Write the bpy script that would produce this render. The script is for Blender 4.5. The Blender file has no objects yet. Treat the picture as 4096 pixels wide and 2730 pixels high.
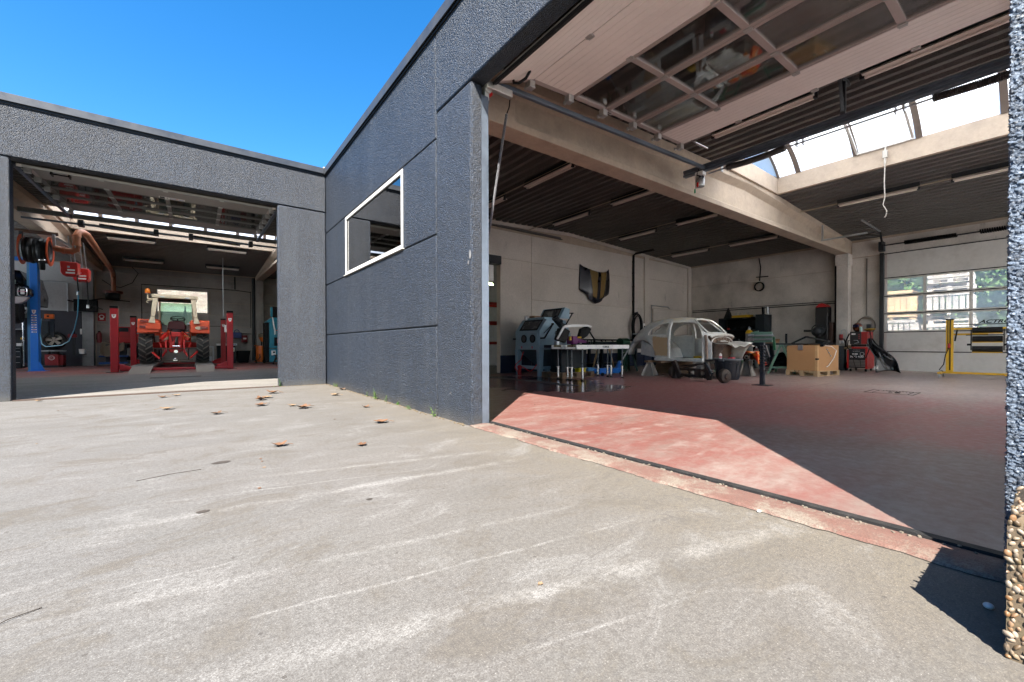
import bpy, bmesh, math, random
from mathutils import Vector as V, Matrix, Quaternion, noise
R = math.radians
random.seed(7)
sc = bpy.context.scene
C = sc.collection
# ------------------------------------------------ camera
cam = bpy.data.cameras.new('camera'); camo = bpy.data.objects.new('camera', cam); C.objects.link(camo)
cam.sensor_width = 36; cam.sensor_fit = 'HORIZONTAL'; cam.lens = 14.638; cam.shift_y = 0.0081
cam.clip_start = 0.05; cam.clip_end = 1000
yaw, pit, rol = 0.64853, -0.010547, -0.0023153
fw = V((math.sin(yaw)*math.cos(pit), math.cos(yaw)*math.cos(pit), math.sin(pit)))
rt = V((math.cos(yaw), -math.sin(yaw), 0)); up = rt.cross(fw)
r2 = rt*math.cos(rol)+up*math.sin(rol); u2 = up*math.cos(rol)-rt*math.sin(rol)
m = Matrix((r2, u2, -fw)).transposed().to_4x4(); m.translation = V((0, 0, 0.88))
camo.matrix_world = m
sc.camera = camo
# ------------------------------------------------ world, sun, exposure
SUN_EL, SUN_AZ = 48.7, 226.5
w = bpy.data.worlds.new('World'); sc.world = w; w.use_nodes = True
nt = w.node_tree; nt.nodes.clear()
sky = nt.nodes.new('ShaderNodeTexSky'); sky.sky_type = 'NISHITA'; sky.sun_disc = False
sky.sun_elevation = R(SUN_EL); sky.sun_rotation = R(SUN_AZ); sky.altitude = 0
sky.air_density = 1.0; sky.dust_density = 0.2; sky.ozone_density = 2.6
hs = nt.nodes.new('ShaderNodeHueSaturation'); hs.inputs['Saturation'].default_value = 1.37; hs.inputs['Value'].default_value = .72
bg = nt.nodes.new('ShaderNodeBackground'); bg.inputs[1].default_value = 0.05
wo = nt.nodes.new('ShaderNodeOutputWorld')
nt.links.new(sky.outputs[0], hs.inputs['Color']); nt.links.new(hs.outputs[0], bg.inputs[0]); nt.links.new(bg.outputs[0], wo.inputs[0])
sl = bpy.data.lights.new('sun', 'SUN'); sl.energy = 2.9; sl.angle = R(0.5); sl.color = (1.0, 0.935, 0.84)
slo = bpy.data.objects.new('sun', sl); C.objects.link(slo)
a = R(SUN_AZ); e = R(SUN_EL)
d = -V((math.sin(a)*math.cos(e), math.cos(a)*math.cos(e), math.sin(e)))
slo.rotation_euler = d.to_track_quat('-Z', 'Y').to_euler(); slo.location = -d*60
sc.view_settings.view_transform = 'Standard'; sc.view_settings.look = 'None'
sc.view_settings.exposure = 3.2; sc.view_settings.gamma = 1; sc.view_settings.use_curve_mapping = False
sc.cycles.max_bounces = 10; sc.cycles.diffuse_bounces = 5; sc.cycles.glossy_bounces = 4
sc.cycles.transmission_bounces = 6; sc.cycles.transparent_max_bounces = 12
sc.cycles.use_denoising = True; sc.cycles.sample_clamp_indirect = 6
sc.cycles.caustics_reflective = False; sc.cycles.caustics_refractive = False

# ------------------------------------------------ materials
def nodes(name):
    m = bpy.data.materials.new(name); m.use_nodes = True; t = m.node_tree; t.nodes.clear()
    o = t.nodes.new('ShaderNodeOutputMaterial'); b = t.nodes.new('ShaderNodeBsdfPrincipled')
    t.links.new(b.outputs[0], o.inputs[0])
    return m, t, b, o
def nd(t, k, **kw):
    n = t.nodes.new('ShaderNode'+k)
    for a, v in kw.items():
        if a.startswith('i_'): n.inputs[a[2:].replace('_', ' ')].default_value = v
        else: setattr(n, a, v)
    return n
def nz(t, vec, scale, detail=4, rough=.6, sc3=None, dist=0):
    if sc3:
        mp = nd(t, 'Mapping'); mp.inputs['Scale'].default_value = sc3; t.links.new(vec, mp.inputs['Vector']); vec = mp.outputs[0]
    n = nd(t, 'TexNoise', i_Scale=scale, i_Detail=detail, i_Roughness=rough, i_Distortion=dist); t.links.new(vec, n.inputs['Vector'])
    return n.outputs['Fac']
def mr(t, f, a, b, c=0, d=1):
    n = nd(t, 'MapRange'); t.links.new(f, n.inputs[0])
    for i, v in enumerate((a, b, c, d)): n.inputs[i+1].default_value = v
    return n.outputs[0]
def c4(c): return (c[0], c[1], c[2], 1)
def mixc(t, f, a, b, mode='MIX'):
    n = nd(t, 'Mix', data_type='RGBA', blend_type=mode)
    if isinstance(f, (int, float)): n.inputs[0].default_value = f
    else: t.links.new(f, n.inputs[0])
    for i, v in ((6, a), (7, b)):
        if isinstance(v, tuple): n.inputs[i].default_value = c4(v)
        else: t.links.new(v, n.inputs[i])
    return n.outputs[2]
def math2(t, op, a, b=None):
    n = nd(t, 'Math', operation=op)
    for i, v in enumerate((a, b)):
        if v is None: continue
        if isinstance(v, (int, float)): n.inputs[i].default_value = v
        else: t.links.new(v, n.inputs[i])
    return n.outputs[0]
def bump(t, b, h, s, dist=.01):
    n = nd(t, 'Bump', i_Strength=s, i_Distance=dist); t.links.new(h, n.inputs['Height']); t.links.new(n.outputs[0], b.inputs['Normal'])
def geo(t): return nd(t, 'NewGeometry').outputs['Position']
def xyz(t, v):
    n = nd(t, 'SeparateXYZ'); t.links.new(v, n.inputs[0]); return n.outputs
MC = {}
def mat(name, col, rough=.5, metal=0, var=.18, scale=6, bmp=0, bs=60, dirt=0, dcol=None, coat=0, spec=.5):
    """painted, plastic or metal surface: colour with blotchy wear, uneven gloss and fine relief"""
    if name in MC: return MC[name]
    m, t, b, o = nodes(name); p = geo(t)
    n1 = nz(t, p, scale, 5); n2 = nz(t, p, scale*9, 3)
    f = mr(t, math2(t, 'ADD', n1, math2(t, 'MULTIPLY', n2, .5)), .45, 1.05)
    lo = tuple(x*(1-var) for x in col); hi = tuple(min(1, x*(1+var)) for x in col)
    cc = mixc(t, f, lo, hi)
    if dirt:
        dn = mr(t, nz(t, p, scale*.6+1.3, 7, .7), .5, .72, 0, dirt)
        cc = mixc(t, dn, cc, dcol or (.06, .05, .04))
    t.links.new(cc, b.inputs['Base Color'])
    t.links.new(mr(t, n1, .3, .7, max(.03, rough-.1), min(1, rough+.12)), b.inputs['Roughness'])
    b.inputs['Metallic'].default_value = metal; b.inputs['Specular IOR Level'].default_value = spec
    if coat: b.inputs['Coat Weight'].default_value = coat; b.inputs['Coat Roughness'].default_value = .08
    if bmp: bump(t, b, nz(t, p, bs, 4), bmp, .004)
    MC[name] = m; return m

# ------------------------------------------------ geometry builder
class MB:
    def __init__(s): s.v = []; s.f = []
    def add(s, vs, fs):
        o = len(s.v); s.v += [tuple(x) for x in vs]; s.f += [tuple(i+o for i in q) for q in fs]; return s
    def box(s, x0, y0, z0, x1, y1, z1):
        return s.add([(x0,y0,z0),(x1,y0,z0),(x1,y1,z0),(x0,y1,z0),(x0,y0,z1),(x1,y0,z1),(x1,y1,z1),(x0,y1,z1)],
                     [(0,3,2,1),(4,5,6,7),(0,1,5,4),(1,2,6,5),(2,3,7,6),(3,0,4,7)])
    def cbox(s, c, sz, rot=None):
        h = [x/2 for x in sz]; q = rot.to_matrix() if rot is not None and not isinstance(rot, Matrix) else rot
        vs = [V((a*h[0], b*h[1], c_*h[2])) for c_ in (-1, 1) for a, b in ((-1,-1),(1,-1),(1,1),(-1,1))]
        if q is not None: vs = [q @ x for x in vs]
        return s.add([x+V(c) for x in vs], [(0,3,2,1),(4,5,6,7),(0,1,5,4),(1,2,6,5),(2,3,7,6),(3,0,4,7)])
    def bar(s, p0, p1, w, h=None, upv=(0,0,1), w1=None, h1=None):
        p0, p1 = V(p0), V(p1); h = h or w; w1 = w1 or w; h1 = h1 or h; d = (p1-p0).normalized(); u = V(upv)
        if abs(d.dot(u)) > .98: u = V((0,1,0)) if abs(d.y) < .9 else V((1,0,0))
        x = d.cross(u).normalized(); y = x.cross(d)
        vs = []
        for p, a, b in ((p0, w, h), (p1, w1, h1)):
            vs += [p-x*a/2-y*b/2, p+x*a/2-y*b/2, p+x*a/2+y*b/2, p-x*a/2+y*b/2]
        return s.add(vs, [(0,3,2,1),(4,5,6,7),(0,1,5,4),(1,2,6,5),(2,3,7,6),(3,0,4,7)])
    def lathe(s, prof, o=(0,0,0), ax=(0,0,1), n=16, cap=True):
        o = V(o); ax = V(ax).normalized(); u = ax.orthogonal().normalized(); w = ax.cross(u)
        vs = []; fs = []
        for r, h in prof:
            for k in range(n):
                t = 2*math.pi*k/n; vs.append(o+ax*h+(u*math.cos(t)+w*math.sin(t))*r)
        for i in range(len(prof)-1):
            for k in range(n): fs.append((i*n+k, i*n+(k+1)%n, (i+1)*n+(k+1)%n, (i+1)*n+k))
        if cap: fs.append(tuple(range(n))[::-1]); fs.append(tuple((len(prof)-1)*n+k for k in range(n)))
        return s.add(vs, fs)
    def cyl(s, p0, p1, r, r1=None, n=12):
        p0, p1 = V(p0), V(p1); L = (p1-p0).length
        return s.lathe([(r, 0), (r1 if r1 is not None else r, L)], p0, p1-p0, n)
    def ring(s, c, ax, r0, r1, h, n=20):
        return s.lathe([(r0, -h/2), (r1, -h/2), (r1, h/2), (r0, h/2), (r0, -h/2)], c, ax, n, cap=False)
    def torus(s, c, ax, Rr, r, n=20, k=6):
        return s.lathe([(Rr+r*math.cos(2*math.pi*i/k), r*math.sin(2*math.pi*i/k)) for i in range(k+1)], c, ax, n, cap=False)
    def tube(s, pts, r, n=6, r1=None):
        pts = [V(p) for p in pts]; vs = []; fs = []; u = None; N = len(pts)
        for i, p in enumerate(pts):
            d = (pts[min(i+1, N-1)]-pts[max(i-1, 0)]).normalized()
            u = d.orthogonal().normalized() if u is None else (u-d*u.dot(d)).normalized()
            w = d.cross(u); rr = r if r1 is None else r+(r1-r)*i/(N-1)
            for k in range(n):
                t = 2*math.pi*k/n; vs.append(p+(u*math.cos(t)+w*math.sin(t))*rr)
        for i in range(N-1):
            for k in range(n): fs.append((i*n+k, i*n+(k+1)%n, (i+1)*n+(k+1)%n, (i+1)*n+k))
        fs.append(tuple(range(n))[::-1]); fs.append(tuple((N-1)*n+k for k in range(n)))
        return s.add(vs, fs)
    def prism(s, pts, ax, a0, a1):
        f = {'x': lambda a, p: (a, p[0], p[1]), 'y': lambda a, p: (p[0], a, p[1]), 'z': lambda a, p: (p[0], p[1], a)}[ax]
        n = len(pts); vs = [f(a0, p) for p in pts]+[f(a1, p) for p in pts]
        return s.add(vs, [tuple(range(n))[::-1], tuple(range(n, 2*n))]+[(k, (k+1) % n, n+(k+1) % n, n+k) for k in range(n)])
    def ball(s, c, r, n=12, k=8):
        r = (r, r, r) if isinstance(r, (int, float)) else r; vs = []; fs = []
        for i in range(1, k):
            a = math.pi*i/k
            for j in range(n):
                b = 2*math.pi*j/n; vs.append((c[0]+r[0]*math.sin(a)*math.cos(b), c[1]+r[1]*math.sin(a)*math.sin(b), c[2]+r[2]*math.cos(a)))
        for i in range(k-2):
            for j in range(n): fs.append((i*n+j, i*n+(j+1)%n, (i+1)*n+(j+1)%n, (i+1)*n+j))
        vs += [(c[0], c[1], c[2]+r[2]), (c[0], c[1], c[2]-r[2])]; T = len(vs)-2
        fs += [(T, (j+1)%n, j) for j in range(n)]+[(T+1, (k-2)*n+j, (k-2)*n+(j+1)%n) for j in range(n)]
        return s.add(vs, fs)
    def loft(s, rings, cap=True):
        n = len(rings[0]); vs = [p for r in rings for p in r]; fs = []
        for i in range(len(rings)-1):
            for k in range(n): fs.append((i*n+k, i*n+(k+1)%n, (i+1)*n+(k+1)%n, (i+1)*n+k))
        if cap: fs += [tuple(range(n))[::-1], tuple((len(rings)-1)*n+k for k in range(n))]
        return s.add(vs, fs)
    def grid(s, f, nu, nv, keep=None):
        vs = [f(i/nu, j/nv) for i in range(nu+1) for j in range(nv+1)]; fs = []
        for i in range(nu):
            for j in range(nv):
                q = (i*(nv+1)+j, (i+1)*(nv+1)+j, (i+1)*(nv+1)+j+1, i*(nv+1)+j+1)
                if keep is None or keep(sum((V(vs[k]) for k in q), V())/4): fs.append(q)
        return s.add(vs, fs)
    def mesh(s, name, smooth=True, recalc=True):
        me = bpy.data.meshes.new(name); me.from_pydata(s.v, [], s.f); me.validate()
        if recalc:
            b = bmesh.new(); b.from_mesh(me); bmesh.ops.recalc_face_normals(b, faces=b.faces); b.to_mesh(me); b.free()
        if smooth:
            me.polygons.foreach_set('use_smooth', [True]*len(me.polygons)); me.set_sharp_from_angle(angle=R(38))
        return me
    def build(s, name, m, parent=None, bev=0, solid=0, smooth=True, kind=None, label=None, recalc=True):
        me = s.mesh(name, smooth, recalc); me.materials.append(m)
        o = bpy.data.objects.new(name, me); C.objects.link(o)
        if parent is not None: o.parent = parent
        if solid: q = o.modifiers.new('thick', 'SOLIDIFY'); q.thickness = solid; q.offset = 0
        if bev: q = o.modifiers.new('bevel', 'BEVEL'); q.width = bev; q.segments = 2; q.limit_method = 'ANGLE'; q.angle_limit = R(40)
        if kind: o['kind'] = kind
        if label: o['label'] = label
        return o
def tag(o, label, cat, group=None):
    o['label'] = label; o['category'] = cat
    if group: o['group'] = group
    return o
def thing(name, label, cat, group=None):
    o = bpy.data.objects.new(name, None); C.objects.link(o); o.empty_display_size = .2
    return tag(o, label, cat, group)
def rebase(t, loc=None):
    """shift a thing built in world coordinates so that its origin lies at its base"""
    ms = []; obs = []
    def walk(o):
        obs.append(o)
        for c in o.children: walk(c)
    walk(t)
    if loc is None:
        ps = [o.matrix_basis @ V(b) for o in obs if o.type == 'MESH' for b in o.bound_box]
        lo = [min(p[i] for p in ps) for i in range(3)]; hi = [max(p[i] for p in ps) for i in range(3)]
        loc = V(((lo[0]+hi[0])/2, (lo[1]+hi[1])/2, lo[2]))
    loc = V(loc); done = set()
    for o in obs:
        if o.type == 'MESH' and o.matrix_basis == Matrix():
            if o.data.name not in done: o.data.transform(Matrix.Translation(-loc)); done.add(o.data.name)
        elif o is not t and (o.parent is t): o.location = V(o.location)-loc
    t.location = loc
    return t
def copy_tree(o, parent=None):
    c = o.copy(); C.objects.link(c)
    if parent is not None: c.parent = parent; c.matrix_parent_inverse = o.matrix_parent_inverse
    for ch in o.children: copy_tree(ch, c)
    return c
def dup(o, loc, rz=None, label=None, sc_=None):
    c = copy_tree(o); c.location = loc
    if rz is not None: c.rotation_euler = (0, 0, rz)
    if label: c['label'] = label
    if sc_: c.scale = sc_
    return c
def text(s, size, m, parent, origin, right, upv, name='lettering', ext=.001, shear=0, sx=1, bold=0):
    cu = bpy.data.curves.new(name, 'FONT'); cu.body = s; cu.size = size; cu.extrude = ext; cu.shear = shear; cu.offset = bold
    to = bpy.data.objects.new(name, cu); C.objects.link(to)
    dg = bpy.context.evaluated_depsgraph_get(); dg.update()
    me = bpy.data.meshes.new_from_object(to.evaluated_get(dg)); bpy.data.objects.remove(to)
    r = V(right).normalized(); u = V(upv).normalized(); n = r.cross(u)
    mx = Matrix((r*sx, u, n)).transposed().to_4x4(); mx.translation = V(origin)
    me.transform(mx); me.materials.clear(); me.materials.append(m)
    o = bpy.data.objects.new(name, me); C.objects.link(o)
    if parent is not None: o.parent = parent
    return o
def ceil_r(x): return 4.78-.04*abs(x-10.4)
def ceil_l(y): return 4.78-.04*abs(y-18.0)

# shared materials
steel = mat('galvanised steel', (.42, .44, .46), .42, .85, .2, 8)
dsteel = mat('dark steel', (.035, .038, .042), .5, .5, .3, 8)
chrome = mat('bright plated steel', (.7, .7, .7), .2, 1, .1, 8)
black = mat('black plastic', (.006, .006, .0065), .5, 0, .3, 8, spec=.22)
blackgl = mat('gloss black paint', (.005, .005, .0065), .2, 0, .3, 4, coat=.3, spec=.35)
rubber = mat('black rubber', (.011, .011, .0115), .75, 0, .3, 10, .4, 80, .4, (.05, .045, .04), spec=.25)
white = mat('white paint', (.82, .81, .78), .4, 0, .06, 5, 0, 60, .12, (.3, .27, .23))
concrete = mat('raw concrete', (.43, .345, .265), .85, 0, .16, 2.2, .5, 45, .35, (.2, .17, .14))
wood = mat('pale pallet wood', (.42, .29, .16), .75, 0, .25, 7, .3, 40, .3, (.2, .14, .08))
oldwood = mat('weathered brown wood', (.19, .12, .07), .8, 0, .35, 6, .4, 40, .4, (.06, .04, .03))
redp = mat('red paint', (.40, .012, .012), .4, 0, .2, 5, 0, 60, .25, (.08, .02, .02))
orangep = mat('orange paint', (.62, .12, .015), .4, 0, .15, 5, 0, 60, .2, (.2, .05, .02))
yellowp = mat('yellow paint', (.62, .36, .01), .42, 0, .12, 5, 0, 60, .2, (.25, .16, .04))
greenp = mat('pale green paint', (.15, .28, .2), .5, 0, .2, 6, 0, 60, .5, (.28, .24, .19))
bluep = mat('blue paint', (.015, .14, .5), .4, 0, .12, 4, 0, 60, .15, (.02, .06, .15))
# ================================================= setting materials
def stucco(name='dark blue grey roughcast', lo=(.0012, .0024, .0052), hi=(.0155, .0255, .044), spc=(.08, .11, .16)):
    m, t, b, o = nodes(name); p = geo(t)
    vo = nd(t, 'TexVoronoi', feature='F1', i_Scale=85); t.links.new(p, vo.inputs['Vector'])
    vb = nd(t, 'TexVoronoi', feature='F1', i_Scale=38); t.links.new(p, vb.inputs['Vector'])
    n1 = nz(t, p, 46, 5, .75); n2 = nz(t, p, 1.1, 5); n3 = nz(t, p, 130, 3, .7)
    rc = nd(t, 'SeparateColor'); t.links.new(vo.outputs['Color'], rc.inputs[0]); rb = nd(t, 'SeparateColor'); t.links.new(vb.outputs['Color'], rb.inputs[0])
    k = math2(t, 'ADD', math2(t, 'MULTIPLY', rc.outputs[0], .55), math2(t, 'ADD', math2(t, 'MULTIPLY', rb.outputs[1], .42), math2(t, 'MULTIPLY', n3, .75)))
    c = mixc(t, mr(t, k, .52, 1.15), lo, hi)
    c = mixc(t, mr(t, n2, .38, .7, .0, .35), c, (.008, .010, .014))
    spk = math2(t, 'MULTIPLY', mr(t, rc.outputs[1], .88, .93), mr(t, vo.outputs['Distance'], .45, .25))
    c = mixc(t, spk, c, spc)
    zz_ = xyz(t, p)[2]; c = mixc(t, math2(t, 'MULTIPLY', mr(t, zz_, .0, .16, .55, 0), mr(t, n2, .3, .6)), c, (.075, .066, .052))
    c = mixc(t, mr(t, nz(t, p, 2.2, 6, .7, (1, 1, .12)), .52, .78, 0, .4), c, (.045, .052, .062))
    c = mixc(t, mr(t, nz(t, p, 3.1, 6, .7, (1, 1, .10)), .56, .74, 0, .55), c, (.006, .008, .012))
    t.links.new(c, b.inputs['Base Color']); b.inputs['Roughness'].default_value = .45
    g = math2(t, 'SUBTRACT', math2(t, 'ADD', n1, math2(t, 'MULTIPLY', n3, .5)), math2(t, 'MULTIPLY', vo.outputs['Distance'], .8))
    bump(t, b, g, 1.0, .015)
    return m
def inwall(name, col, dado=None, dadoz=.56, grime=.5):
    m, t, b, o = nodes(name); p = geo(t); s = xyz(t, p)
    n1 = nz(t, p, .7, 7, .65); n2 = nz(t, p, 30, 4, .7); n3 = nz(t, p, 2.5, 6, .7, (1, 1, .35))
    c = mixc(t, mr(t, n2, .3, .75), tuple(x*.86 for x in col), tuple(min(1, x*1.1) for x in col))
    c = mixc(t, mr(t, n1, .42, .75, 0, grime), c, tuple(x*.42 for x in col))
    c = mixc(t, mr(t, n3, .62, .72, 0, .55), c, tuple(x*.3 for x in col))
    if dado:
        e = mr(t, math2(t, 'ADD', s[2], math2(t, 'MULTIPLY', n2, .012)), dadoz, dadoz+.006, 1, 0)
        c = mixc(t, e, c, dado)
    t.links.new(c, b.inputs['Base Color']); b.inputs['Roughness'].default_value = .85
    bump(t, b, n2, .5, .006)
    return m
def yard_mat():
    m, t, b, o = nodes('yard concrete'); p = geo(t); s = xyz(t, p)
    big = nz(t, p, .55, 6, .62, (.55, 1.6, 1)); st = nz(t, p, 1.6, 6, .65, (.28, 2.2, 1), .4); mid = nz(t, p, 5, 6, .68)
    gr = nz(t, p, 170, 3, .75); gr2 = nz(t, p, 420, 2, .6)
    c = mixc(t, mr(t, big, .34, .68), (.074, .071, .064), (.128, .126, .121))
    c = mixc(t, mr(t, st, .48, .74, 0, .38), c, (.175, .173, .169))
    c = mixc(t, mr(t, st, .43, .27, 0, .45), c, (.060, .055, .047))
    c = mixc(t, mr(t, mid, .47, .68, 0, .6), c, (.082, .075, .064))
    # pale scuffed tyre arcs
    for (x0, y0, x1, y1, wd, k) in ((-.4, 2.76, 2.3, 2.48, .035, .75), (.08, 1.33, 3.1, .58, .045, .8), (-.6, 2.0, 1.9, 1.55, .02, .45), (.3, 3.25, 2.3, 2.75, .03, .5), (-.1, 1.62, 2.1, 1.22, .008, .8), (-1.2, 2.15, .6, 1.98, .007, .7), (.5, .98, 1.6, .72, .006, .8), (-.2, 3.05, 1.6, 2.66, .008, .6), (1.0, 1.5, 1.35, .95, .008, .6), (1.3, .85, 1.75, .55, .01, .6)):
        L = math.hypot(x1-x0, y1-y0); dx, dy = (x1-x0)/L, (y1-y0)/L
        dd = math2(t, 'ADD', math2(t, 'MULTIPLY', math2(t, 'SUBTRACT', s[0], x0), -dy), math2(t, 'MULTIPLY', math2(t, 'SUBTRACT', s[1], y0), dx))
        dd = math2(t, 'ABSOLUTE', math2(t, 'ADD', dd, math2(t, 'MULTIPLY', math2(t, 'SUBTRACT', mid, .5), .05)))
        al = math2(t, 'ADD', math2(t, 'MULTIPLY', math2(t, 'SUBTRACT', s[0], x0), dx), math2(t, 'MULTIPLY', math2(t, 'SUBTRACT', s[1], y0), dy))
        f = math2(t, 'MULTIPLY', mr(t, dd, wd*.25, wd*1.5, k, 0), math2(t, 'MULTIPLY', mr(t, al, -.3, .5), mr(t, al, L+.1, L-.8)))
        f = math2(t, 'MULTIPLY', f, mr(t, nz(t, p, 3.5, 5, .75), .36, .6))
        c = mixc(t, f, c, (.30, .297, .288))
    # casting joint running across the slab
    jl = math2(t, 'ABSOLUTE', math2(t, 'SUBTRACT', math2(t, 'SUBTRACT', s[1], math2(t, 'MULTIPLY', s[0], .065)), 4.49))
    jm = mr(t, math2(t, 'ADD', jl, math2(t, 'MULTIPLY', mid, .006)), .005, .011, .75, 0)
    c = mixc(t, jm, c, (.12, .11, .1))
    # greenish damp edge along the wall on the right
    edge = mr(t, math2(t, 'ADD', s[0], math2(t, 'MULTIPLY', math2(t, 'SUBTRACT', mid, .5), 1.5)), 1.5, 2.35, 0, .55)
    c = mixc(t, edge, c, (0.125, 0.103, 0.066))
    # browner wear towards the right doorway, cooler and paler to the left
    side = mr(t, math2(t, 'ADD', s[0], math2(t, 'MULTIPLY', math2(t, 'SUBTRACT', big, .5), 3.0)), -.6, 2.2)
    c = mixc(t, side, mixc(t, .28, c, (.158, .161, .166)), mixc(t, .34, c, (.105, .086, .063)))
    # worn blotches and hairline cracks
    blot = nz(t, p, 2.3, 8, .72, (.8, 1.3, 1), .8)
    c = mixc(t, mr(t, blot, .52, .62, 0, .75), c, (.078, .068, .053))
    c = mixc(t, mr(t, blot, .45, .33, 0, .45), c, (.225, .223, .218))
    ck = nd(t, 'TexVoronoi', feature='DISTANCE_TO_EDGE', i_Scale=.42); wv = nd(t, 'Mapping'); t.links.new(p, wv.inputs['Vector']); wn = nd(t, 'TexNoise', i_Scale=2.2, i_Detail=6); t.links.new(p, wn.inputs['Vector']); wa_ = nd(t, 'VectorMath', operation='ADD'); t.links.new(p, wa_.inputs[0]); t.links.new(wn.outputs['Color'], wa_.inputs[1]); t.links.new(wa_.outputs[0], ck.inputs['Vector'])
    c = mixc(t, math2(t, 'MULTIPLY', mr(t, ck.outputs['Distance'], .0015, .004, .55, 0), mr(t, big, .45, .55)), c, (.06, .055, .05))
    # dark drips
    vo = nd(t, 'TexVoronoi', i_Scale=2.6); t.links.new(p, vo.inputs['Vector'])
    c = mixc(t, mr(t, math2(t, 'ADD', vo.outputs['Distance'], math2(t, 'MULTIPLY', mid, .06)), .05, .062, .75, 0), c, (.07, .06, .055))
    v2 = nd(t, 'TexVoronoi', i_Scale=7.5); t.links.new(p, v2.inputs['Vector'])
    c = mixc(t, mr(t, math2(t, 'ADD', v2.outputs['Distance'], math2(t, 'MULTIPLY', gr, .05)), .07, .085, .8, 0), c, (.03, .026, .022))
    c = mixc(t, mr(t, gr, .34, .60, .1, 1), (0.055, 0.049, 0.044), c)
    c = mixc(t, mr(t, gr, .62, .72, 0, .6), c, (0.359, 0.343, 0.320))
    c = mixc(t, mr(t, gr2, .34, .26, 0, .6), c, (.06, .056, .054))
    g4 = nz(t, p, 48, 4, .75)
    c = mixc(t, mr(t, g4, .36, .56, .42, 1), (.045, .041, .037), c)
    t.links.new(c, b.inputs['Base Color'])
    b.inputs['Roughness'].default_value = .78
    bump(t, b, math2(t, 'ADD', gr, math2(t, 'MULTIPLY', mid, .4)), .55, .004)
    return m
def floor_r():
    m, t, b, o = nodes('worn red floor paint'); p = geo(t); s = xyz(t, p)
    big = nz(t, p, .45, 6, .62, (.7, 1.3, 1)); mid = nz(t, p, 1.7, 7, .7, (.6, 1.6, 1), .5); fine = nz(t, p, 14, 5, .75); gr = nz(t, p, 160, 2)
    redness = math2(t, 'ADD', mr(t, s[0], 6, 13, .11, -.24), mr(t, s[1], .5, 5.5, -.06, .17))
    redness = math2(t, 'ADD', redness, math2(t, 'MULTIPLY', mr(t, s[0], 4.6, 5.2), mr(t, s[0], 7.5, 11.0, .17, 0)))
    base = mixc(t, mr(t, math2(t, 'ADD', s[0], math2(t, 'MULTIPLY', math2(t, 'SUBTRACT', mid, .5), 6)), 5.5, 11), mixc(t, mr(t, big, .35, .65), (.105, .078, .068), (.175, .14, .124)), mixc(t, mr(t, big, .35, .65), (.28, .22, .19), (.40, .325, .285)))  # tan concrete further in, also lightened to lift the shaded floor
    f = mr(t, math2(t, 'ADD', math2(t, 'ADD', mid, math2(t, 'MULTIPLY', math2(t, 'SUBTRACT', fine, .5), .7)), redness), .38, .74, .06, .74)
    redc = mixc(t, mr(t, s[0], 4.6, 5.2), (.118, .032, .026), (.25, .055, .05))  # red made brighter beyond the sunlit patch, light put into the colour
    c = mixc(t, f, base, redc)
    c = mixc(t, mr(t, nz(t, p, 3.2, 6, .75, (.6, 1.5, 1)), .52, .68, 0, .6), c, (.185, .155, .14))
    c = mixc(t, mr(t, fine, .62, .72, 0, .35), c, (.24, .20, .18))
    c = mixc(t, mr(t, nz(t, p, .8, 5, .6, (1, .5, 1)), .58, .8, 0, .55), c, (.13, .09, .08))
    # saw cut joints
    for ax, k in ((1, 3.1), (0, 8.3), (0, 13.0), (1, 7.2)):
        j = math2(t, 'ABSOLUTE', math2(t, 'SUBTRACT', s[ax], k)); c = mixc(t, mr(t, j, .006, .012, .7, 0), c, (.07, .05, .05))
    wx = math2(t, 'DIVIDE', math2(t, 'SUBTRACT', s[0], 6.2), 1.55); wy = math2(t, 'DIVIDE', math2(t, 'SUBTRACT', s[1], 7.3), 2.3)
    wd = math2(t, 'ADD', math2(t, 'ADD', math2(t, 'MULTIPLY', wx, wx), math2(t, 'MULTIPLY', wy, wy)), math2(t, 'MULTIPLY', math2(t, 'SUBTRACT', mid, .5), 3.2))
    wet = mr(t, math2(t, 'ADD', wd, math2(t, 'MULTIPLY', fine, .25)), .95, 1.2, 1, 0)
    c = mixc(t, wet, c, mixc(t, .55, c, (.02, .012, .012)))
    t.links.new(c, b.inputs['Base Color'])
    t.links.new(math2(t, 'ADD', math2(t, 'MULTIPLY', wet, -.2), mr(t, fine, .3, .7, .32, .48)), b.inputs['Roughness'])
    bump(t, b, math2(t, 'ADD', fine, gr), .12, .002)
    return m
def floor_l():
    m, t, b, o = nodes('grey workshop floor'); p = geo(t); s = xyz(t, p)
    mid = nz(t, p, 1.1, 7, .7, (.6, 1.6, 1)); fine = nz(t, p, 14, 5, .7)
    c = mixc(t, mr(t, mid, .35, .7), (.10, .094, .085), (.18, .17, .156))
    red = math2(t, 'MULTIPLY', mr(t, s[1], 16.6, 18.4), mr(t, math2(t, 'ADD', mid, math2(t, 'MULTIPLY', fine, .3)), .55, .75))
    c = mixc(t, red, c, (.28, .05, .04))
    c = mixc(t, mr(t, fine, .62, .8, 0, .4), c, (.1, .09, .085))
    t.links.new(c, b.inputs['Base Color']); t.links.new(mr(t, fine, .3, .7, .45, .65), b.inputs['Roughness'])
    bump(t, b, fine, .15, .002)
    return m
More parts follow.
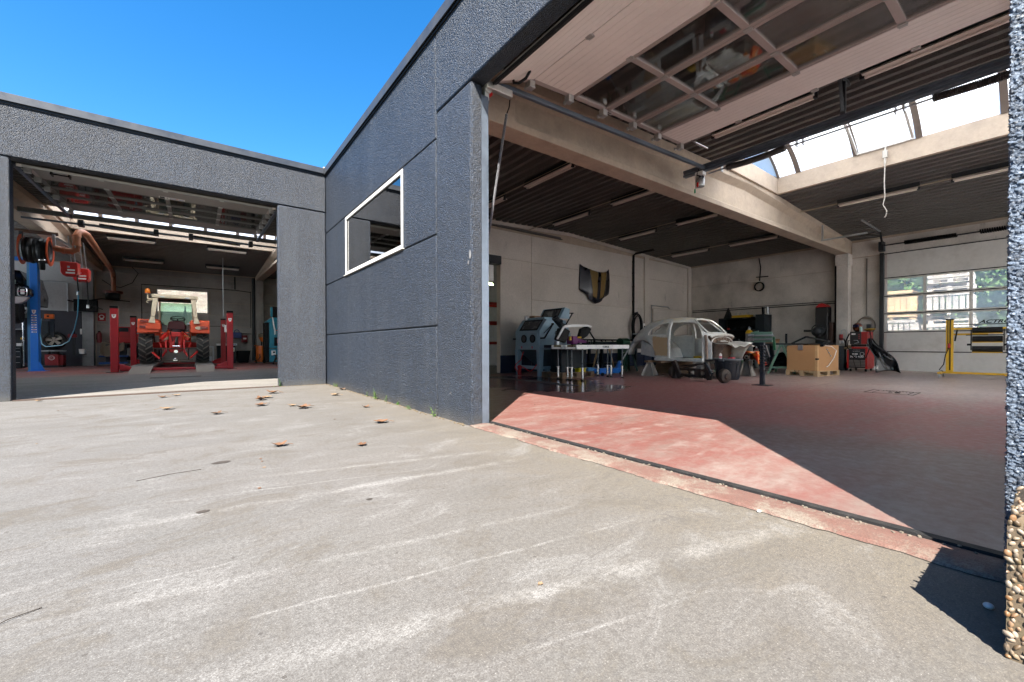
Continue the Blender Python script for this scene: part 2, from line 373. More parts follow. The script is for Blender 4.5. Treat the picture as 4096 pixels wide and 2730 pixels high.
def kerb_mat():
    m, t, b, o = nodes('chipped red threshold'); p = geo(t)
    mid = nz(t, p, 3, 7, .75); fine = nz(t, p, 40, 5, .8); gr = nz(t, p, 130, 3, .7)
    c = mixc(t, mr(t, mid, .3, .7), (.105, .043, .032), (.12, .082, .064))
    c = mixc(t, mr(t, math2(t, 'ADD', mid, math2(t, 'MULTIPLY', fine, .5)), .72, .86), c, (.155, .132, .105))
    c = mixc(t, mr(t, gr, .3, .6, .75, 0), c, (.06, .032, .025))
    t.links.new(c, b.inputs['Base Color']); b.inputs['Roughness'].default_value = .85
    bump(t, b, math2(t, 'ADD', gr, fine), .7, .006)
    return m
def deck_mat():
    m, t, b, o = nodes('felt lined steel deck'); p = geo(t)
    n = nz(t, p, 130, 3, .7); n2 = nz(t, p, 1.5, 5)
    c = mixc(t, mr(t, n, .35, .72), (.06, .057, .053), (.23, .215, .20))
    c = mixc(t, mr(t, n2, .4, .7, 0, .3), c, (.08, .07, .06))
    t.links.new(c, b.inputs['Base Color']); b.inputs['Roughness'].default_value = .7
    return m
def glass(name, tint=(1, 1, 1), haze=0.0, refl=1.0, hz=(.8, .85, .9)):
    m, t, b, o = nodes(name); t.nodes.remove(b)
    tr = nd(t, 'BsdfTransparent'); tr.inputs[0].default_value = c4(tint)
    gl = nd(t, 'BsdfGlossy'); gl.inputs['Roughness'].default_value = .02
    fr = nd(t, 'Fresnel', i_IOR=1.5); k = math2(t, 'MULTIPLY', fr.outputs[0], refl)
    p = geo(t); s = tr.outputs[0]
    if haze:
        df = nd(t, 'BsdfTranslucent'); df.inputs[0].default_value = c4(hz); mx = nd(t, 'MixShader')
        t.links.new(mr(t, nz(t, p, 1.6, 5, .7), .25, .8, haze*.35, haze*1.5), mx.inputs[0]); t.links.new(s, mx.inputs[1]); t.links.new(df.outputs[0], mx.inputs[2]); s = mx.outputs[0]
    mx = nd(t, 'MixShader'); t.links.new(k, mx.inputs[0]); t.links.new(s, mx.inputs[1]); t.links.new(gl.outputs[0], mx.inputs[2])
    t.links.new(mx.outputs[0], o.inputs[0])
    return m
def opal(name='opal polycarbonate', tc=(.90, .95, 1.0)):
    m, t, b, o = nodes(name); t.nodes.remove(b)
    tl = nd(t, 'BsdfTranslucent'); tl.inputs[0].default_value = c4(tc)
    df = nd(t, 'BsdfDiffuse'); df.inputs[0].default_value = (.8, .8, .8, 1)
    mx = nd(t, 'MixShader'); t.links.new(mr(t, nz(t, geo(t), 2, 5), .2, .8, .03, .08), mx.inputs[0])
    t.links.new(tl.outputs[0], mx.inputs[1]); t.links.new(df.outputs[0], mx.inputs[2]); t.links.new(mx.outputs[0], o.inputs[0])
    return m
railm_ = mat('rail steel', (.15, .18, .22), .42, .7, .2, 8)
M_st = stucco(); M_st2 = stucco('brightened roughcast', (.022, .032, .050), (.105, .138, .19), (.22, .26, .32)); M_deck = deck_mat()  # second roughcast is lightened to imitate glare on the near pier
M_wr = inwall('grey white wall paint', (.62, .56, .50), (.014, .022, .05), .56, .35)
M_wb = inwall('grey back wall paint', (.66, .61, .555), None, .5, .85)
M_wl = inwall('sooty block wall', (.36, .335, .305), None, .5, .85)
M_wl2 = inwall('grey wall with slate base', (.45, .45, .45), (.045, .045, .055), 2.38, .4)
cap_m = mat('anthracite flashing', (.038, .042, .05), .45, .3, .1, 4)
M_opal = opal(); M_opal2 = opal('milky fill panel', (.88, .90, .92)); M_glass = glass('window glass', (.80, .86, .86), 0, 1.3); M_dglass = glass('dark window glass', (.30, .335, .35), 0, 2.6); M_acry = glass('door acrylic', (.97, .97, .96), .13, .6, (.5, .48, .45))
M_veil = glass('glare veiled acrylic', (.95, .96, .98), .42, 1.0)  # haze in the panes stands in for veiling glare from outside
M_door = mat('cream grey door skin', (.84, .78, .725), .5, 0, .05, 2, .12, 220, .1, (.4, .35, .3))
M_alu = mat('pinkish grey aluminium', (.50, .43, .40), .42, .35, .08, 5)

# ================================================= ground
yard = MB().box(-60, -60, -.3, 60, 60, 0).build('yard', yard_mat(), kind='structure')
fr_ = MB().box(2.66, -7.6, -.02, 18.3, 10.45, .012).build('hall_floor', floor_r(), kind='structure')
fl_ = MB().box(-8.8, 10.2, -.02, 10.0, 25.7, .012).build('workshop_floor', floor_l(), kind='structure')
# threshold kerb: sloping chipped strip, ragged front edge
b = MB(); rn = random.Random(3)
N = 260; ys = [-1.2+i*(3.88+1.2)/N for i in range(N+1)]
def kx(y): return 2.35+.035*noise.noise((y*1.1, 3, 0))+.022*noise.noise((y*6, 1, 0))+.012*noise.noise((y*19, 2, 0))
rows = []
for y in ys:
    x0 = kx(y); rows.append([(x0, y, .001), (x0+.012, y, .014+.007*noise.noise((y*9, 5, 0))), (2.47, y, .02), (2.56, y, .014), (2.60, y, .006), (2.60, y, -.05), (x0, y, -.05)])
b.loft(rows); kb = b.build('kerb', kerb_mat(), kind='structure')
b = MB(); cr = random.Random(8)
for i in range(N):
    if noise.noise((ys[i]*2.3, 7, 0)) > -.12:
        w0_, w1_ = .004+.010*abs(noise.noise((ys[i]*8, 4, 0))), .004+.010*abs(noise.noise((ys[i+1]*8, 4, 0)))
        b.add([(kx(ys[i])-w0_, ys[i], .0022), (kx(ys[i])+.003, ys[i], .0022), (kx(ys[i+1])+.003, ys[i+1], .0022), (kx(ys[i+1])-w1_, ys[i+1], .0022)], [(0, 1, 2, 3)])
b.build('edge_shadow', mat('dark kerb edge shade', (.016, .013, .009), .95, 0, .4, 30), kb, recalc=False)  # flat dark strip painting the shadow along the chipped kerb edge
b = MB()
for i in range(150):
    y = cr.uniform(.2, 3.8); x = 2.565+abs(cr.gauss(0, .018))*cr.choice((1, -1)); r = cr.uniform(.002, .007); b.cbox((x, y, .014+r*.3), (r*2, r*cr.uniform(1, 2.2), r), Matrix.Rotation(cr.uniform(0, 3), 3, 'Z'))
b.build('grit', mat('pale grit', (.13, .11, .085), .9, 0, .5, 30), kb, smooth=False, kind='stuff')
MB().box(2.602, -1.2, -.03, 2.655, 3.95, .019).build('threshold_seal', rubber, kind='structure')
MB().box(-2.34, 10.05, -.03, 1.40, 10.2, .016).build('kerb', mat('brown rusty sill', (.045, .028, .02), .8, 0, .4, 6, .4), kind='structure')

# ================================================= facade walls (roughcast panels)
wa = thing('facade_wall', 'dark blue roughcast wall with a white framed window beside the wide right doorway', 'wall')
def panel(bb, parent, bev=.012, m=None, name='wall_panel', sub=False): return MB().box(*bb).build(name, m or M_st, parent, bev)
X0, X1 = 2.366, 2.56; g = .008
for z0, z1 in ((-.05, 1.116), (1.116, 2.246), (2.246, 3.418), (3.418, 4.80)):
    if z0 == 2.246:
        panel((X0, 4.672, z0+g, X1, 5.70, z1-g), wa); panel((X0, 8.57, z0+g, X1, 10.288, z1-g), wa)
    else: panel((X0, 4.672, z0+g, X1, 10.288, z1-g), wa)
MB().box(X0+.02, 4.60, -.05, X1-.03, 5.69, 4.79).box(X0+.02, 8.58, -.05, X1-.03, 10.28, 4.79).box(X0+.02, 5.6, -.05, X1-.03, 8.6, 2.24).box(X0+.02, 5.6, 3.42, X1-.03, 8.6, 4.79).build('joint_backing', mat('dark joint filler', (.01, .011, .013), .9), wa)
panel((X0, 3.84, -.05, X1-.04, 4.664, 3.725), wa, .03, name='door_pier')
panel((X0-.002, -1.3, 3.735, X1, 4.664, 4.80), wa, .02, name='lintel_panel')
panel((X0, -9, -.05, X1, -1.31, 4.80), wa)
MB().box(X0-.035, -9, 4.80, X1+.1, 10.12, 4.86).box(X0-.045, -9, 4.72, X0-.03, 10.09, 4.865).build('roof_flashing', cap_m, wa, .004)
MB().box(X0-.02, -9, 4.69, X0-.002, 10.07, 4.80).build('flashing_strip', black, wa)
MB().box(X1+.003, 4.0, .02, X1+.03, 5.60, 4.45).box(X1+.003, 5.60, .02, X1+.03, 8.66, 2.24).box(X1+.003, 5.60, 3.43, X1+.03, 8.66, 4.45).box(X1+.003, 8.66, .02, X1+.03, 10.44, 4.45).box(X1+.003, -7.6, .02, X1+.03, -.6, 4.45).box(X1+.003, -.6, 3.90, X1+.03, 3.99, 4.45).build('inner_lining', M_wb, wa)
# near pier with coarse granular relief
b = MB()
ny, nzv = 84, 1050
def pier(u, v):
    # wraps from the door reveal (Y=.12) round the corner onto the front face
    L = u*.34; z = -.02+v*3.74
    if L < .12: x, y, nx, nyy = X1-.04-L*1.1, .12, 0, 1
    else: x, y, nx, nyy = X0, .12-(L-.12), -1, 0
    if L >= .10 and L < .16: nx, nyy = -.7, .7
    q = V((x*84, y*84, z*92)); h = .5-noise.voronoi(q, distance_metric='DISTANCE')[0][0]
    h = max(-.12, h)*.019+.003*noise.noise(q*2.2)
    return (x+nx*h, y+nyy*h, z)
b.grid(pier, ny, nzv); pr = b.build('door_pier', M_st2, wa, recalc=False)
MB().box(X0+.02, -1.3, -.05, X1-.045, .10, 3.73).build('pier_core', M_st, wa)
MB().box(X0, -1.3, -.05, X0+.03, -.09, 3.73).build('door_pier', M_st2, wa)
for cx__, cy__, cz__, s__ in ((X0-.004, 3.862, 1.86, .05), (X0-.003, 3.90, 1.78, .025), (X0-.003, 4.3, .32, .02)):
    b = MB(); n_ = 12; b.v = [(cx__, cy__, cz__)]+[(cx__, cy__+s__*.4*math.cos(k*.5236)*(1+.5*noise.noise(V((k*1.3, cz__, 0)))), cz__+s__*math.sin(k*.5236)*(1+.5*noise.noise(V((k*1.7, 3, cz__))))) for k in range(n_)]; b.f = [(0, 1+k, 1+(k+1) % n_) for k in range(n_)]; b.build('chip', mat('chipped render', (.12, .12, .12), .9, 0, .3, 40), wa, recalc=False)
fwhite = mat('weathered white frame', (.42, .415, .40), .45, 0, .12, 3, 0, 60, .6, (.2, .19, .17))
# window in the wall
win = thing('facade_window', 'large white framed fixed window in the dark roughcast wall', 'window')
f = .062
MB().box(X0-.006, 5.70, 2.262, X0+.07, 8.57, 2.262+f).box(X0-.006, 5.70, 3.40-f, X0+.07, 8.57, 3.40).box(X0-.006, 5.70, 2.262+f, X0+.07, 5.70+f, 3.40-f).box(X0-.006, 8.57-f, 2.262+f, X0+.07, 8.57, 3.40-f).build('frame', fwhite, win, .006)
MB().box(X0+.02, 5.70+f, 2.262+f, X0+.032, 8.57-f, 3.40-f).build('pane', M_dglass, win)
fg_ = f+.012
MB().box(X0+.012, 5.70+f, 2.262+f, X0+.03, 8.57-f, 2.262+fg_).box(X0+.012, 5.70+f, 3.40-fg_, X0+.03, 8.57-f, 3.40-f).box(X0+.012, 5.70+f, 2.262+fg_, X0+.03, 5.70+fg_, 3.40-fg_).box(X0+.012, 8.57-fg_, 2.262+fg_, X0+.03, 8.57-f, 3.40-fg_).build('gasket', black, win)
MB().box(X0-.03, 5.66, 2.25, X0+.02, 8.60, 2.262).build('sill', fwhite, win)
rebase(win)

wb = thing('facade_wall', 'dark blue roughcast front wall around the left doorway with the tractor inside', 'wall')
Y0, Y1 = 10.088, 10.29
panel((1.40, Y0, -.05, 2.36, Y1, 3.88), wb, .03, name='door_pier')
panel((-12, Y0, -.05, -2.34, Y1, 3.88), wb, .03, name='door_pier')
panel((-12, Y0-.002, 3.888, 2.36, Y1, 4.80), wb, .02, name='lintel_panel')
MB().box(-12, Y0-.035, 4.80, 2.33, Y1+.1, 4.86).box(-12, Y0-.045, 4.74, 2.32, Y0-.03, 4.865).build('roof_flashing', cap_m, wb, .004)
MB().box(-12, Y0-.02, 4.70, 2.33, Y0-.002, 4.80).build('flashing_strip', black, wb)
MB().box(-8.8, Y1+.003, .02, -2.55, Y1+.03, 4.45).box(-2.55, Y1+.003, 4.1, 1.6, Y1+.03, 4.45).box(1.6, Y1+.003, .02, 2.36, Y1+.03, 4.45).build('inner_lining', M_wl2, wb)
for t in (wa, wb): rebase(t)

# ================================================= roof decks
def deck(name, x0, x1, y0, y1, along, label):
    """trapezoidal ribs; along = axis the ribs follow"""
    P = .25; prof = []; k = 0
    lo, hi = (x0, x1) if along == 'y' else (y0, y1)
    q = lo
    while q < hi-.001:
        for dq, dz in ((0, 0), (.09, 0), (.125, .095), (.215, .095)):
            if q+dq <= hi: prof.append((q+dq, dz))
        q += P
    prof.append((hi, 0))
    cf = ceil_r if along == 'y' else ceil_l
    b = MB(); n = len(prof)
    e0, e1 = (y0, y1) if along == 'y' else (x0, x1)
    for a in (e0, e1):
        for p, dz in prof: b.v.append((p, a, cf(p)+dz) if along == 'y' else (a, p, cf(p)+dz))
    b.f = [(i, i+1, n+i+1, n+i) for i in range(n-1)]
    o = b.build(name, M_deck, solid=.004, smooth=False); return tag(o, label, 'roof')
deck('roof_deck', 2.56, 8.95, -4.2, 10.45, 'y', 'dark ribbed roof deck of the right hall above the raised door')
deck('roof_deck', 11.84, 18.3, -4.2, 10.45, 'y', 'dark ribbed roof deck of the right hall sloping to its back wall')
deck('roof_deck', 8.95, 11.84, 4.61, 10.45, 'y', 'dark ribbed roof deck over the car body along the ridge of the right hall')
deck('roof_deck', -8.8, 10.0, 10.29, 16.6, 'x', 'dark ribbed roof deck inside the left hall above its raised door')
deck('roof_deck', -8.8, 10.0, 19.4, 25.7, 'x', 'dark ribbed roof deck at the back of the left hall above the tractor')
deck('roof_deck', -8.8, -3.3, 16.6, 19.4, 'x', 'dark ribbed roof deck left of the skylight in the left hall')
deck('roof_deck', 2.75, 10.0, 16.6, 19.4, 'x', 'dark ribbed roof deck right of the skylight in the left hall')

# ================================================= concrete beams
def ibeam(label, axis, c, wdt, a0, a1, zb0, zb1, cf, solid0, solid1, ridge):
    b = MB()
    def ring(a, recess):
        zb = zb0+(zb1-zb0)*(a-a0)/(a1-a0); zt = cf(a)+.0; h = wdt/2; k = .055 if recess else h-.004
        pr = [(-h, zb), (h, zb), (h, zb+.10), (k, zb+.17), (k, zt-.25), (h+.02, zt-.14), (h+.02, zt), (-h-.02, zt), (-h-.02, zt-.14), (-k, zt-.25), (-k, zb+.17), (-h, zb+.10)]
        return [(a, c+p, z) if axis == 'x' else (c+p, a, z) for p, z in pr]
    st = [(a0, 0), (solid0-.06, 0), (solid0, 1), (ridge-1, 1), (ridge, 1), (ridge+1, 1), (solid1, 1), (solid1+.06, 0), (a1, 0)]
    b.loft([ring(a, r) for a, r in st]); o = b.build('concrete_beam', concrete, bev=.008)
    return tag(o, label, 'beam', 'concrete roof beams')
ibeam('long tapered concrete roof beam running from the right doorway to the back wall', 'x', 4.62, .33, 2.57, 18.29, 3.765, 4.0, ceil_r, 3.5, 17.5, 10.4)
ibeam('concrete roof beam on the left side of the left hall beside the hose reel', 'y', -3.45, .33, 10.3, 25.69, 3.95, 4.2, ceil_l, 11.2, 24.9, 18)
ibeam('concrete roof beam on the right side of the left hall above the turquoise cabinet', 'y', 2.68, .33, 10.3, 25.69, 3.95, 4.3, ceil_l, 11.2, 24.9, 18)
ibeam('concrete roof beam at the far side of the right hall skylight', 'x', -1.2, .33, 2.57, 18.29, 3.765, 4.0, ceil_r, 3.5, 17.5, 10.4)

# ================================================= skylights
brn = mat('bronze glazing bar', (.2, .165, .14), .5, .3, .15, 5)
def skylight(label, axis, a0, a1, b0, b1, ribs, cf):
    """barrel vault; spans a0..a1 across, runs b0..b1 along"""
    t = thing('skylight', label, 'skylight')
    mp = (lambda a, bb, z: (a, bb, z)) if axis == 'y' else (lambda a, bb, z: (bb, a, z))
    def bx(b, A0, B0, Z0, A1, B1, Z1):
        p, q = mp(A0, B0, Z0), mp(A1, B1, Z1); b.box(min(p[0], q[0]), min(p[1], q[1]), Z0, max(p[0], q[0]), max(p[1], q[1]), Z1)
    for s_ in ((a0-.1, b0, a0, b1), (a1, b0, a1+.1, b1)):
        b = MB(); bx(b, s_[0], s_[1], 4.69, s_[2], s_[3], 5.10); b.build('kerb', concrete, t, .01)
    for e in (b0-.1, b1):
        b = MB(); bx(b, a0-.1, e+.001, 4.70, a1+.1, e+.099, 5.095); b.build('end_kerb', concrete, t, .01)
    am = (a0+a1)/2; ha = (a1-a0)/2; rise = .62; rad = (ha*ha+rise*rise)/(2*rise); th = math.asin(ha/rad); NA = 18
    def arc(k, r=0): a = -th+2*th*k/NA; return am+(rad+r)*math.sin(a), 5.10-(rad-rise)+(rad+r)*math.cos(a)
    rb = sorted(ribs)
    for i in range(len(rb)-1):
        b = MB()
        b.grid(lambda u, v: mp(*(lambda q: (q[0], rb[i]+(rb[i+1]-rb[i])*v, q[1]))(arc(u*NA))), NA, 1); b.build('pane', M_opal, t)
    for y in rb:
        b = MB(); rr = []
        for k in range(NA+1):
            (x0_, z0_), (x1_, z1_) = arc(k, -.03), arc(k, .006)
            rr.append([mp(x0_, y-.05, z0_), mp(x0_, y+.05, z0_), mp(x1_, y+.05, z1_), mp(x1_, y-.05, z1_)])
        b.loft(rr); b.build('glazing_bar', brn, t)
    for e in (b0, b1):   # end lunettes
        b = MB(); pts = [mp(arc(k)[0], e, arc(k)[1]) for k in range(NA+1)]; b.add(pts, [tuple(range(NA+1))]); b.build('pane', M_opal, t)
    return t
sk = skylight('barrel vaulted opal skylight over the ridge of the right hall', 'y', 9.0, 11.79, -1.05, 4.38, [-1.05, -.45, .65, 1.78, 2.80, 3.92, 4.38], ceil_r)
vf = mat('white vent frame', (.6, .58, .54), .45, 0, .1, 5)
b = MB(); b.box(11.72, 1.85, 5.08, 11.76, 2.78, 5.13); b.bar((11.74, 2.78, 5.12), (10.5, 2.74, 5.62), .04, .05); b.bar((11.74, 1.87, 5.12), (10.5, 1.87, 5.62), .04, .05)
b.build('vent_frame', vf, sk); rebase(sk)
rebase(skylight('unseen barrel vaulted opal skylight added over the next bay to brighten the right hall', 'y', 9.0, 11.79, -4.0, -1.36, [-4.0, -3.0, -1.9, -1.36], ceil_r))  # extra skylight out of view, added to brighten the hall
rebase(skylight('barrel vaulted opal skylight over the ridge of the left hall', 'x', 16.65, 19.35, -3.2, 2.6, [-3.2, -2.5, -1.6, -.7, .3, 1.3, 2.2, 2.6], ceil_l))
# pull cord switch hanging from the skylight kerb
cordm = mat('cream cord plastic', (.42, .39, .34), .5)
pc = thing('pull_cord', 'white switch box with a dangling white cord under the skylight kerb', 'cord')
MB().box(11.66, 2.25, 4.83, 11.71, 2.33, 4.99).cyl((11.685, 2.29, 4.99), (11.73, 2.29, 5.08), .014).cyl((11.685, 2.29, 4.70), (11.685, 2.29, 4.83), .02).build('switch_box', cordm, pc, .006)
MB().tube([(11.685, 2.29, 4.72), (11.69, 2.30, 4.3), (11.68, 2.285, 4.0), (11.69, 2.32, 3.85), (11.66, 2.25, 3.70), (11.69, 2.27, 3.6), (11.69, 2.30, 3.57)], .010).build('cord', cordm, pc)
rebase(pc)

# ================================================= interior walls, right hall
sw = thing('hall_wall', 'grey white panelled side wall with the striped bonnet hung on it', 'wall')
def P(bb, par, m, name='wall_panel', bev=.006): return MB().box(*bb).build(name, m, par, bev)
yb = 10.45
MB().box(7.48, yb+.012, 0, 18.4, yb+.2, 4.44).build('joint_backing', concrete, sw)
MB().box(2.56, yb+.012, 3.60, 7.47, yb+.2, 4.44).box(2.56, yb+.012, 0, 5.9, yb+.2, 3.6).build('joint_backing', concrete, sw)
def ribtop(x): return ceil_r(x)-.10
for (xa, xb, rows) in ((7.48, 8.722, (0, 3.56)), (8.734, 14.75, (0, 1.17, 2.345, 3.555)), (15.06, 18.1, (0, 1.18, 2.41, 3.63))):
    for i, z0 in enumerate(rows):
        z1 = rows[i+1] if i+1 < len(rows) else None
        if z1: P((xa, yb, z0+(.005 if i else -.02), xb, yb+.03, z1-.005), sw, M_wr)
        else:
            bb = MB().prism([(xa, z0+.005), (xb, z0+.005), (xb, ribtop(xb)), (max(xa, min(xb, 10.4)), ribtop(max(xa, min(xb, 10.4)))), (xa, ribtop(xa))], 'y', yb, yb+.03); bb.build('wall_panel', M_wr, sw, .006)
MB().prism([(2.56, 3.61), (7.475, 3.61), (8.722, 3.565), (8.722, ribtop(8.7)), (2.56, ribtop(2.56))], 'y', yb-.002, yb+.03).build('wall_panel', M_wr, sw, .006)
P((2.56, yb, -.02, 5.9, yb+.03, 3.6), sw, M_wr)
P((14.76, yb-.06, -.02, 15.05, yb+.1, 4.5), sw, M_wr, 'column', .01); P((18.05, yb-.08, -.02, 18.32, yb+.1, 4.4), sw, M_wr, 'column', .01)
for xa, xb in ((2.57, 10.4), (10.4, 18.29)):
    b = MB(); b.bar((xa, yb-.03, ceil_r(xa)-.05), (xb, yb-.03, ceil_r(xb)-.05), .06, .10); b.build('roof_angle', M_wr, sw)
MB().box(2.4, 10.44, 4.42, 18.6, 10.66, 5.05).build('parapet', concrete, sw)
rebase(sw)
rs = thing('roller_shutter', 'half raised pale roller shutter in the dark opening of the side wall', 'shutter')
MB().box(5.9, 10.36, 3.34, 7.46, 10.6, 3.6).build('shutter_box', dsteel, rs, .01)
b = MB()
for k in range(7): b.box(5.95, 10.62, 2.86+k*.075, 7.34, 10.64, 2.93+k*.075)
b.build('slat_curtain', white, rs); rebase(rs)
lb = thing('tube_light', 'lit greenish tube lamp glimpsed through the dark side opening', 'light')
m_, t_, b_, o_ = nodes('lit tube'); b_.inputs['Base Color'].default_value = (.8, .9, .6, 1); b_.inputs['Emission Color'].default_value = (.75, .95, .45, 1); b_.inputs['Emission Strength'].default_value = 3
MB().cyl((8.95, 13.0, 3.16), (8.5, 13.02, 3.2), .03).build('tube', m_, lb); MB().box(8.5, 12.97, 3.23, 8.95, 13.05, 3.29).build('casing', white, lb); rebase(lb)
sh = thing('storage_rack', 'dark rack with red beams in the store beyond the side opening', 'rack')
for z in (.9, 1.65, 2.35): MB().box(7.6, 12.6, z, 10.2, 12.66, z+.1).box(7.6, 13.3, z, 10.2, 13.36, z+.1).build('shelf_beam', redp, sh)
for x in (7.65, 10.1):
    for y in (12.63, 13.33): MB().box(x-.04, y-.04, 0, x+.04, y+.04, 3).build('upright', dsteel, sh)
rebase(sh)

bw = thing('hall_wall', 'scuffed grey white back wall of the right hall beside the pallet box', 'wall')
xb_ = 18.3
MB().box(xb_+.012, 3.57, 0, xb_+.2, 10.45, 4.40).box(xb_+.012, -7.6, 3.88, xb_+.2, 3.57, 4.4).box(xb_+.012, -7.6, 0, xb_+.2, -.5, 3.9).build('joint_backing', concrete, bw)
for z0, z1 in ((-.02, 2.345), (2.355, 3.515), (3.525, 4.42)): P((xb_, 4.80, z0, xb_+.03, 10.36, z1), bw, M_wb)
P((xb_, 3.575, -.02, xb_+.03, 4.44, 3.86), bw, M_wb); P((xb_, -7.6, 3.885, xb_+.03, 4.44, 4.42), bw, M_wb); P((xb_, -7.6, -.02, xb_+.03, -.52, 3.86), bw, M_wb)
P((17.93, 4.45, -.02, 18.31, 4.79, 3.86), bw, M_wb, 'column', .012); P((17.85, 4.43, 3.62, 18.3, 4.81, 4.0), bw, M_wb, 'column_head', .012)
MB().box(18.29, -7.8, 4.40, 18.6, 10.7, 5.0).build('parapet', concrete, bw)
b = MB(); b.tube([(18.27, 4.9, 2.35), (18.27, 10.3, 2.35)], .018); b.tube([(18.26, 10.3, 2.42), (18.26, 4.9, 2.42)], .014); b.build('conduit', dsteel, bw)
b = MB(); b.cyl((18.2, 4.86, 0), (18.2, 4.86, 4.3), .05); b.build('downpipe', black, bw)
rebase(bw)
# unseen closing wall of the hall with opal panels added for fill light, and left hall enclosures
ew = thing('fill_light_wall', 'unseen end wall of the right hall with opal panels added for fill light', 'wall')
MB().box(2.5, -4.4, 0, 18.6, -4.2, .8).box(2.5, -4.4, 4.3, 18.6, -4.2, 5.0).build('plinth', M_wb, ew)  # plinth and head strip of the added fill light wall
for k in range(8): MB().box(2.6+k*1.95, -4.32, .8, 2.6+k*1.95+1.9, -4.30, 4.3).build('opal_fill_panel', M_opal2, ew); MB().box(2.55+k*1.95, -4.36, .8, 2.6+k*1.95, -4.26, 4.3).build('post', railm_, ew)
rebase(ew)
lw = thing('hall_wall', 'sooty panelled back wall of the left hall with a bright window', 'wall')
yl = 25.7
MB().box(-4.0, yl+.032, 0, -1.52, yl+.2, 4.5).box(.53, yl+.012, 0, 10, yl+.2, 4.5).box(-1.52, yl+.012, 0, .53, yl+.2, 2.4).box(-1.52, yl+.012, 3.62, .53, yl+.2, 4.5).build('joint_backing', concrete, lw)
zr = (-.02, .62, 1.23, 1.84, 2.42, 3.03, 3.61, 4.17, 4.46)
for i in range(8):
    z0, z1 = zr[i]+.008, zr[i+1]-.008
    if 2.4 < z1 and z0 < 3.6 and z0 > 2.3: P((-3.5, yl, z0, -1.55, yl+.03, z1), lw, M_wl); P((.57, yl, z0, 10, yl+.03, z1), lw, M_wl)
    else: P((-3.5, yl, z0, 10, yl+.03, z1), lw, M_wl)
P((-8.8, yl-.05, -.02, -3.92, yl+.2, 4.42), lw, M_wl2); P((-3.91, yl-.3, -.02, -3.55, yl, 4.2), lw, mat('grey column paint', (.25, .26, .26), .7, 0, .15, 3, .2, 60, .4, (.1, .1, .1)), 'column', .012)
P((2.5, yl-.3, -.02, 2.86, yl, 4.3), lw, M_wl, 'column', .012)
MB().box(-9, yl-.01, 4.42, 10.2, yl+.3, 5.0).build('parapet', concrete, lw)
b = MB(); b.cyl((2.40, yl-.12, .1), (2.40, yl-.12, 4.4), .075); b.build('downpipe', dsteel, lw)
b = MB(); b.tube([(-2.0, yl-.02, 2.0), (-2.0, yl-.02, 3.72), (1.6, yl-.02, 3.72), (2.3, yl-.02, 3.66)], .018); b.tube([(2.28, yl-.02, 3.7), (2.28, yl-.02, 1.8)], .014); b.tube([(.5, yl-.02, 1.85), (1.3, yl-.02, 1.85), (1.3, yl-.02, .9)], .014); b.tube([(1.6, yl-.02, 4.4), (1.6, yl-.02, 3.76)], .03)
b.build('conduit', black, lw); rebase(lw)
ow = thing('hall_wall', 'unseen left end wall of the left hall with a strip of added opal fill panels', 'wall')
MB().box(-9, 10.3, 0, -8.8, 25.9, 1.6).box(-9, 10.3, 4.3, -8.8, 25.9, 5.0).build('plinth', M_wl2, ow)
for k in range(8): MB().box(-8.92, 10.3+k*1.95, 1.6, -8.9, 10.3+k*1.95+1.9, 4.3).build('opal_fill_panel', M_opal, ow); MB().box(-8.96, 10.25+k*1.95, 1.6, -8.86, 10.3+k*1.95, 4.3).build('post', railm_, ow)  # opal strip added out of view to light the left hall
rebase(ow)
ow = MB().box(10, 10.66, 0, 10.2, 25.9, 5.0).build('hall_wall', M_wl); tag(ow, 'plain right end wall of the left hall behind the store rack', 'wall'); rebase(ow)
lwn = thing('hall_window', 'wide window in the sooty back wall behind the tractor', 'window')
b = MB()
for bb in ((-1.52, 2.42, .53, 2.50), (-1.52, 3.54, .53, 3.61), (-1.52, 2.5, -1.44, 3.54), (.45, 2.5, .53, 3.54)): b.box(bb[0], yl-.03, bb[1], bb[2], yl+.12, bb[3])
b.build('frame', mat('grey window frame', (.35, .34, .3), .5), lwn, .006); MB().box(-1.44, yl+.05, 2.5, .45, yl+.056, 3.54).build('pane', M_glass, lwn); rebase(lwn)

# ================================================= what stands behind the halls
brick_m = [mat('pale brick', (.47, .37, .31), .85, 0, .25, 9, .4, 60), mat('pink brick', (.43, .31, .26), .85, 0, .25, 9, .4, 60), mat('buff brick', (.52, .43, .35), .85, 0, .25, 9, .4, 60)]
bwl = thing('brick_wall', 'sunlit pale brick wall of the neighbouring building seen through the hall window', 'wall')
MB().box(-6, 31.03, -.1, 5, 31.3, 6.5).build('mortar', mat('mortar', (.4, .36, .31), .9, 0, .1, 10), bwl)
bl, bh = .21, .062; me = [MB().box(-bl/2, -.025, 0, bl/2, .03, bh).mesh('brick', False) for _ in brick_m]
for k in range(3): me[k].materials.append(brick_m[k])
k = 0
for r in range(21):
    for c_ in range(14):
        if k >= 296: break
        x = -2.25+c_*.224+(.112 if r % 2 else 0); o = bpy.data.objects.new('brick', me[rn.choice((0, 0, 1, 2))]); C.objects.link(o); o.parent = bwl
        o.location = (x, 31.03+rn.uniform(-.004, .006), 2.72+r*.074); k += 1
b = MB()
for r in range(86):
    for c_ in range(48):
        x = -5.8+c_*.224+(.112 if r % 2 else 0); z = .02+r*.074
        if -2.4 < x < .95 and 2.68 < z < 4.25: continue
        b.box(x-bl/2, 31.008, z, x+bl/2, 31.05, z+bh)
b.build('brickwork', brick_m[0], bwl, kind='stuff', smooth=False)
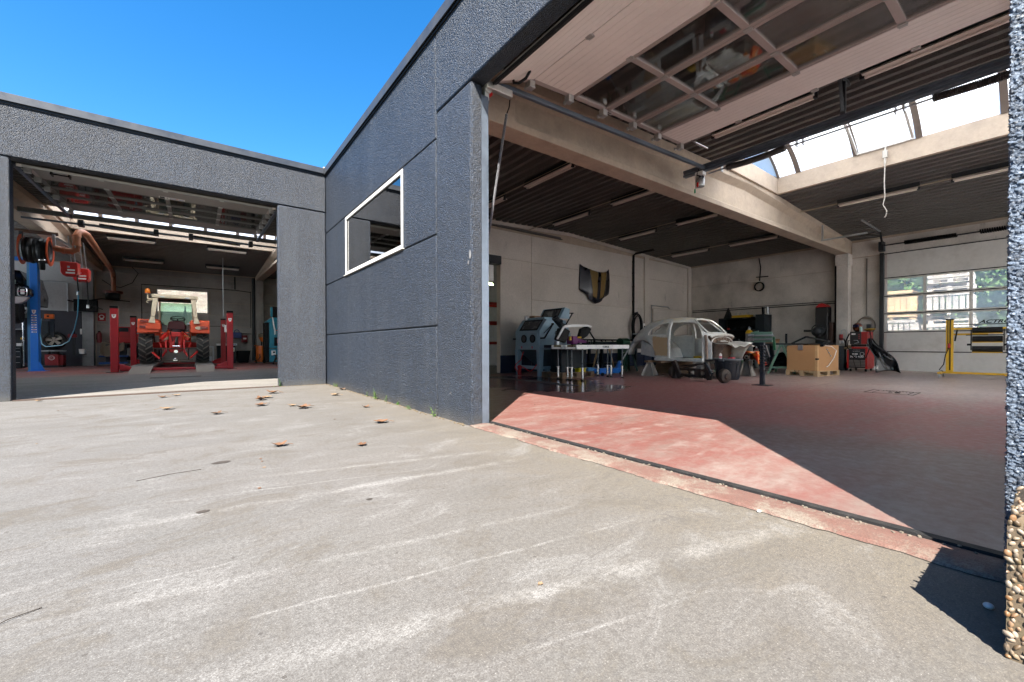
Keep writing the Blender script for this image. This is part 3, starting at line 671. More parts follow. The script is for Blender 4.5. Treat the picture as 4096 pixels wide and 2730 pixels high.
# ================================================= overhead sectional doors
hinge_m = mat('zinc hinge', (.5, .5, .48), .4, .7, .15, 10)
def frame2(b, mp, u0, v0, u1, v1, w, d):
    pass
def ribbed(b, pt, u0, u1, w0, w1, th, pitch=.092, gd=.005):
    """slab from u0..u1 (across sections) and w0..w1 (along), grooved on its inner (lower) face"""
    n = max(1, round((u1-u0)/pitch)); us = []
    for i in range(n):
        a, c = u0+(u1-u0)*i/n, u0+(u1-u0)*(i+1)/n
        us += [(a, 0), (c-.007, 0), (c-.005, gd), (c-.001, gd)]
    us.append((u1, 0))
    ring0 = [pt(u, w0, -d) for u, d in us]+[pt(u1, w0, -th), pt(u0, w0, -th)]
    ring1 = [pt(u, w1, -d) for u, d in us]+[pt(u1, w1, -th), pt(u0, w1, -th)]
    b.loft([ring0, ring1])
def sectional(t, pts, w0, w1, glazed, mull, mp, tracks=True, skin=None, rail_w=.06, roller=True, alu=None):
    """pts: polyline (u,z) of section joints; w0..w1 width; mp(u,w,z)->world"""
    skin = skin or M_door
    for i in range(len(pts)-1):
        (ua, za), (ub, zb) = pts[i], pts[i+1]; L = math.hypot(ub-ua, zb-za); du, dz = (ub-ua)/L, (zb-za)/L
        def pt(s, w_, d, ua=ua, za=za, du=du, dz=dz): return mp(ua+du*s+dz*d, w_, za+dz*s-du*d)
        gp = .006
        if i in glazed:
            b = MB(); fw_ = .052
            def bar(s0, s1, a0, a1, t0=0, t1=-.042):
                b.add([pt(s, w_, d) for d in (t0, t1) for s, w_ in ((s0, a0), (s1, a0), (s1, a1), (s0, a1))], [(0,3,2,1),(4,5,6,7),(0,1,5,4),(1,2,6,5),(2,3,7,6),(3,0,4,7)])
            bar(gp, fw_, w0, w1); bar(L-fw_, L-gp, w0, w1); bar(gp+.02, gp+.03, w0, w1, .006, 0); bar(L-.03, L-.02, w0, w1, .006, 0)
            ms = [w0]+mull+[w1]
            for j, mm in enumerate(ms):
                a0, a1 = (mm-.036, mm+.036) if 0 < j < len(ms)-1 else ((mm, mm+.07) if j == 0 else (mm-.07, mm))
                bar(fw_, L-fw_, a0, a1, -.001)
            b.build('section_frame', alu or (M_alu if tracks else skin), t, .003)
            for j in range(len(ms)-1):
                a0 = ms[j]+(.036 if j else .07); a1 = ms[j+1]-(.036 if j < len(ms)-2 else .07)
                b = MB(); b.add([pt(s, w_, d) for d in (-.018, -.024) for s, w_ in ((fw_, a0), (L-fw_, a0), (L-fw_, a1), (fw_, a1))], [(0,3,2,1),(4,5,6,7),(0,1,5,4),(1,2,6,5),(2,3,7,6),(3,0,4,7)])
                b.build('pane', M_acry if tracks else M_veil, t)
        else:
            b = MB(); ribbed(b, pt, gp, L-gp, w0+.06, w1-.06, .042); b.build('door_panel', skin, t, smooth=False)
            b = MB()
            for e0, e1 in ((w0, w0+.06), (w1-.06, w1)): b.add([pt(s, w_, d) for d in (.002, -.044) for s, w_ in ((gp, e0), (L-gp, e0), (L-gp, e1), (gp, e1))], [(0,3,2,1),(4,5,6,7),(0,1,5,4),(1,2,6,5),(2,3,7,6),(3,0,4,7)])
            b.build('end_cap', M_alu, t)
        b = MB(); b.add([pt(s, w_, d) for d in (-.046, -.052) for s, w_ in ((L-.014, w0), (L+.014, w0), (L+.014, w1), (L-.014, w1))], [(0,3,2,1),(4,5,6,7),(0,1,5,4),(1,2,6,5),(2,3,7,6),(3,0,4,7)]); b.build('joint_seal', black, t)
        # hinges at the upper joint, roller brackets at both ends
        if i < len(pts)-1:
            for mm in mull:
                b = MB(); c_ = pt(L, mm, .008); b.cbox(c_, (.07, .07, .012)); b.cyl(V(c_)+V(mp(0, -.04, 0))-V(mp(0, 0, 0)), V(c_)+V(mp(0, .04, 0))-V(mp(0, 0, 0)), .012, n=8); b.build('hinge', hinge_m, t)
            if roller:
                for e, sg in ((w0, -1), (w1, 1)):
                    b = MB(); c_ = pt(L-.05, e-sg*.02, .045); b.cbox(c_, (.085, .085, .085)); c2 = V(pt(L-.02, e, .03)); c3 = V(pt(L-.02, e+sg*.09, .03)); b.cyl(c2, c3, .012, n=8); b.cyl(c3-(c3-c2)*.15, c3+(c3-c2)*.15, .024, n=10)
                    b.build('roller_bracket', hinge_m, t, .006)
dr = thing('sectional_door', 'cream overhead sectional door with three glazed rows raised under the ceiling of the right hall', 'garage door')
mpR = lambda u, w_, z: (u, w_, z)
ptsR = [(2.66, 3.78), (3.19, 4.0), (3.85, 4.045), (4.50, 4.085), (5.15, 4.115), (5.77, 4.14), (6.40, 4.17)]
sectional(dr, ptsR, .14, 3.82, (2, 3, 4), [1.0, 1.95, 2.9], mpR)
MB().cbox((2.645, 1.98, 3.765), (.05, 3.66, .03), Matrix.Rotation(-.4, 3, 'Y')).build('bottom_seal', rubber, dr)
b = MB(); b.tube([(2.87, 3.76, 3.905), (2.88, 3.755, 3.84), (2.91, 3.70, 3.82), (2.945, 3.62, 3.845), (2.96, 3.57, 3.90), (2.965, 3.56, 3.96)], .016, 8); b.build('handle', black, dr)
MB().box(4.42, 3.765, 4.0725, 4.62, 3.81, 4.0745).build('type_plate', mat('paper label', (.6, .57, .55), .5, 0, .1, 30), dr)
text('SERIE 40', .03, dsteel, dr, (4.6, 3.775, 4.071), (-1, 0, 0), (0, 1, 0), 'plate_lettering')
b = MB(); b.cbox((6.52, 3.62, 4.17), (.3, .03, .03), Matrix.Rotation(.1, 3, 'Y')); b.cyl((6.35, 3.66, 4.2), (6.75, 3.55, 4.12), .018); b.build('spring_bumper', chrome, dr)
rebase(dr)
tr = thing('door_track', 'grey steel door track with cross rail under the roof of the right hall', 'track')
railm = railm_
for yy, sg in ((3.955, 1), (.03, -1)):
    b = MB(); pts = [(2.62, 0.0), (2.62, 3.55), (2.66, 3.74), (2.78, 3.86), (2.95, 3.90), (7.43, 4.10)]
    rr = []
    for i, (x, z) in enumerate(pts):
        x0, z0 = pts[max(i-1, 0)]; x1, z1 = pts[min(i+1, len(pts)-1)]; L = math.hypot(x1-x0, z1-z0); nx, nzz = -(z1-z0)/L, (x1-x0)/L
        q = [(.028, -.035), (.028, .035), (-.028, .035), (-.028, -.035)]
        rr.append([(x+nx*a, yy+c_*.75, z+nzz*a) for a, c_ in q])
    b.loft(rr); b.build('rail', railm, tr, .006)
    if sg > 0:
        MB().box(2.49, 3.845, -.02, 2.595, 3.865, 3.62).box(2.487, 3.845, -.02, 2.505, 3.93, 3.62).box(2.575, 3.866, -.02, 2.60, 3.92, 3.62).build('jamb_profile', railm, tr, .003)
        b = MB(); b.box(2.56, 3.86, 3.6, 2.62, 3.93, 3.78); b.cyl((2.6, 3.84, 3.72), (2.6, 4.0, 3.72), .05); b.box(2.55, 3.80, 3.70, 2.9, 3.86, 3.78); b.build('bottom_fixture', hinge_m, tr, .006)
        MB().cyl((2.64, 3.87, 3.69), (2.64, 3.95, 3.69), .03).build('cable_drum', redp, tr)
MB().prism([(7.40, 4.05), (7.49, 4.05), (7.49, 4.07), (7.43, 4.085), (7.43, 4.13), (7.49, 4.145), (7.49, 4.165), (7.40, 4.165), (7.385, 4.14), (7.385, 4.075)], 'y', -.3, 4.36) if False else MB().loft([[(x_, y_, z_) for x_, z_ in ((7.39, 4.05), (7.49, 4.05), (7.49, 4.165), (7.39, 4.165), (7.39, 4.13), (7.405, 4.12), (7.405, 4.095), (7.39, 4.085))] for y_ in (-.3, 4.36)]).build('cross_rail', railm, tr)
b = MB(); b.box(7.42, 1.89, 4.16, 7.47, 1.95, 4.72); b.bar((7.45, 1.92, 4.2), (7.28, 1.92, 4.66), .04); b.bar((7.2, 1.9, 4.66), (7.62, 1.9, 4.66), .05, .04); b.build('hanger', mat('slotted hanger steel', (.12, .13, .14), .4, .7), tr)
def helix(x, p0, p1, R_, r, turns, ax, sag=0):
    pts = []
    for k in range(turns*10+1):
        f_ = k/(turns*10); a_ = 2*math.pi*k/10; q = V(p0).lerp(V(p1), f_); q.z -= sag*math.sin(math.pi*f_)
        pts.append(q+(V((R_*math.cos(a_), 0, R_*math.sin(a_))) if ax == 'y' else V((0, R_*math.cos(a_), R_*math.sin(a_)))))
    return MB().tube(pts, r, 4)
for ya, yb2 in ((3.62, 2.70), (1.02, -.2)): helix(7.55, (7.55, ya, 4.03), (7.55, yb2, 4.03), .045, .0095, 64, 'y', .02).build('counter_spring', mat('oiled spring steel', (.10, .085, .08), .4, .6), tr)
b = MB(); b.cyl((7.55, 3.95, 4.03), (7.55, -.3, 4.03), .014); b.build('spring_shaft', steel, tr)
for y in (3.66, 2.49, 1.33): MB().box(7.50, y-.05, 3.98, 7.58, y-.035, 4.14).box(7.50, y+.035, 3.98, 7.58, y+.05, 4.14).box(7.42, y-.05, 4.1, 7.58, y+.05, 4.112).build('bearing_bracket', hinge_m, tr)
rebase(tr)
mo = thing('door_motor', 'small silver door motor with red and green pull toggles hanging off the cross rail', 'motor')
b = MB(); b.lathe([(.075, 3.80), (.08, 3.82), (.08, 3.97), (.07, 3.99)], (7.45, 4.06, 0), (0, 0, 1), 16); b.build('housing', mat('brushed alloy', (.5, .5, .5), .3, .9), mo)
MB().box(7.38, 3.97, 3.99, 7.5, 4.12, 4.06).build('mount', white, mo, .006); b = MB(); b.tube([(7.42, 4.02, 4.02), (7.40, 4.06, 4.1), (7.38, 4.08, 4.0), (7.38, 4.0, 3.95)], .012); b.build('cable', black, mo)
MB().box(7.36, 4.045, 3.77, 7.375, 4.075, 3.86).build('toggle', mat('red plastic', (.6, .01, .01), .4), mo, .004); MB().box(7.40, 4.12, 3.69, 7.415, 4.145, 3.77).build('toggle', mat('green plastic', (.01, .3, .12), .4), mo, .004)
b = MB(); b.tube([(7.405, 4.13, 3.77), (7.41, 4.12, 3.99)], .003, 4); b.build('cord', white, mo); rebase(mo)
sc_ = thing('spiral_cable', 'black and white spiral cable hanging off the raised door beside the left jamb', 'cable')
b = MB(); b.tube([(3.0, 3.98, 3.93), (2.99, 3.98, 3.75), (2.985, 3.985, 3.7), (2.95, 3.99, 3.61)], .007); b.build('cable', black, sc_)
n = 110; p0, p1 = V((2.95, 3.99, 3.61)), V((2.70, 4.02, 2.1))
for cidx, mm in enumerate((black, mat('pale cable sheath', (.55, .56, .6), .4))):
    b = MB(); pts = []
    for k in range(n*8+1):
        a_ = 2*math.pi*k/8+math.pi*cidx; q = p0.lerp(p1, k/(n*8)); pts.append(q+V((math.cos(a_)*.013, math.sin(a_)*.013, 0)))
    b.tube(pts, .0052, 3); b.build('coil', mm, sc_)
rebase(sc_)
# fluorescent fittings
lampw = mat('lamp reflector enamel', (.82, .74, .67), .45, 0, .05, 4)
def fitting(x, y, z, L, ax, label, grp='unlit fluorescent ceiling lamps'):
    t = thing('ceiling_lamp', label, 'lamp', grp)
    mp = (lambda a, c_, z_: (x+c_, y+a, z_)) if ax == 'y' else (lambda a, c_, z_: (x+a, y+c_, z_))
    def pr(poly, a0, a1, nm, mm):
        b = MB(); b.loft([[mp(a, c_, z_) for c_, z_ in poly] for a in (a0, a1)]); b.build(nm, mm, t)
    pr([(-.035, z+.02), (.035, z+.02), (.035, z+.12), (-.035, z+.12)], -L/2, L/2, 'casing', dsteel)
    pr([(-.03, z+.015), (.03, z+.015), (.085, z-.03), (.085, z-.036), (-.085, z-.036), (-.085, z-.03)], -L/2+.03, L/2-.03, 'reflector', lampw)
    b = MB(); b.cyl(mp(-L/2+.04, 0, z-.052), mp(L/2-.04, 0, z-.052), .014, n=8); b.build('tube', lampw, t)
    for e in (-1, 1):
        b = MB(); b.cbox(mp(e*(L/2-.02), 0, z-.03), (.05, .05, .07)); b.build('end_holder', dsteel, t)
    return rebase(t)
for x, y, z, L, lab in ((6.03, 6.67, 4.5, 1.52, 'fluorescent lamp behind the beam nearest the left jamb'), (6.05, 9.0, 4.5, 1.5, 'fluorescent lamp partly cut by the left jamb and crossed by the spiral cable'),
        (8.63, 6.33, 4.53, 1.52, 'fluorescent lamp above the blast cabinet emerging from under the beam'), (8.66, 8.60, 4.53, 1.45, 'fluorescent lamp over the blast cabinet beside the side wall'),
        (11.58, 6.40, 4.52, 1.3, 'fluorescent lamp over the car body under the beam'), (11.65, 8.5, 4.52, 1.45, 'fluorescent lamp above the striped bonnet'),
        (15.33, 6.46, 4.46, 1.62, 'fluorescent lamp nearest the far end of the concrete beam'), (15.35, 8.78, 4.46, 1.55, 'fluorescent lamp nearest the far corner of the right hall'),
        (13.32, 2.77, 4.5, 1.55, 'fluorescent lamp hanging left of the dangling white cord'), (13.32, .74, 4.5, 1.5, 'fluorescent lamp at the right edge past the dangling white cord'),
        (7.0, 2.85, 4.42, 1.5, 'fluorescent lamp right behind the raised door panel left of the slotted hanger'), (7.0, .9, 4.42, 1.45, 'fluorescent lamp right behind the raised door panel right of the slotted hanger')):
    fitting(x, y, z, L, 'y', lab)
cb = thing('cable_run', 'thin white cable run along the dark roof deck between the lamps', 'cable')
b = MB()
for x, z in ((6.0, 4.55), (8.6, 4.6), (11.6, 4.6), (13.3, 4.52), (13.4, 4.56), (15.3, 4.5)): b.tube([(x, -1, z), (x, 4.4, z)] if x in (13.3, 13.4) else [(x, 4.85, z), (x, 10.4, z)], .012)
b.build('cable', mat('yellowed cable', (.45, .38, .28), .5), cb); rebase(cb)
bk = thing('wall_bracket', 'galvanised hanger frame fixed to the far part of the concrete beam', 'bracket')
MB().box(15.2, 4.40, 4.06, 15.25, 4.44, 4.5).box(15.18, 3.35, 4.02, 15.25, 4.44, 4.06).box(14.95, 3.4, 4.35, 16.9, 3.44, 4.39).build('angle', steel, bk); b = MB(); b.bar((16.9, 3.42, 4.37), (18.15, 3.6, 4.15), .05); b.build('rail', dsteel, bk); rebase(bk)

# closed door in the back wall
bd = thing('sectional_door', 'closed white sectional door with nine windows in the back wall', 'garage door')
mpB = lambda u, w_, z: (18.26-z, w_, u)
sectional(bd, [(.02, 0), (.63, 0), (1.27, 0), (1.88, 0), (2.46, 0), (3.06, 0), (3.86, 0)], -.38, 3.56, (2, 3, 4), [.64, 1.62, 2.6], mpB, False, mat('dirty white door skin', (.6, .59, .56), .5, 0, .1, 1.2, .1, 100, .35, (.32, .29, .25)))
text('ACTROS', .13, black, bd, (18.228, 1.46, 1.485), (0, -1, 0), (0, 0, 1), 'sticker_lettering', .001, .35, 1.35, .004)
for yy in (3.62,):
    b = MB(); b.box(18.12, yy-.05, 0, 18.26, yy+.05, 3.9); b.build('track', dsteel, bd, .006)
b = MB(); b.cyl((18.05, 3.6, 4.12), (18.05, -.4, 4.12), .02); b.box(18.0, 3.55, 3.95, 18.25, 3.68, 4.25); b.build('shaft', dsteel, bd)
for ya, yb2 in ((3.05, 1.9), (1.45, -.2)): helix(0, (18.05, ya, 4.12), (18.05, yb2, 4.12), .055, .018, 36, 'y').build('torsion_spring', black, bd)
rebase(bd)

# ================================================= things behind the back door: crates, pallets, hedge
paleg = mat('silvered pallet wood', (.68, .63, .56), .8, 0, .2, 6, .3, 40); newwood = mat('fresh crate wood', (.74, .52, .29), .7, 0, .15, 6, .3, 40)
def crate(x, y, z, wx, wy, h, m, label, grp, gap=.045):
    t = thing('wooden_crate', label, 'crate', grp)
    n = max(4, int(wy/.16))
    for k in range(n):
        yy = y-wy/2+wy*(k+.5)/n; s_ = wy/n-gap*(.6+.7*rn.random())
        MB().box(x-wx/2, yy-s_/2, z+.12, x-wx/2+.022, yy+s_/2, z+h-.1).build('slat', m, t)
    for zz in (z+.10, z+h-.11): MB().box(x-wx/2-.024, y-wy/2, zz, x-wx/2-.002, y+wy/2, zz+.10).build('rail_board', m, t)
    for s_ in (-1, 1):
        for k in range(4):
            xx = x-wx/2+wx*(k+.5)/4; MB().box(xx-.09, y+s_*wy/2-.011, z+.12, xx+.09, y+s_*wy/2+.011, z+h-.1).build('slat', m, t)
        MB().box(x-wx/2, y+s_*(wy/2+.012)-.011, z+.1, x+wx/2, y+s_*(wy/2+.012)+.011, z+.2).build('rail_board', m, t)
    for k in (-1, 0, 1): MB().box(x-wx/2, y+k*(wy/2-.06)-.05, z, x+wx/2, y+k*(wy/2-.06)+.05, z+.1).build('foot_block', m, t)
    MB().box(x-wx/2+.05, y-wy/2+.05, z+.101, x+wx/2-.05, y+wy/2-.05, z+.12).box(x-wx/2+.01, y-wy/2+.03, z+h-.008, x+wx/2-.01, y+wy/2-.03, z+h+.012).build('base_board', m, t)
    return rebase(t)
cg = 'wooden crates and pallets stacked outside the back door'
crate(22.6, 4.05, 0, 1.1, 1.3, .95, paleg, 'grey slatted crate at the bottom of the left stack outside the back door', cg)
crate(22.6, 4.05, .97, 1.1, 1.3, .85, paleg, 'grey slatted crate in the middle of the left stack outside the back door', cg)
crate(22.6, 4.1, 1.84, 1.1, 1.25, 1.12, newwood, 'fresh orange crate on top of the left stack outside the back door', cg, .015)
crate(22.9, 2.7, 0, 1.1, 1.5, .85, paleg, 'low grey crate at the foot of the tall pallet stack', cg)
crate(22.9, 2.6, .87, 1.1, 1.35, .75, paleg, 'second grey crate in the tall pallet stack', cg)
crate(22.9, 2.55, 1.98, 1.0, 1.2, .82, paleg, 'grey slatted crate under the loose pallets of the tall stack', cg)
def pallet(name, label, m, grp, L=1.2, W=.8, far=False):
    t = thing(name, label, 'pallet', grp); n = 5 if far else 7
    for k in range(n):
        y = -W/2+.05+(W-.1)*k/(n-1); MB().box(-L/2, y-.048, .122, L/2, y+.048, .144).build('deck_board', m, t, .002)
    for x in (-L/2+.072, 0, L/2-.072):
        MB().box(x-.07, -W/2, .1, x+.07, W/2, .121).build('stringer_board', m, t)
        for y in (-W/2+.05, 0, W/2-.05): MB().box(x-.07, y-.05, .022, x+.07, y+.05, .0995).build('block', m, t, .003)
    for y in (-W/2+.05, 0, W/2-.05): MB().box(-L/2, y-.05, 0, L/2, y+.05, .0215).build('bottom_board', m, t)
    return t
pp = pallet('pallet', 'grey pallet lying between the crates of the tall stack', paleg, cg, far=True); pp.rotation_euler = (0, 0, R(88)); pp.location = (22.9, 2.5, 1.63)
for k, (z, dx, rz, ti, lab) in enumerate(((1.79, .03, 86, 0, 'grey pallet with raised edge over the gap of the tall stack'), (2.82, -.02, 91, 0, 'lowest loose pallet on the tall stack'), (2.98, .05, 87, .05, 'second loose pallet on the tall stack'), (3.16, -.04, 93, .07, 'tilted pallet on the tall stack'), (3.36, .03, 90, .09, 'topmost tilted pallet on the tall stack'))):
    q = copy_tree(pp); q['label'] = lab; q.location = (22.9+dx, 2.55, z); q.rotation_euler = (ti, 0, R(rz))
leafm = []
for k, c_ in enumerate(((.07, .15, .03), (.11, .20, .045), (.045, .10, .025))): leafm.append(mat('leaf green %d' % k, c_, .6, 0, .3, 3))
def foliage(t, c, r, n, size, seed):
    q = random.Random(seed)
    for k, mm in enumerate(leafm):
        b = MB()
        for i in range(n):
            while True:
                p = V((q.uniform(-1, 1), q.uniform(-1, 1), q.uniform(-1, 1)))
                if p.length < 1 and noise.noise(p*2.3+V((seed, k*.1, 0)))+p.length*.5 > .12: break
            p = V((p.x*r[0], p.y*r[1], p.z*r[2]))+V(c); u = V((q.gauss(0, 1), q.gauss(0, 1), q.gauss(0, .6))).normalized(); w_ = u.orthogonal().normalized(); w_.rotate(Quaternion(u, q.uniform(0, 6)))
            s_ = size*q.uniform(.6, 1.3); x = u.cross(w_)
            b.add([p-x*s_*.3, p+w_*s_*.5, p+x*s_*.3, p-w_*s_*.5], [(0, 1, 2, 3)])
        b.build('crown', mm, t, recalc=False, smooth=False)
for k, (x, y, h, r, lab) in enumerate(((27.5, 4.7, 2.6, 2.1, 'green leafy bush behind the left crate stack'), (28.6, 1.2, 2.8, 2.4, 'green leafy tree behind the yellow stand and the right windows'), (29.5, 3.4, 3.6, 2.3, 'tall leafy tree behind the tall pallet stack'), (29.0, -1.6, 3, 2.4, 'leafy tree to the right of the back door windows'), (28.2, 7.2, 3, 2.4, 'leafy tree beyond the back wall left of the crates'))):
    t = thing('leafy_tree', lab, 'tree', 'trees behind the yard'); b = MB(); b.tube([(x, y, -.1), (x+.1, y, 1.2), (x-.05, y+.1, h)], .16, 8, .05)
    for a_ in range(6): b.tube([(x, y, 1+a_*.25), (x+math.cos(a_*1.7)*r*.7, y+math.sin(a_*1.7)*r*.7, h*.6+a_*.35)], .05, 5, .015)
    b.build('trunk', oldwood, t); foliage(t, (x, y, h), (r, r, r*.95), 2600, .26, k+1); rebase(t)
# ================================================= right hall: machines and things on the floor
cabm = mat('grey blue hammer paint', (.25, .37, .45), .5, 0, .12, 8, .15, 160, .1, (.1, .12, .13))
# blast cabinet (front faces -X)
t = thing('blast_cabinet', 'grey blue sandblasting cabinet with raised viewing lid by the side wall', 'cabinet')
X0c, Ya, Yb_ = 7.46, 8.60, 9.68
def cpr(b, pts, y0, y1): return b.prism([(p[0], p[1]) for p in pts], 'y', y0, y1)
b = MB(); cpr(b, [(7.46, .74), (8.66, .74), (8.66, 1.2), (8.45, 1.58), (7.72, 1.60), (7.46, 1.26)], Ya, Yb_); b.build('body', cabm, t, .012)
b = MB(); b.box(7.44, Ya+.08, .86, 7.47, Yb_-.08, 1.22); b.build('front_panel', cabm, t, .006)
b = MB(); b.loft([[(7.52, Ya+.02, .74), (8.6, Ya+.02, .74), (8.6, Yb_-.02, .74), (7.52, Yb_-.02, .74)], [(8.0, 9.05, .2), (8.2, 9.05, .2), (8.2, 9.25, .2), (8.0, 9.25, .2)]]); b.build('hopper', mat('dark blue grey paint', (.06, .09, .12), .5), t)
for x in (7.47, 8.6):
    for y in (Ya+.01, Yb_-.11):
        b = MB(); b.bar((x+.06, y+.05, 0), (x+.06, y+.05, .74), .10, .12, (1, 0, 0), .13, .17); b.build('leg', cabm, t, .004)
MB().box(7.50, Ya+.1, .2, 7.56, Yb_-.1, .29).box(7.6, Ya+.03, .2, 8.6, Ya+.09, .28).build('stretcher', cabm, t, .004)
for y in (8.86, 9.42 - .18):
    b = MB(); b.ring((7.432, y, 1.05), (1, 0, 0), .085, .115, .03, 20); b.build('arm_hole', black, t); MB().cyl((7.425, y, 1.05), (7.46, y, 1.05), .084, n=18).build('glove', mat('ribbed rubber glove', (.05, .05, .055), .6), t)
# sloping window: face from (7.46,1.26) to (7.72,1.60)
u = V((.26, 0, .34)).normalized(); nrm = V((-.34, 0, .26)).normalized(); o_ = V((7.46, 0, 1.26))
def slope(b, s0, s1, y0, y1, h0, h1, o=o_, u=u, nrm=nrm): return b.add([o+u*s+V((0, y, 0))+nrm*h for h in (h0, h1) for s, y in ((s0, y0), (s1, y0), (s1, y1), (s0, y1))], [(0,3,2,1),(4,5,6,7),(0,1,5,4),(1,2,6,5),(2,3,7,6),(3,0,4,7)])
b = MB()
for a in ((.03, .07, 8.72, 9.5), (.36, .40, 8.72, 9.5), (.07, .36, 8.72, 8.76), (.07, .36, 9.46, 9.5)): slope(b, *a, 0, .016)
b.build('window_frame', black, t); b = MB(); slope(b, .07, .36, 8.76, 9.46, .002, .008); b.build('window', mat('smoky screen', (.10, .10, .10), .25), t)
MB().box(7.76, 8.75, 1.60, 8.2, 9.55, 1.66).build('hatch', cabm, t, .006)
# raised second lid above
o2 = V((8.12, 0, 1.62)); u2_ = V((.22, 0, .34)).normalized(); n2 = V((-.34, 0, .22)).normalized()
b = MB(); slope(b, 0, .38, 8.50, 9.42, -.02, 0, o2, u2_, n2); b.build('lid', cabm, t, .004)
b = MB(); b.prism([(8.12, 1.62), (8.33, 1.94), (8.52, 1.9), (8.5, 1.62)], 'y', 8.50, 8.515); b.build('lid_cheek', cabm, t)
b = MB()
for a in ((.03, .07, 8.6, 9.33), (.31, .35, 8.6, 9.33), (.07, .31, 8.6, 8.64), (.07, .31, 9.29, 9.33)): slope(b, *a, 0, .014, o2, u2_, n2)
b.build('lid_window_frame', black, t); b = MB(); slope(b, .07, .31, 8.64, 9.29, .001, .006, o2, u2_, n2); b.build('lid_window', mat('smoky screen', (.10, .10, .10), .25), t)
b = MB(); b.bar((7.46, 8.56, 1.06), (7.62, 8.56, 1.07), .03, .04); b.bar((7.62, 8.565, 1.07), (7.92, 8.565, 1.45), .025, .035); b.bar((7.6, 8.58, 1.2), (7.92, 8.575, 1.46), .014); b.cyl((7.92, 8.54, 1.46), (7.92, 8.6, 1.46), .028); b.build('gas_strut', black, t)
b = MB(); b.bar((8.4, 8.54, 1.45), (8.62, 8.5, 1.78), .025, .03); b.bar((8.5, 8.5, 1.78), (8.66, 8.5, 1.79), .03); b.cyl((8.4, 8.52, 1.45), (8.4, 8.6, 1.45), .03); b.build('gas_strut', black, t)
b = MB(); b.bar((7.43, 9.62, 1.05), (7.45, 9.78, 1.05), .02, .04); b.build('latch', black, t)
for y in (8.88, 9.34): MB().cyl((7.43, y, .84), (7.43, y, .78), .014).build('latch', mat('red plastic', (.6, .01, .01), .4), t)
MB().lathe([(.05, 0), (.055, .06), (.05, .11), (.0, .13)], (7.72, 9.5, 1.60)).build('air_valve', steel, t)
hz_ = mat('red air hose', (.6, .015, .01), .4)
b = MB(); b.tube([(7.5, 9.35, .68), (7.42, 9.3, .6), (7.4, 9.34, .45), (7.36, 9.52, .33), (7.36, 9.58, .22), (7.38, 9.45, .1)], .011); b.tube([(7.38, 9.35, .2), (7.36, 9.2, .26), (7.36, 9.05, .2), (7.37, 8.9, .14), (7.42, 8.8, .22), (7.5, 8.68, .42)], .011); b.build('hose', hz_, t)
MB().lathe([(.05, 0), (.06, .05), (.05, .2), (.07, .26), (.03, .3)], (7.38, 9.38, .0)).build('foot_pedal', mat('red plastic dark', (.3, .01, .012), .45), t)
rebase(t)
tag(MB().box(7.78, 9.2, 1.662, 8.05, 9.42, 1.72).build('cardboard_box', mat('brown card', (.22, .12, .055), .8), bev=.004), 'small brown carton on top of the blast cabinet', 'box')

# band saw on its cabinet, standing on the old pallet
pl = pallet('pallet', 'worn brown pallet under the band saw', oldwood, 'pallets on the hall floor'); pl.location = (8.02, 8.07, .012)
t = thing('band_saw', 'black and white band saw with purple vice on a dark cabinet', 'saw')
dk = mat('dark slate cabinet paint', (.014, .020, .025), .55, 0, .2, 5, spec=.3)
MB().box(7.55, 7.85, .157, 7.95, 8.25, .80).build('cabinet', dk, t, .01); MB().box(7.95, 7.85, .157, 8.5, 8.25, .74).build('cabinet', dk, t, .01)
MB().box(7.35, 7.8, .80, 8.4, 8.3, .88).build('bed', dk, t, .01)
b = MB(); b.cyl((7.5, 7.95, .88), (7.5, 7.95, .97), .07); b.build('pivot', steel, t)
b = MB(); b.prism([(7.42, 1.02), (7.52, .98), (7.78, .93), (7.95, 1.25), (7.75, 1.33), (7.55, 1.32)], 'y', 7.9, 8.0); b.build('wheel_guard', black, t, .02)
b = MB(); b.prism([(8.28, 1.10), (8.45, 1.04), (8.62, 1.12), (8.78, 1.32), (8.62, 1.40), (8.36, 1.32)], 'y', 7.9, 8.0); b.build('wheel_guard', black, t, .02)
b = MB(); b.prism([(7.66, 1.32), (8.0, 1.345), (8.6, 1.38), (8.74, 1.36), (8.74, 1.40), (8.56, 1.435), (8.0, 1.425), (7.78, 1.40)], 'y', 7.86, 8.06); b.build('bow', white, t, .01)
b = MB(); b.prism([(7.42, 1.04), (7.455, 1.02), (7.70, 1.33), (7.78, 1.40), (7.66, 1.37)], 'y', 7.86, 7.9); b.build('bow_cover', white, t, .004)
b = MB(); b.cyl((7.7, 7.98, 1.38), (7.48, 7.98, 1.56), .085, n=14); b.ring((7.45, 7.98, 1.58), (-.77, 0, .63), .05, .085, .03, 14); b.cyl((7.62, 7.98, 1.45), (7.55, 7.85, 1.5), .05); b.build('motor', dk, t)
MB().box(8.0, 7.86, .90, 8.16, 8.1, 1.11).build('vice', mat('purple paint', (.13, .012, .11), .35), t, .006); b = MB(); b.prism([(8.16, .93), (8.62, .93), (8.62, .97), (8.16, 1.06)], 'y', 7.88, 8.0); b.build('vice_arm', mat('purple paint', (.13, .012, .11), .35), t, .006)
MB().box(7.88, 7.85, 1.0, 7.93, 7.9, 1.1).box(8.2, 7.86, 1.06, 8.32, 7.9, 1.10).build('blade_guide', yellowp, t)
b = MB(); b.bar((8.72, 7.98, 1.3), (8.95, 7.95, 1.02), .03); b.bar((8.95, 7.95, 1.02), (8.9, 7.95, .88), .04); b.torus((8.6, 7.83, .94), (0, 1, 0), .09, .012); b.cyl((8.6, 7.83, .94), (8.85, 7.95, .94), .03); b.box(8.6, 7.85, .86, 8.95, 8.1, .90); b.build('feed_arm', black, t)
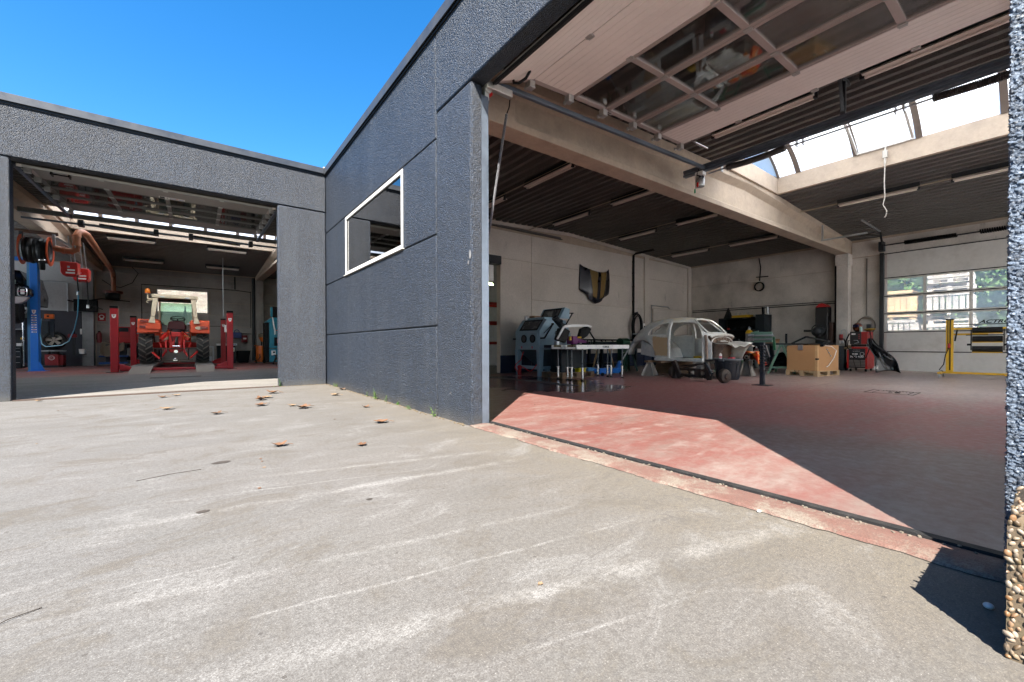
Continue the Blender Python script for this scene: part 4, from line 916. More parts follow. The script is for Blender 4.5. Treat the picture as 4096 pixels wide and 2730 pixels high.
b = MB(); b.torus((7.40, 7.85, 1.18), (.3, 1, 0), .05, .01, 14, 5); b.build('handle', black, t); rebase(t)
# roller conveyors
def conveyor(y0, y1, x0, x1, label, lettered, outer=None):
    t = thing('roller_conveyor', label, 'conveyor', 'roller conveyors beside the band saw')
    for y in (y0, y1): MB().box(x0, y-.012, .78, x1, y+.012, .875).box(x0, y-.012 if y == y0 else y-.03, .775, x1, y+.03 if y == y0 else y+.012, .782).build('side_rail', white, t)
    n = int((x1-x0)/.26)
    for k in range(n):
        x = x0+.08+(x1-x0-.16)*k/(n-1); MB().cyl((x, y0+.014, .85), (x, y1-.014, .85), .028, n=10).build('roller', mat('golden zinc roller', (.42, .36, .22), .3, .9), t)
        MB().cyl((x, y0-.016, .85), (x, y0-.011, .85), .011, n=8).build('bolt', steel, t)
    for x in (x0+.22, x1-.27):
        for y in (y0, y1):
            b = MB(); b.cyl((x, y, .30), (x, y, .78), .018, n=10); b.build('leg', mat('dark leg tube', (.10, .11, .12), .35, .7), t)
            b = MB(); b.cyl((x, y, .09), (x, y, .32), .032, n=12); b.cyl((x, y, .32), (x, y, .335), .045, n=12); b.bar((x, y, .325), (x-.08, y, .33), .014); b.cyl((x, y, .03), (x, y, .09), .012, n=8); b.build('leg_sleeve', chrome, t)
            MB().lathe([(.05, .012), (.045, .02), (.018, .045)], (x, y, 0)).build('foot', black, t)
    if lettered: text('TORROS', .062, black, t, (8.02, y0-.0145, .806), (1, 0, 0), (0, 0, 1), 'lettering', .001, 0, 1, .002)
    return rebase(t)
conveyor(6.88, 7.24, 7.10, 9.07, 'front white sided roller conveyor lettered TORROS', True)
conveyor(7.36, 7.70, 7.08, 9.07, 'rear white sided roller conveyor standing next to the band saw', False)
t = tag(MB().box(8.05, 7.7, .16, 8.32, 7.84, .25).box(8.03, 7.68, .235, 8.34, 7.86, .255).build('storage_tray', mat('yellow plastic', (.6, .5, .01), .4), bev=.006), 'yellow plastic tray on the worn pallet', 'tray'); rebase(t)
b = MB(); b.loft([[(8.45, 7.72, .16), (8.62, 7.72, .16), (8.62, 7.9, .16), (8.45, 7.9, .16)], [(8.40, 7.68, .26), (8.68, 7.68, .26), (8.68, 7.94, .26), (8.40, 7.94, .26)]]); t = tag(b.build('plastic_tub', mat('light blue plastic', (.08, .25, .5), .4), bev=.006), 'light blue plastic tub on the end of the worn pallet', 'tub'); rebase(t)
# dark workbench behind conveyors with hoses
t = thing('workbench', 'long dark workbench against the side wall behind the conveyors', 'workbench')
MB().box(9.3, 9.55, .86, 13.3, 10.3, .92).build('top', dk, t, .006)
for x in (9.4, 11.2, 13.1):
    for y in (9.62, 10.2): MB().box(x-.04, y-.04, 0, x+.04, y+.04, .86).build('leg', dk, t)
MB().box(9.5, 9.6, .2, 13.0, 10.2, .23).build('shelf', dk, t)
b = MB(); b.bar((9.5, 9.6, .1), (9.2, 9.75, .8), .035); b.bar((10.7, 9.58, .1), (11.0, 9.6, .82), .04); b.bar((11.5, 9.58, .82), (11.8, 9.6, .1), .04); b.build('prop', wood, t); rebase(t)
t = thing('air_pipe', 'black compressed air pipe with drop hoses on the side wall above the workbench', 'pipe')
b = MB(); b.tube([(8.9, 10.41, 1.06), (14.02, 10.41, 1.06)], .03); b.build('pipe', black, t)
b = MB()
for x in (10.2, 11.7, 12.3): b.tube([(x, 10.39, 1.06), (x, 10.36, .95)], .02)
b.tube([(12.6, 10.39, 1.05), (12.7, 10.3, .98), (13.0, 10.25, .95), (13.1, 10.25, .6), (12.9, 10.2, .3)], .015); b.tube([(12.0, 10.39, 1.06), (12.15, 10.35, .96), (12.0, 10.3, .92)], .02); b.build('hose', black, t); rebase(t)
t = thing('machine_vice', 'dark bench grinder standing on the workbench under the air pipe', 'grinder')
b = MB(); b.box(10.0, 9.85, .92, 10.35, 10.1, .97); b.cyl((9.95, 9.97, 1.05), (10.45, 9.97, 1.05), .07); b.box(10.7, 9.8, .92, 12.2, 10.1, .99); b.build('body', dk, t, .01); rebase(t)
# conduit with coiled cable on the wall
t = thing('wall_conduit', 'black vertical conduit on the side wall right of the striped bonnet', 'conduit')
b = MB(); b.tube([(14.02, 9.5, 4.52), (14.02, 10.3, 4.52), (14.02, 10.40, 4.46), (14.02, 10.41, .6)], .045); b.build('pipe', black, t)
b = MB()
for z in (1.3, 2.6, 3.2, 3.75, 4.2): b.ring((14.02, 10.41, z), (0, 0, 1), .03, .058, .03, 10)
b.build('clip', black, t); rebase(t)
t = thing('cable_coil', 'black welding cable coiled over a hook on the vertical conduit', 'cable')
b = MB()
for k, (rx, rz, dy) in enumerate(((.30, .48, 0), (.34, .52, .03), (.26, .45, .05), (.31, .55, .02))): b.tube([(14.0+rx*math.sin(a_*math.pi/14)*(1 if k % 2 else .9)+.08, 10.30-dy, 1.62-k*.02+rz*math.cos(a_*math.pi/14)) for a_ in range(29)], .028, 6)
b.build('coil', black, t); MB().ball((14.1, 10.28, 1.12), (.3, .12, .14)).ball((14.35, 10.27, 1.15), (.16, .08, .1)).build('cable_bundle', black, t, smooth=True); MB().cyl((14.02, 10.42, 2.12), (14.02, 10.2, 2.16), .03).build('hook', dsteel, t); rebase(t)
t = thing('wall_switch', 'white switch box on the side wall beside the coiled cable', 'switch'); MB().box(14.6, 10.36, 1.45, 14.75, 10.44, 1.75).build('box', white, t, .01); MB().box(14.64, 10.345, 1.55, 14.71, 10.36, 1.65).build('rocker', dsteel, t); rebase(t)
# striped bonnet on the wall
t = thing('car_bonnet', 'black car bonnet with two gold stripes hung on the side wall', 'bonnet')
out = [(10.95, 3.78), (11.1, 3.69), (11.31, 3.62), (11.55, 3.565), (11.74, 3.55), (11.91, 3.55), (12.1, 3.565), (12.27, 3.60), (12.42, 3.68), (12.52, 3.75), (12.56, 3.55), (12.57, 3.33), (12.55, 3.05), (12.49, 2.80), (12.30, 2.71), (12.12, 2.645), (12.05, 2.60), (12.01, 2.51), (11.86, 2.43), (11.69, 2.39), (11.5, 2.46), (11.33, 2.55), (11.32, 2.62), (11.27, 2.68), (11.1, 2.76), (10.92, 2.84), (10.94, 3.0), (10.965, 3.2), (10.955, 3.5)]
def inside(x, z, poly):
    r = False; j = len(poly)-1
    for i in range(len(poly)):
        (xi, zi), (xj, zj) = poly[i], poly[j]
        if (zi > z) != (zj > z) and x < (xj-xi)*(z-zi)/(zj-zi)+xi: r = not r
        j = i
    return r
def crown(x, z):
    s_ = (x-11.76)/.82; e_ = (z-3.1)/.72
    q = .16*(1-s_*s_)-.03*max(0, e_)**2-.10*max(0, -e_)**3
    for xr in (11.36+(.12*(3.6-z)/1.1), 12.24-(.16*(3.6-z)/1.1)): q += .022*math.exp(-((x-xr)/.05)**2)
    return 10.43-max(.0, q)
def span(z):
    ks = sorted(set([x for i in range(len(out)) for x in ([out[i][0]+(out[(i+1) % len(out)][0]-out[i][0])*(z-out[i][1])/(out[(i+1) % len(out)][1]-out[i][1])] if (out[i][1]-z)*(out[(i+1) % len(out)][1]-z) < 0 else [])]))
    return ks
bm_ = bmesh.new(); bv = [bm_.verts.new((x, 0, z)) for x, z in out]; f_ = bm_.faces.new(bv)
bmesh.ops.triangulate(bm_, faces=[f_]); bmesh.ops.subdivide_edges(bm_, edges=bm_.edges[:], cuts=7, use_grid_fill=True); bmesh.ops.triangulate(bm_, faces=bm_.faces[:])
for v_ in bm_.verts: v_.co.y = crown(v_.co.x, v_.co.z)
me_ = bpy.data.meshes.new('bonnet_skin'); bm_.to_mesh(me_); bm_.free(); me_.polygons.foreach_set('use_smooth', [True]*len(me_.polygons)); me_.materials.append(mat('navy black gloss paint', (.006, .007, .016), .34, 0, .2, 3, coat=.15))
ob = bpy.data.objects.new('bonnet_skin', me_); C.objects.link(ob); ob.parent = t; q = ob.modifiers.new('thick', 'SOLIDIFY'); q.thickness = .012
goldm = mat('matt gold paint', (.23, .145, .045), .4, .3, .08, 4)
for (a0, a1, c0, c1, zt0, zt1, zl0, zl1) in ((11.33, 11.74, 11.49, 11.70, 3.605, 3.545, 2.635, 2.565), (11.92, 12.27, 11.86, 12.05, 3.545, 3.59, 2.56, 2.65)):
    b = MB()
    def fg(u, v): xt, xl = a0+(a1-a0)*u, c0+(c1-c0)*u; zt, zl = zt0+(zt1-zt0)*u, zl0+(zl1-zl0)*u; x, z = xt+(xl-xt)*v, zt+(zl-zt)*v; return (x, crown(x, z)-.016, z)
    b.grid(fg, 10, 24); b.build('stripe', goldm, t, solid=.004)
rebase(t)
# doors in walls
def flush_door(label, pts_fn, m=M_wb):
    t = thing('service_door', label, 'door')
    pts_fn(t); return rebase(t)
def d1(t):
    MB().box(15.34, 10.38, 0, 16.38, 10.445, 2.38).build('frame', M_wr, t, .006); MB().box(15.42, 10.36, .02, 16.30, 10.38, 2.30).build('leaf', M_wr, t, .01); MB().box(15.55, 10.35, .9, 16.16, 10.362, 2.1).build('leaf_panel', M_wr, t, .004)
    b = MB(); b.tube([(15.2, 10.38, 1.2), (15.2, 10.38, 2.52), (16.4, 10.38, 2.52), (16.52, 10.38, 2.46)], .02); b.build('conduit', steel, t)
flush_door('grey service door behind the rear of the car body', d1)
def d2(t):
    MB().box(18.24, 8.70, 0, 18.295, 9.72, 2.30).build('frame', M_wb, t, .006); MB().box(18.22, 8.78, .02, 18.24, 9.64, 2.22).build('leaf', M_wb, t, .01)
flush_door('white service door in the back wall behind the windscreen opening', d2)

# ================================================= the car body shell
t = thing('car_body_shell', 'bare rounded vintage car body shell with tan primer panel raised on stands', 'car body')
xc = 10.87
pro = [(8.02, .76), (7.93, .84), (7.82, .99), (7.69, 1.165), (7.5, 1.365), (7.25, 1.53), (7.0, 1.595), (6.75, 1.625), (6.4, 1.63), (6.1, 1.605), (5.85, 1.545), (5.62, 1.36), (5.42, 1.175), (5.34, 1.11), (5.3, 1.07)]
wid = [(8.02, .20), (7.9, .36), (7.7, .50), (7.5, .585), (7.1, .655), (6.5, .675), (5.9, .655), (5.5, .60), (5.3, .555)]
bot = [(8.02, .76), (7.7, .68), (7.2, .60), (6.85, .50), (5.3, .50)]
def lin(tb, y):
    for (ya, a_), (yb3, b_) in zip(tb, tb[1:]):
        if yb3 <= y <= ya: return a_+(b_-a_)*(y-ya)/(yb3-ya)
    return tb[0][1] if y > tb[0][0] else tb[-1][1]
def body(u, v, grow=0):
    y = 8.02-(8.02-5.3)*u; zt = lin(pro, y); W = lin(wid, y)+grow; zb = lin(bot, y); z0 = max(zb+.02, min(.98, zt-.22)); zt += grow
    q = .16
    if v < q: s_ = v/q; return (xc-W*(.97+.03*s_), y, zb+(z0-zb)*s_)
    if v > 1-q: s_ = (1-v)/q; return (xc+W*(.97+.03*s_), y, zb+(z0-zb)*s_)
    th = math.pi*(v-q)/(1-2*q); c_, s_ = math.cos(th), math.sin(th)
    return (xc-W*math.copysign(abs(c_)**.72, c_), y, z0+(zt-z0)*abs(s_)**.82)
def keep(p):
    y, z = p.y, p.z; s_ = abs(p.x-xc); W = lin(wid, y); zt = lin(pro, y)
    if s_ > .3*W:
        if z > .5 and z < 1.47-.12*max(0, 5.9-y) and 5.53+max(0, z-1.10)*.5 < y < 6.395 and s_ > .5*W: return False
        if z > 1.14 and 6.49 < y and ((y-6.49)/.60)**2+((z-1.14)/.335)**2 < 1: return False
        if (y-7.32)**2+(z-.56)**2 < .47**2: return False
    if 5.45 < y < 5.84 and z > 1.17 and s_ < .80*W*(1.0 if z < 1.42 else .9): return False
    if 7.32 < y < 7.66 and s_ < .36: return False
    return True
def bodymat():
    m, tt, b, o = nodes('bare car body metal and primer'); p = geo(tt); s = xyz(tt, nd(tt, 'TexCoord').outputs['Object'])
    n1 = nz(tt, p, 5, 6, .7); n2 = nz(tt, p, 16, 4, .7)
    c = mixc(tt, mr(tt, n1, .35, .65), (.60, .595, .57), (.80, .78, .72))
    # world y and z windows for the tan primer on the rear quarter
    P_ = xyz(tt, p)
    def win(v, a_, b_, e): return math2(tt, 'MULTIPLY', mr(tt, v, a_, a_+e), mr(tt, v, b_-e, b_, 1, 0))
    wob = math2(tt, 'MULTIPLY', math2(tt, 'SUBTRACT', n1, .5), .18)
    f = math2(tt, 'MULTIPLY', win(math2(tt, 'ADD', P_[1], wob), 6.46, 6.93, .02), win(math2(tt, 'ADD', P_[2], wob), .56, 1.10, .02))
    f = math2(tt, 'MULTIPLY', f, math2(tt, 'MULTIPLY', mr(tt, n2, .3, .38), mr(tt, P_[0], 10.45, 10.6, 1, 0)))
    c = mixc(tt, f, c, (.66, .47, .27))
    top = math2(tt, 'MULTIPLY', mr(tt, P_[2], 1.46, 1.58), mr(tt, n1, .42, .55)); c = mixc(tt, top, c, (.78, .67, .48))
    c = mixc(tt, mr(tt, n2, .68, .74, 0, .8), c, (.12, .055, .03))
    tt.links.new(c, b.inputs['Base Color']); b.inputs['Roughness'].default_value = .5; b.inputs['Metallic'].default_value = .15
    return m
bmat = bodymat()
b = MB(); b.grid(body, 130, 96, keep); b.build('body_shell', bmat, t, solid=.022)
def edge_tube(pts, r, m_, name='opening_frame'):
    b = MB(); b.tube(pts, r, 6); b.build(name, m_, t)
edgem = mat('pale bare metal edge', (.80, .78, .71), .4, .3, .15, 8)
def onbody(y, z, side=-1):
    zt = lin(pro, y); W = lin(wid, y); z0 = min(.98, zt-.22)
    if z <= z0: return V((xc+side*W*1.0, y, z))
    s_ = min(1, (z-z0)/(zt-z0)); sn = s_**(1/.82); return V((xc+side*W*(max(0, 1-sn*sn)**.5)**.72, y, z))
for sd in (-1, 1):
    edge_tube([onbody(6.49+.60*math.cos(a_), 1.14+.335*math.sin(a_), sd) for a_ in [i*math.pi/2/12 for i in range(13)]]+[onbody(6.49, 1.45, sd), onbody(6.49, 1.3, sd), onbody(6.49, 1.14, sd), onbody(6.8, 1.14, sd), onbody(7.09, 1.14, sd)], .016, edgem)
    edge_tube([onbody(6.42, z_, sd) for z_ in (.5, .8, 1.0, 1.15, 1.3, 1.42, 1.48)]+[onbody(6.2, 1.49, sd), onbody(5.95, 1.475, sd), onbody(5.76, 1.42, sd), onbody(5.62, 1.26, sd), onbody(5.53, 1.10, sd), onbody(5.51, .8, sd), onbody(5.51, .5, sd)], .024, edgem)
    b = MB(); b.prism([(5.44, .44), (6.82, .44), (6.82, .52), (5.44, .52)], 'x', xc+sd*.70-.05, xc+sd*.70+.05); b.build('sill', bmat, t, .008)
    b = MB(); n_ = 16
    b.grid(lambda u, v: (xc+sd*(.64-.30*v), 7.32+.46*math.cos(math.pi*(.02+.96*u)), .56+.46*math.sin(math.pi*(.02+.96*u))), n_, 3); b.build('wheel_housing', bmat, t, solid=.01)
ws = [V((xc+k*.80*lin(wid, y)*(1 if z < 1.4 else .9), y, z)) for k, y, z in ((-1, 5.45, 1.19), (-1, 5.6, 1.34), (-.97, 5.78, 1.50), (-.8, 5.85, 1.545), (0, 5.87, 1.565), (.8, 5.85, 1.545), (.97, 5.78, 1.50), (1, 5.6, 1.34), (1, 5.45, 1.19), (.6, 5.40, 1.155), (0, 5.38, 1.15), (-.6, 5.40, 1.155), (-1, 5.45, 1.19))]
edge_tube(ws, .022, edgem, 'windscreen_frame')
for sd in (-1, 1):
    edge_tube([onbody(y, z_, sd)+V((sd*.006, 0, .006)) for y, z_ in ((7.25, 1.30), (7.1, 1.41), (6.9, 1.50), (6.6, 1.535), (6.3, 1.54), (6.0, 1.515), (5.82, 1.46), (5.66, 1.33), (5.5, 1.16))], .010, edgem, 'drip_rail')
    b = MB(); b.loft([[onbody(y, z_, sd)+V((sd*k, 0, 0)) for y, k in ((6.40, .004), (6.46, .004), (6.46, -.03), (6.40, -.03))] for z_ in (.5, .7, .9, 1.05, 1.2, 1.35, 1.46)]); b.build('door_pillar', edgem, t)
    edge_tube([onbody(7.32+.475*math.cos(a_), .56+.475*math.sin(a_), sd) for a_ in [math.pi*(.1+.8*i/14) for i in range(15)] if .56+.475*math.sin(a_) < 1.05], .014, bmat, 'arch_flange')
    edge_tube([onbody(y, 1.085+.02*(y > 6.9), sd)+V((sd*.004, 0, 0)) for y in (6.48, 6.7, 6.9, 7.1)], .007, bmat, 'waist_swage')
MB().box(xc-.62, 5.35, .47, xc+.62, 7.0, .50).build('floor_pan', dk, t)
b = MB(); b.loft([[(xc-.6, 6.75, .5), (xc+.6, 6.75, .5), (xc+.6, 6.85, .78), (xc-.6, 6.85, .78)], [(xc-.55, 7.4, .6), (xc+.55, 7.4, .6), (xc+.5, 7.4, 1.0), (xc-.5, 7.4, 1.0)]]); b.build('rear_bulkhead', bmat, t)
b = MB(); b.grid(lambda u, v: (xc+.55-.02*math.sin(v*3), 5.7+.66*u, .55+.5*v), 4, 4); b.build('inner_panel', bmat, t, solid=.01)
b = MB(); b.prism([(5.36, .5), (5.40, .5), (5.40, 1.1), (5.30, 1.1)], 'x', xc-.56, xc+.56); b.build('firewall', mat('rusty scuffed metal', (.14, .09, .06), .6, .2, .5, 7, .3, 40), t)
rust = mat('rusty bare steel', (.30, .22, .17), .5, .4, .45, 9, .3, 60, .6, (.10, .04, .02))
b = MB(); b.grid(lambda u, v: (xc-.56+1.18*u, 5.34-.50*v-.10*u*v+.04*math.sin(u*7), .97-.13*v-.03*math.sin(u*9+v*5)+.025*math.sin(u*21)*v), 24, 14); b.build('luggage_panel', mat('crumpled bare metal', (.55, .52, .46), .42, .3, .15, 9, .2, 40, .3, (.25, .18, .12)), t, solid=.008)
b = MB(); b.grid(lambda u, v: (xc-.54+.09*math.sin(3*u), 5.33-.44*v*(1-u), .94-.46*u), 10, 6); b.build('side_apron', rust, t, solid=.01)
b = MB(); b.grid(lambda u, v: (xc+.54-.06*math.sin(3*u), 5.30-.5*v*(1-.5*u), .94-.42*u), 8, 6); b.build('side_apron', edgem, t, solid=.01)
b = MB(); b.tube([(xc-.58, 5.42, .46), (xc-.60, 5.42, .9), (xc-.60, 5.44, 1.12)], .035); b.build('hinge_post', rust, t)
b = MB(); b.tube([V((xc+.58*math.sin(a_), 5.31-.05*math.cos(a_), 1.05+.085*math.cos(a_*.9))) for a_ in [-1.5+i*.25 for i in range(13)]], .028); b.build('cowl_rim', edgem, t)
b = MB(); b.tube([(xc-.3, 5.3, 1.0), (xc-.2, 5.22, .93), (xc, 5.28, 1.03), (xc+.1, 5.2, .95), (xc+.35, 5.26, 1.0)], .012); b.ring((xc+.12, 5.31, 1.03), (0, 1, 0), .05, .08, .03, 12); b.ring((xc-.1, 5.31, 1.02), (0, 1, 0), .03, .05, .03, 12); b.build('dash_remnant', rust, t)
MB().box(xc+.0, 5.9, .51, xc+.25, 6.1, .56).build('loose_part', yellowp, t)
rebase(t)
# stands under the car
def stand(x, y, h, label, rz=0):
    t = thing('axle_stand', label, 'stand', 'grey steel pyramid stands')
    MB().box(-.17, -.17, .012, .17, .17, .022).build('base_plate', standm, t)
    b = MB()
    for k in range(4):
        a_ = k*math.pi/2+math.pi/4; c_, s_ = math.cos(a_), math.sin(a_)
        b.bar((c_*.2, s_*.2, .02), (c_*.07, s_*.07, h), .012, .10, (c_, s_, 0), .012, .05)
    b.build('leg_plates', standm, t)
    b = MB(); b.loft([[(-.13, -.13, .023), (.13, -.13, .023), (.13, .13, .023), (-.13, .13, .023)], [(-.045, -.045, h), (.045, -.045, h), (.045, .045, h), (-.045, .045, h)]]); b.build('pyramid', standm, t, .004)
    MB().box(-.07, -.07, h, .07, .07, h+.02).build('head', standm, t, .004)
    t.location = (x, y, 0); t.rotation_euler = (0, 0, rz); return t
standm = mat('bare galvanised stand', (.30, .28, .25), .45, .6, .25, 7)
stand(10.1, 6.95, .36, 'grey stand under the rear wheel arch of the car body', .2); stand(10.3, 5.62, .40, 'pale grey stand behind the loose axle', .1); stand(12.45, 7.05, .38, 'dark stand under the far rear of the car body', .3); stand(12.05, 5.22, .40, 'grey stand carrying the black bumper part and orange sheet', .1)
MB_ = MB().box(9.95, 6.5, .385, 11.7, 6.62, .44).box(9.95, 6.9, .385, 10.6, 7.02, .44); t = tag(MB_.build('timber_beam', oldwood), 'brown timber bearers between the stands and the car body', 'timber'); rebase(t)
t = tag(MB().box(11.2, 6.75, .012, 12.0, 7.5, .36).build('wooden_box', oldwood, bev=.01), 'brown wooden box on the floor under the car body', 'box'); rebase(t)
# loose axle on the floor: runs from (9.3,5.9) to (9.42,4.55)
greasy = mat('greasy rusty iron', (.055, .042, .036), .5, .5, .4, 10, .3, 50, .4, (.13, .07, .04))
t = thing('front_axle', 'greasy loose front axle with brake drums lying on the red floor', 'axle')
A, Bq = V((9.85, 6.05, .0)), V((9.42, 4.55, .0))
ax_ = (Bq-A).normalized(); sd = V((ax_.y, -ax_.x, 0))
def ap(s_, o, z): return A+ax_*s_+sd*o+V((0, 0, z))
Ln = (Bq-A).length
b = MB(); b.cyl(ap(.25, 0, .12), ap(Ln-.3, 0, .12), .035); b.cyl(ap(.25, .02, .27), ap(Ln-.3, .02, .27), .035); b.build('axle_tube', greasy, t)
for s_ in (.55, 1.05):
    b = MB(); b.bar(ap(s_, 0, .1), ap(s_, .02, .3), .06, .05); b.ring(ap(s_, 0, .12), ax_, .03, .055, .07, 12); b.ring(ap(s_, .02, .27), ax_, .03, .055, .07, 12); b.build('clamp', greasy, t)
b = MB(); b.bar(ap(.22, 0, .04), ap(.04, .05, .46), .09, .12); b.build('shock_tower', greasy, t, .01); b = MB(); b.bar(ap(Ln-.42, 0, .05), ap(Ln-.46, .05, .46), .09, .11); b.build('shock_tower', greasy, t, .01)
b = MB(); b.cyl(ap(Ln-.46, .08, .44), ap(Ln-.26, .1, .2), .035); b.build('damper', dsteel, t)
b = MB(); b.bar(ap(.3, .1, .34), ap(Ln-.5, .12, .42), .03, .04); b.bar(ap(.45, .12, .30), ap(Ln-.7, .1, .38), .03); b.cbox(ap(.85, .02, .2), (.16, .16, .18)); b.bar(ap(.1, -.1, .1), ap(.25, -.35, .02), .015); b.build('track_rod', greasy, t)
for s_, nm in ((.0, 'brake_drum'), (Ln, 'brake_drum')):
    e = 1 if s_ else -1
    b = MB(); c_ = ap(s_, 0, .17); b.lathe([(.0, -.06), (.155, -.06), (.165, -.04), (.165, .0), (.15, .03), (.145, .05), (.08, .062), (.06, .09), (.0, .095)], c_, ax_*e, 24); b.build('brake_drum', greasy, t, label='rusty brake drum')
rebase(t)
# black bin with odds and ends
t = thing('plastic_bin', 'black plastic bin with a grey rim behind the loose axle', 'bin')
bx, by = 10.55, 5.02
b = MB(); b.lathe([(.24, .012), (.25, .03), (.30, .50), (.315, .51)], (bx, by, 0), (0, 0, 1), 24)
for k in range(10):
    a_ = k*2*math.pi/10; b.bar((bx+.245*math.cos(a_), by+.245*math.sin(a_), .05), (bx+.297*math.cos(a_), by+.297*math.sin(a_), .42), .05, .02, (math.cos(a_), math.sin(a_), 0))
b.build('body', mat('navy black plastic', (.012, .014, .02), .5, 0, .2, 6), t)
b = MB(); b.ring((bx, by, .515), (0, 0, 1), .27, .335, .04, 24); b.box(bx-.36, by-.06, .47, bx-.3, by+.06, .52).box(bx+.3, by-.06, .45, bx+.37, by+.06, .53); b.build('rim', mat('grey plastic rim', (.10, .11, .12), .45), t)
MB().cyl((bx, by, .49), (bx, by, .525), .275, n=20).build('board', mat('dusty board', (.25, .24, .22), .8), t); rebase(t)
t = thing('spray_can', 'white and pink spray can on the black bin', 'can'); MB().lathe([(.03, 0), (.032, .005), (.032, .1), (.018, .12), (.018, .135), (.0, .136)], (bx-.16, by+.1, .527), (0, 0, 1), 14).build('can', white, t); MB().lathe([(.0328, .02), (.0328, .06)], (bx-.16, by+.1, .527), (0, 0, 1), 14, False).build('label_band', mat('pink print', (.6, .05, .12), .4), t); rebase(t)
t = tag(MB().box(bx+.0, by-.12, .527, bx+.14, by+.0, .56).build('small_box', mat('red carton', (.5, .03, .05), .5), bev=.003), 'small red box on the black bin', 'box'); rebase(t)
# black bumper part under the orange plastic sheet
t = thing('bumper_part', 'black painted car beam lying on trestle and stand under an orange sheet', 'car part')
b = MB(); b.prism([(11.55, .46), (12.15, .46), (12.15, .60), (12.05, .62), (11.6, .62), (11.55, .58)], 'y', 4.95, 5.75); b.build('beam', blackgl, t, .02)
b = MB()
for y in (5.0, 5.2): b.ring((11.53, y, .54), (1, 0, 0), .03, .06, .03, 12)
b.build('flange', chrome, t); rebase(t)
b = MB(); rn2 = random.Random(5)
b.grid(lambda u, v: (11.35+.95*u, 4.80+1.3*v, .645+.035*math.sin(u*6+v*5)+.03*math.sin(v*11)-(.30*max(0, (.16-v)/.16)**1.5 if u > .35 else 0)), 20, 22)
m_, t_, b_, o_ = nodes('orange red plastic sheet'); p_ = geo(t_); f_ = nz(t_, p_, 3.5, 3)
t_.links.new(mixc(t_, mr(t_, f_, .42, .52), mixc(t_, mr(t_, f_, .36, .40), (.62, .55, .5), (.72, .22, .02)), (.62, .03, .01)), b_.inputs['Base Color']); b_.inputs['Roughness'].default_value = .35
t = tag(b.build('plastic_sheet', m_, solid=.003), 'crumpled orange and red plastic sheet draped over the black beam', 'sheet'); rebase(t)
# trestles
def trestle(label, loc, rz, w_=.9, h=.86):
    t = thing('trestle', label, 'trestle', 'pale green steel trestles')
    for e in (-1, 1):
        for s_ in (-1, 1):
            b = MB(); b.bar((e*w_/2, s_*.34, 0.012), (e*w_/2, s_*.03, h-.03), .06, .03, (1, 0, 0)); b.build('leg', greenp, t, .004)
        b = MB(); b.bar((e*w_/2, -.27, .2), (e*w_/2, .27, .2), .03, .05); b.build('cross_bar', greenp, t, .004)
    MB().box(-w_/2-.05, -.06, h-.05, w_/2+.05, .06, h).build('top_beam', greenp, t, .004)
    t.location = loc; t.rotation_euler = (0, 0, rz); return t
trestle('pale green trestle standing left of the cardboard pallet box', (14.1, 5.02, 0), R(10), 1.0)
trestle('pale green trestle behind the black bin under the black beam', (13.3, 6.28, 0), R(10), .8, .62)
trestle('pale green trestle in front of the grey gas cylinder', (14.9, 6.9, 0), R(15), .7, .82)
t = thing('work_table', 'cluttered dark table top on the trestle behind the pallet box', 'table')
MB().box(13.7, 4.9, .865, 15.6, 6.0, .91).build('top', dk, t, .006); MB().box(15.3, 5.0, .012, 15.4, 5.1, .86).box(15.3, 5.8, .012, 15.4, 5.9, .86).build('leg', dk, t)
rebase(t)
t = tag(MB().prism([(14.0, .915), (14.4, .915), (14.5, 1.05), (14.36, .97), (14.1, .96), (13.96, 1.02)], 'y', 5.3, 5.6).build('carton', mat('brown card', (.22, .12, .055), .8)), 'open brown carton on the cluttered table', 'box'); rebase(t)
t = tag(MB().cyl((14.2, 5.02, .912), (14.2, 5.02, 1.2), .03).build('steel_tube', black), 'short black tube standing upright on the cluttered table', 'tube'); rebase(t)
b = MB(); b.grid(lambda u, v: (14.2+.5*u, 5.5-.75*v, .1+.45*math.sin(u*1.6)+.12*math.sin(v*3)), 10, 10); t = tag(b.build('body_panel', blackgl, solid=.01), 'glossy black car panel leaning under the cluttered table', 'car part'); rebase(t)
# tool cupboard
t = thing('tool_shelf', 'black open tool shelf against the back wall', 'shelf')
for z in (.1, .55, 1.0, 1.45, 1.93): MB().box(17.6, 7.3, z, 18.25, 8.75, z+.04).build('shelf_board', dk, t)
for y in (7.28, 8.73): MB().box(17.6, y, .012, 18.27, y+.03, 1.97).build('side_panel', dk, t)
MB().box(18.24, 7.3, .012, 18.28, 8.75, 1.97).build('back_panel', black, t); MB().box(17.5, 6.95, .012, 18.2, 7.27, 2.05).build('tall_door', dk, t, .006); rebase(t)
cl = random.Random(11)
for z, n in ((1.04, 5), (.59, 6), (1.49, 4)):
    for k in range(n):
        y = 7.45+1.2*k/n+cl.uniform(0, .1); s_ = cl.uniform(.06, .13)
        cm, cn = cl.choice(((dsteel, 'dark grey'), (redp, 'red'), (steel, 'pale grey'), (dk, 'slate'), (rubber, 'black')))
        o = MB().box(17.7, y, z, 17.7+s_*2, y+s_, z+s_*cl.uniform(.7, 1.4)).build('tool_box', cm, bev=.006)
        tag(o, '%s tool case, number %s from left on the %s board of the black shelf' % (cn, ('one', 'two', 'three', 'four', 'five', 'six')[n-1-k], {1.04: 'middle', .59: 'lower', 1.49: 'upper'}[z]), 'tool case', 'tool cases on the black shelf'); rebase(o)
t = thing('parts_rack', 'yellow rack of small pegs on top of the black tool shelf', 'rack')
b = MB(); b.box(17.65, 7.55, 1.97, 18.0, 8.25, 2.07); b.build('tray', yellowp, t, .01); b = MB()
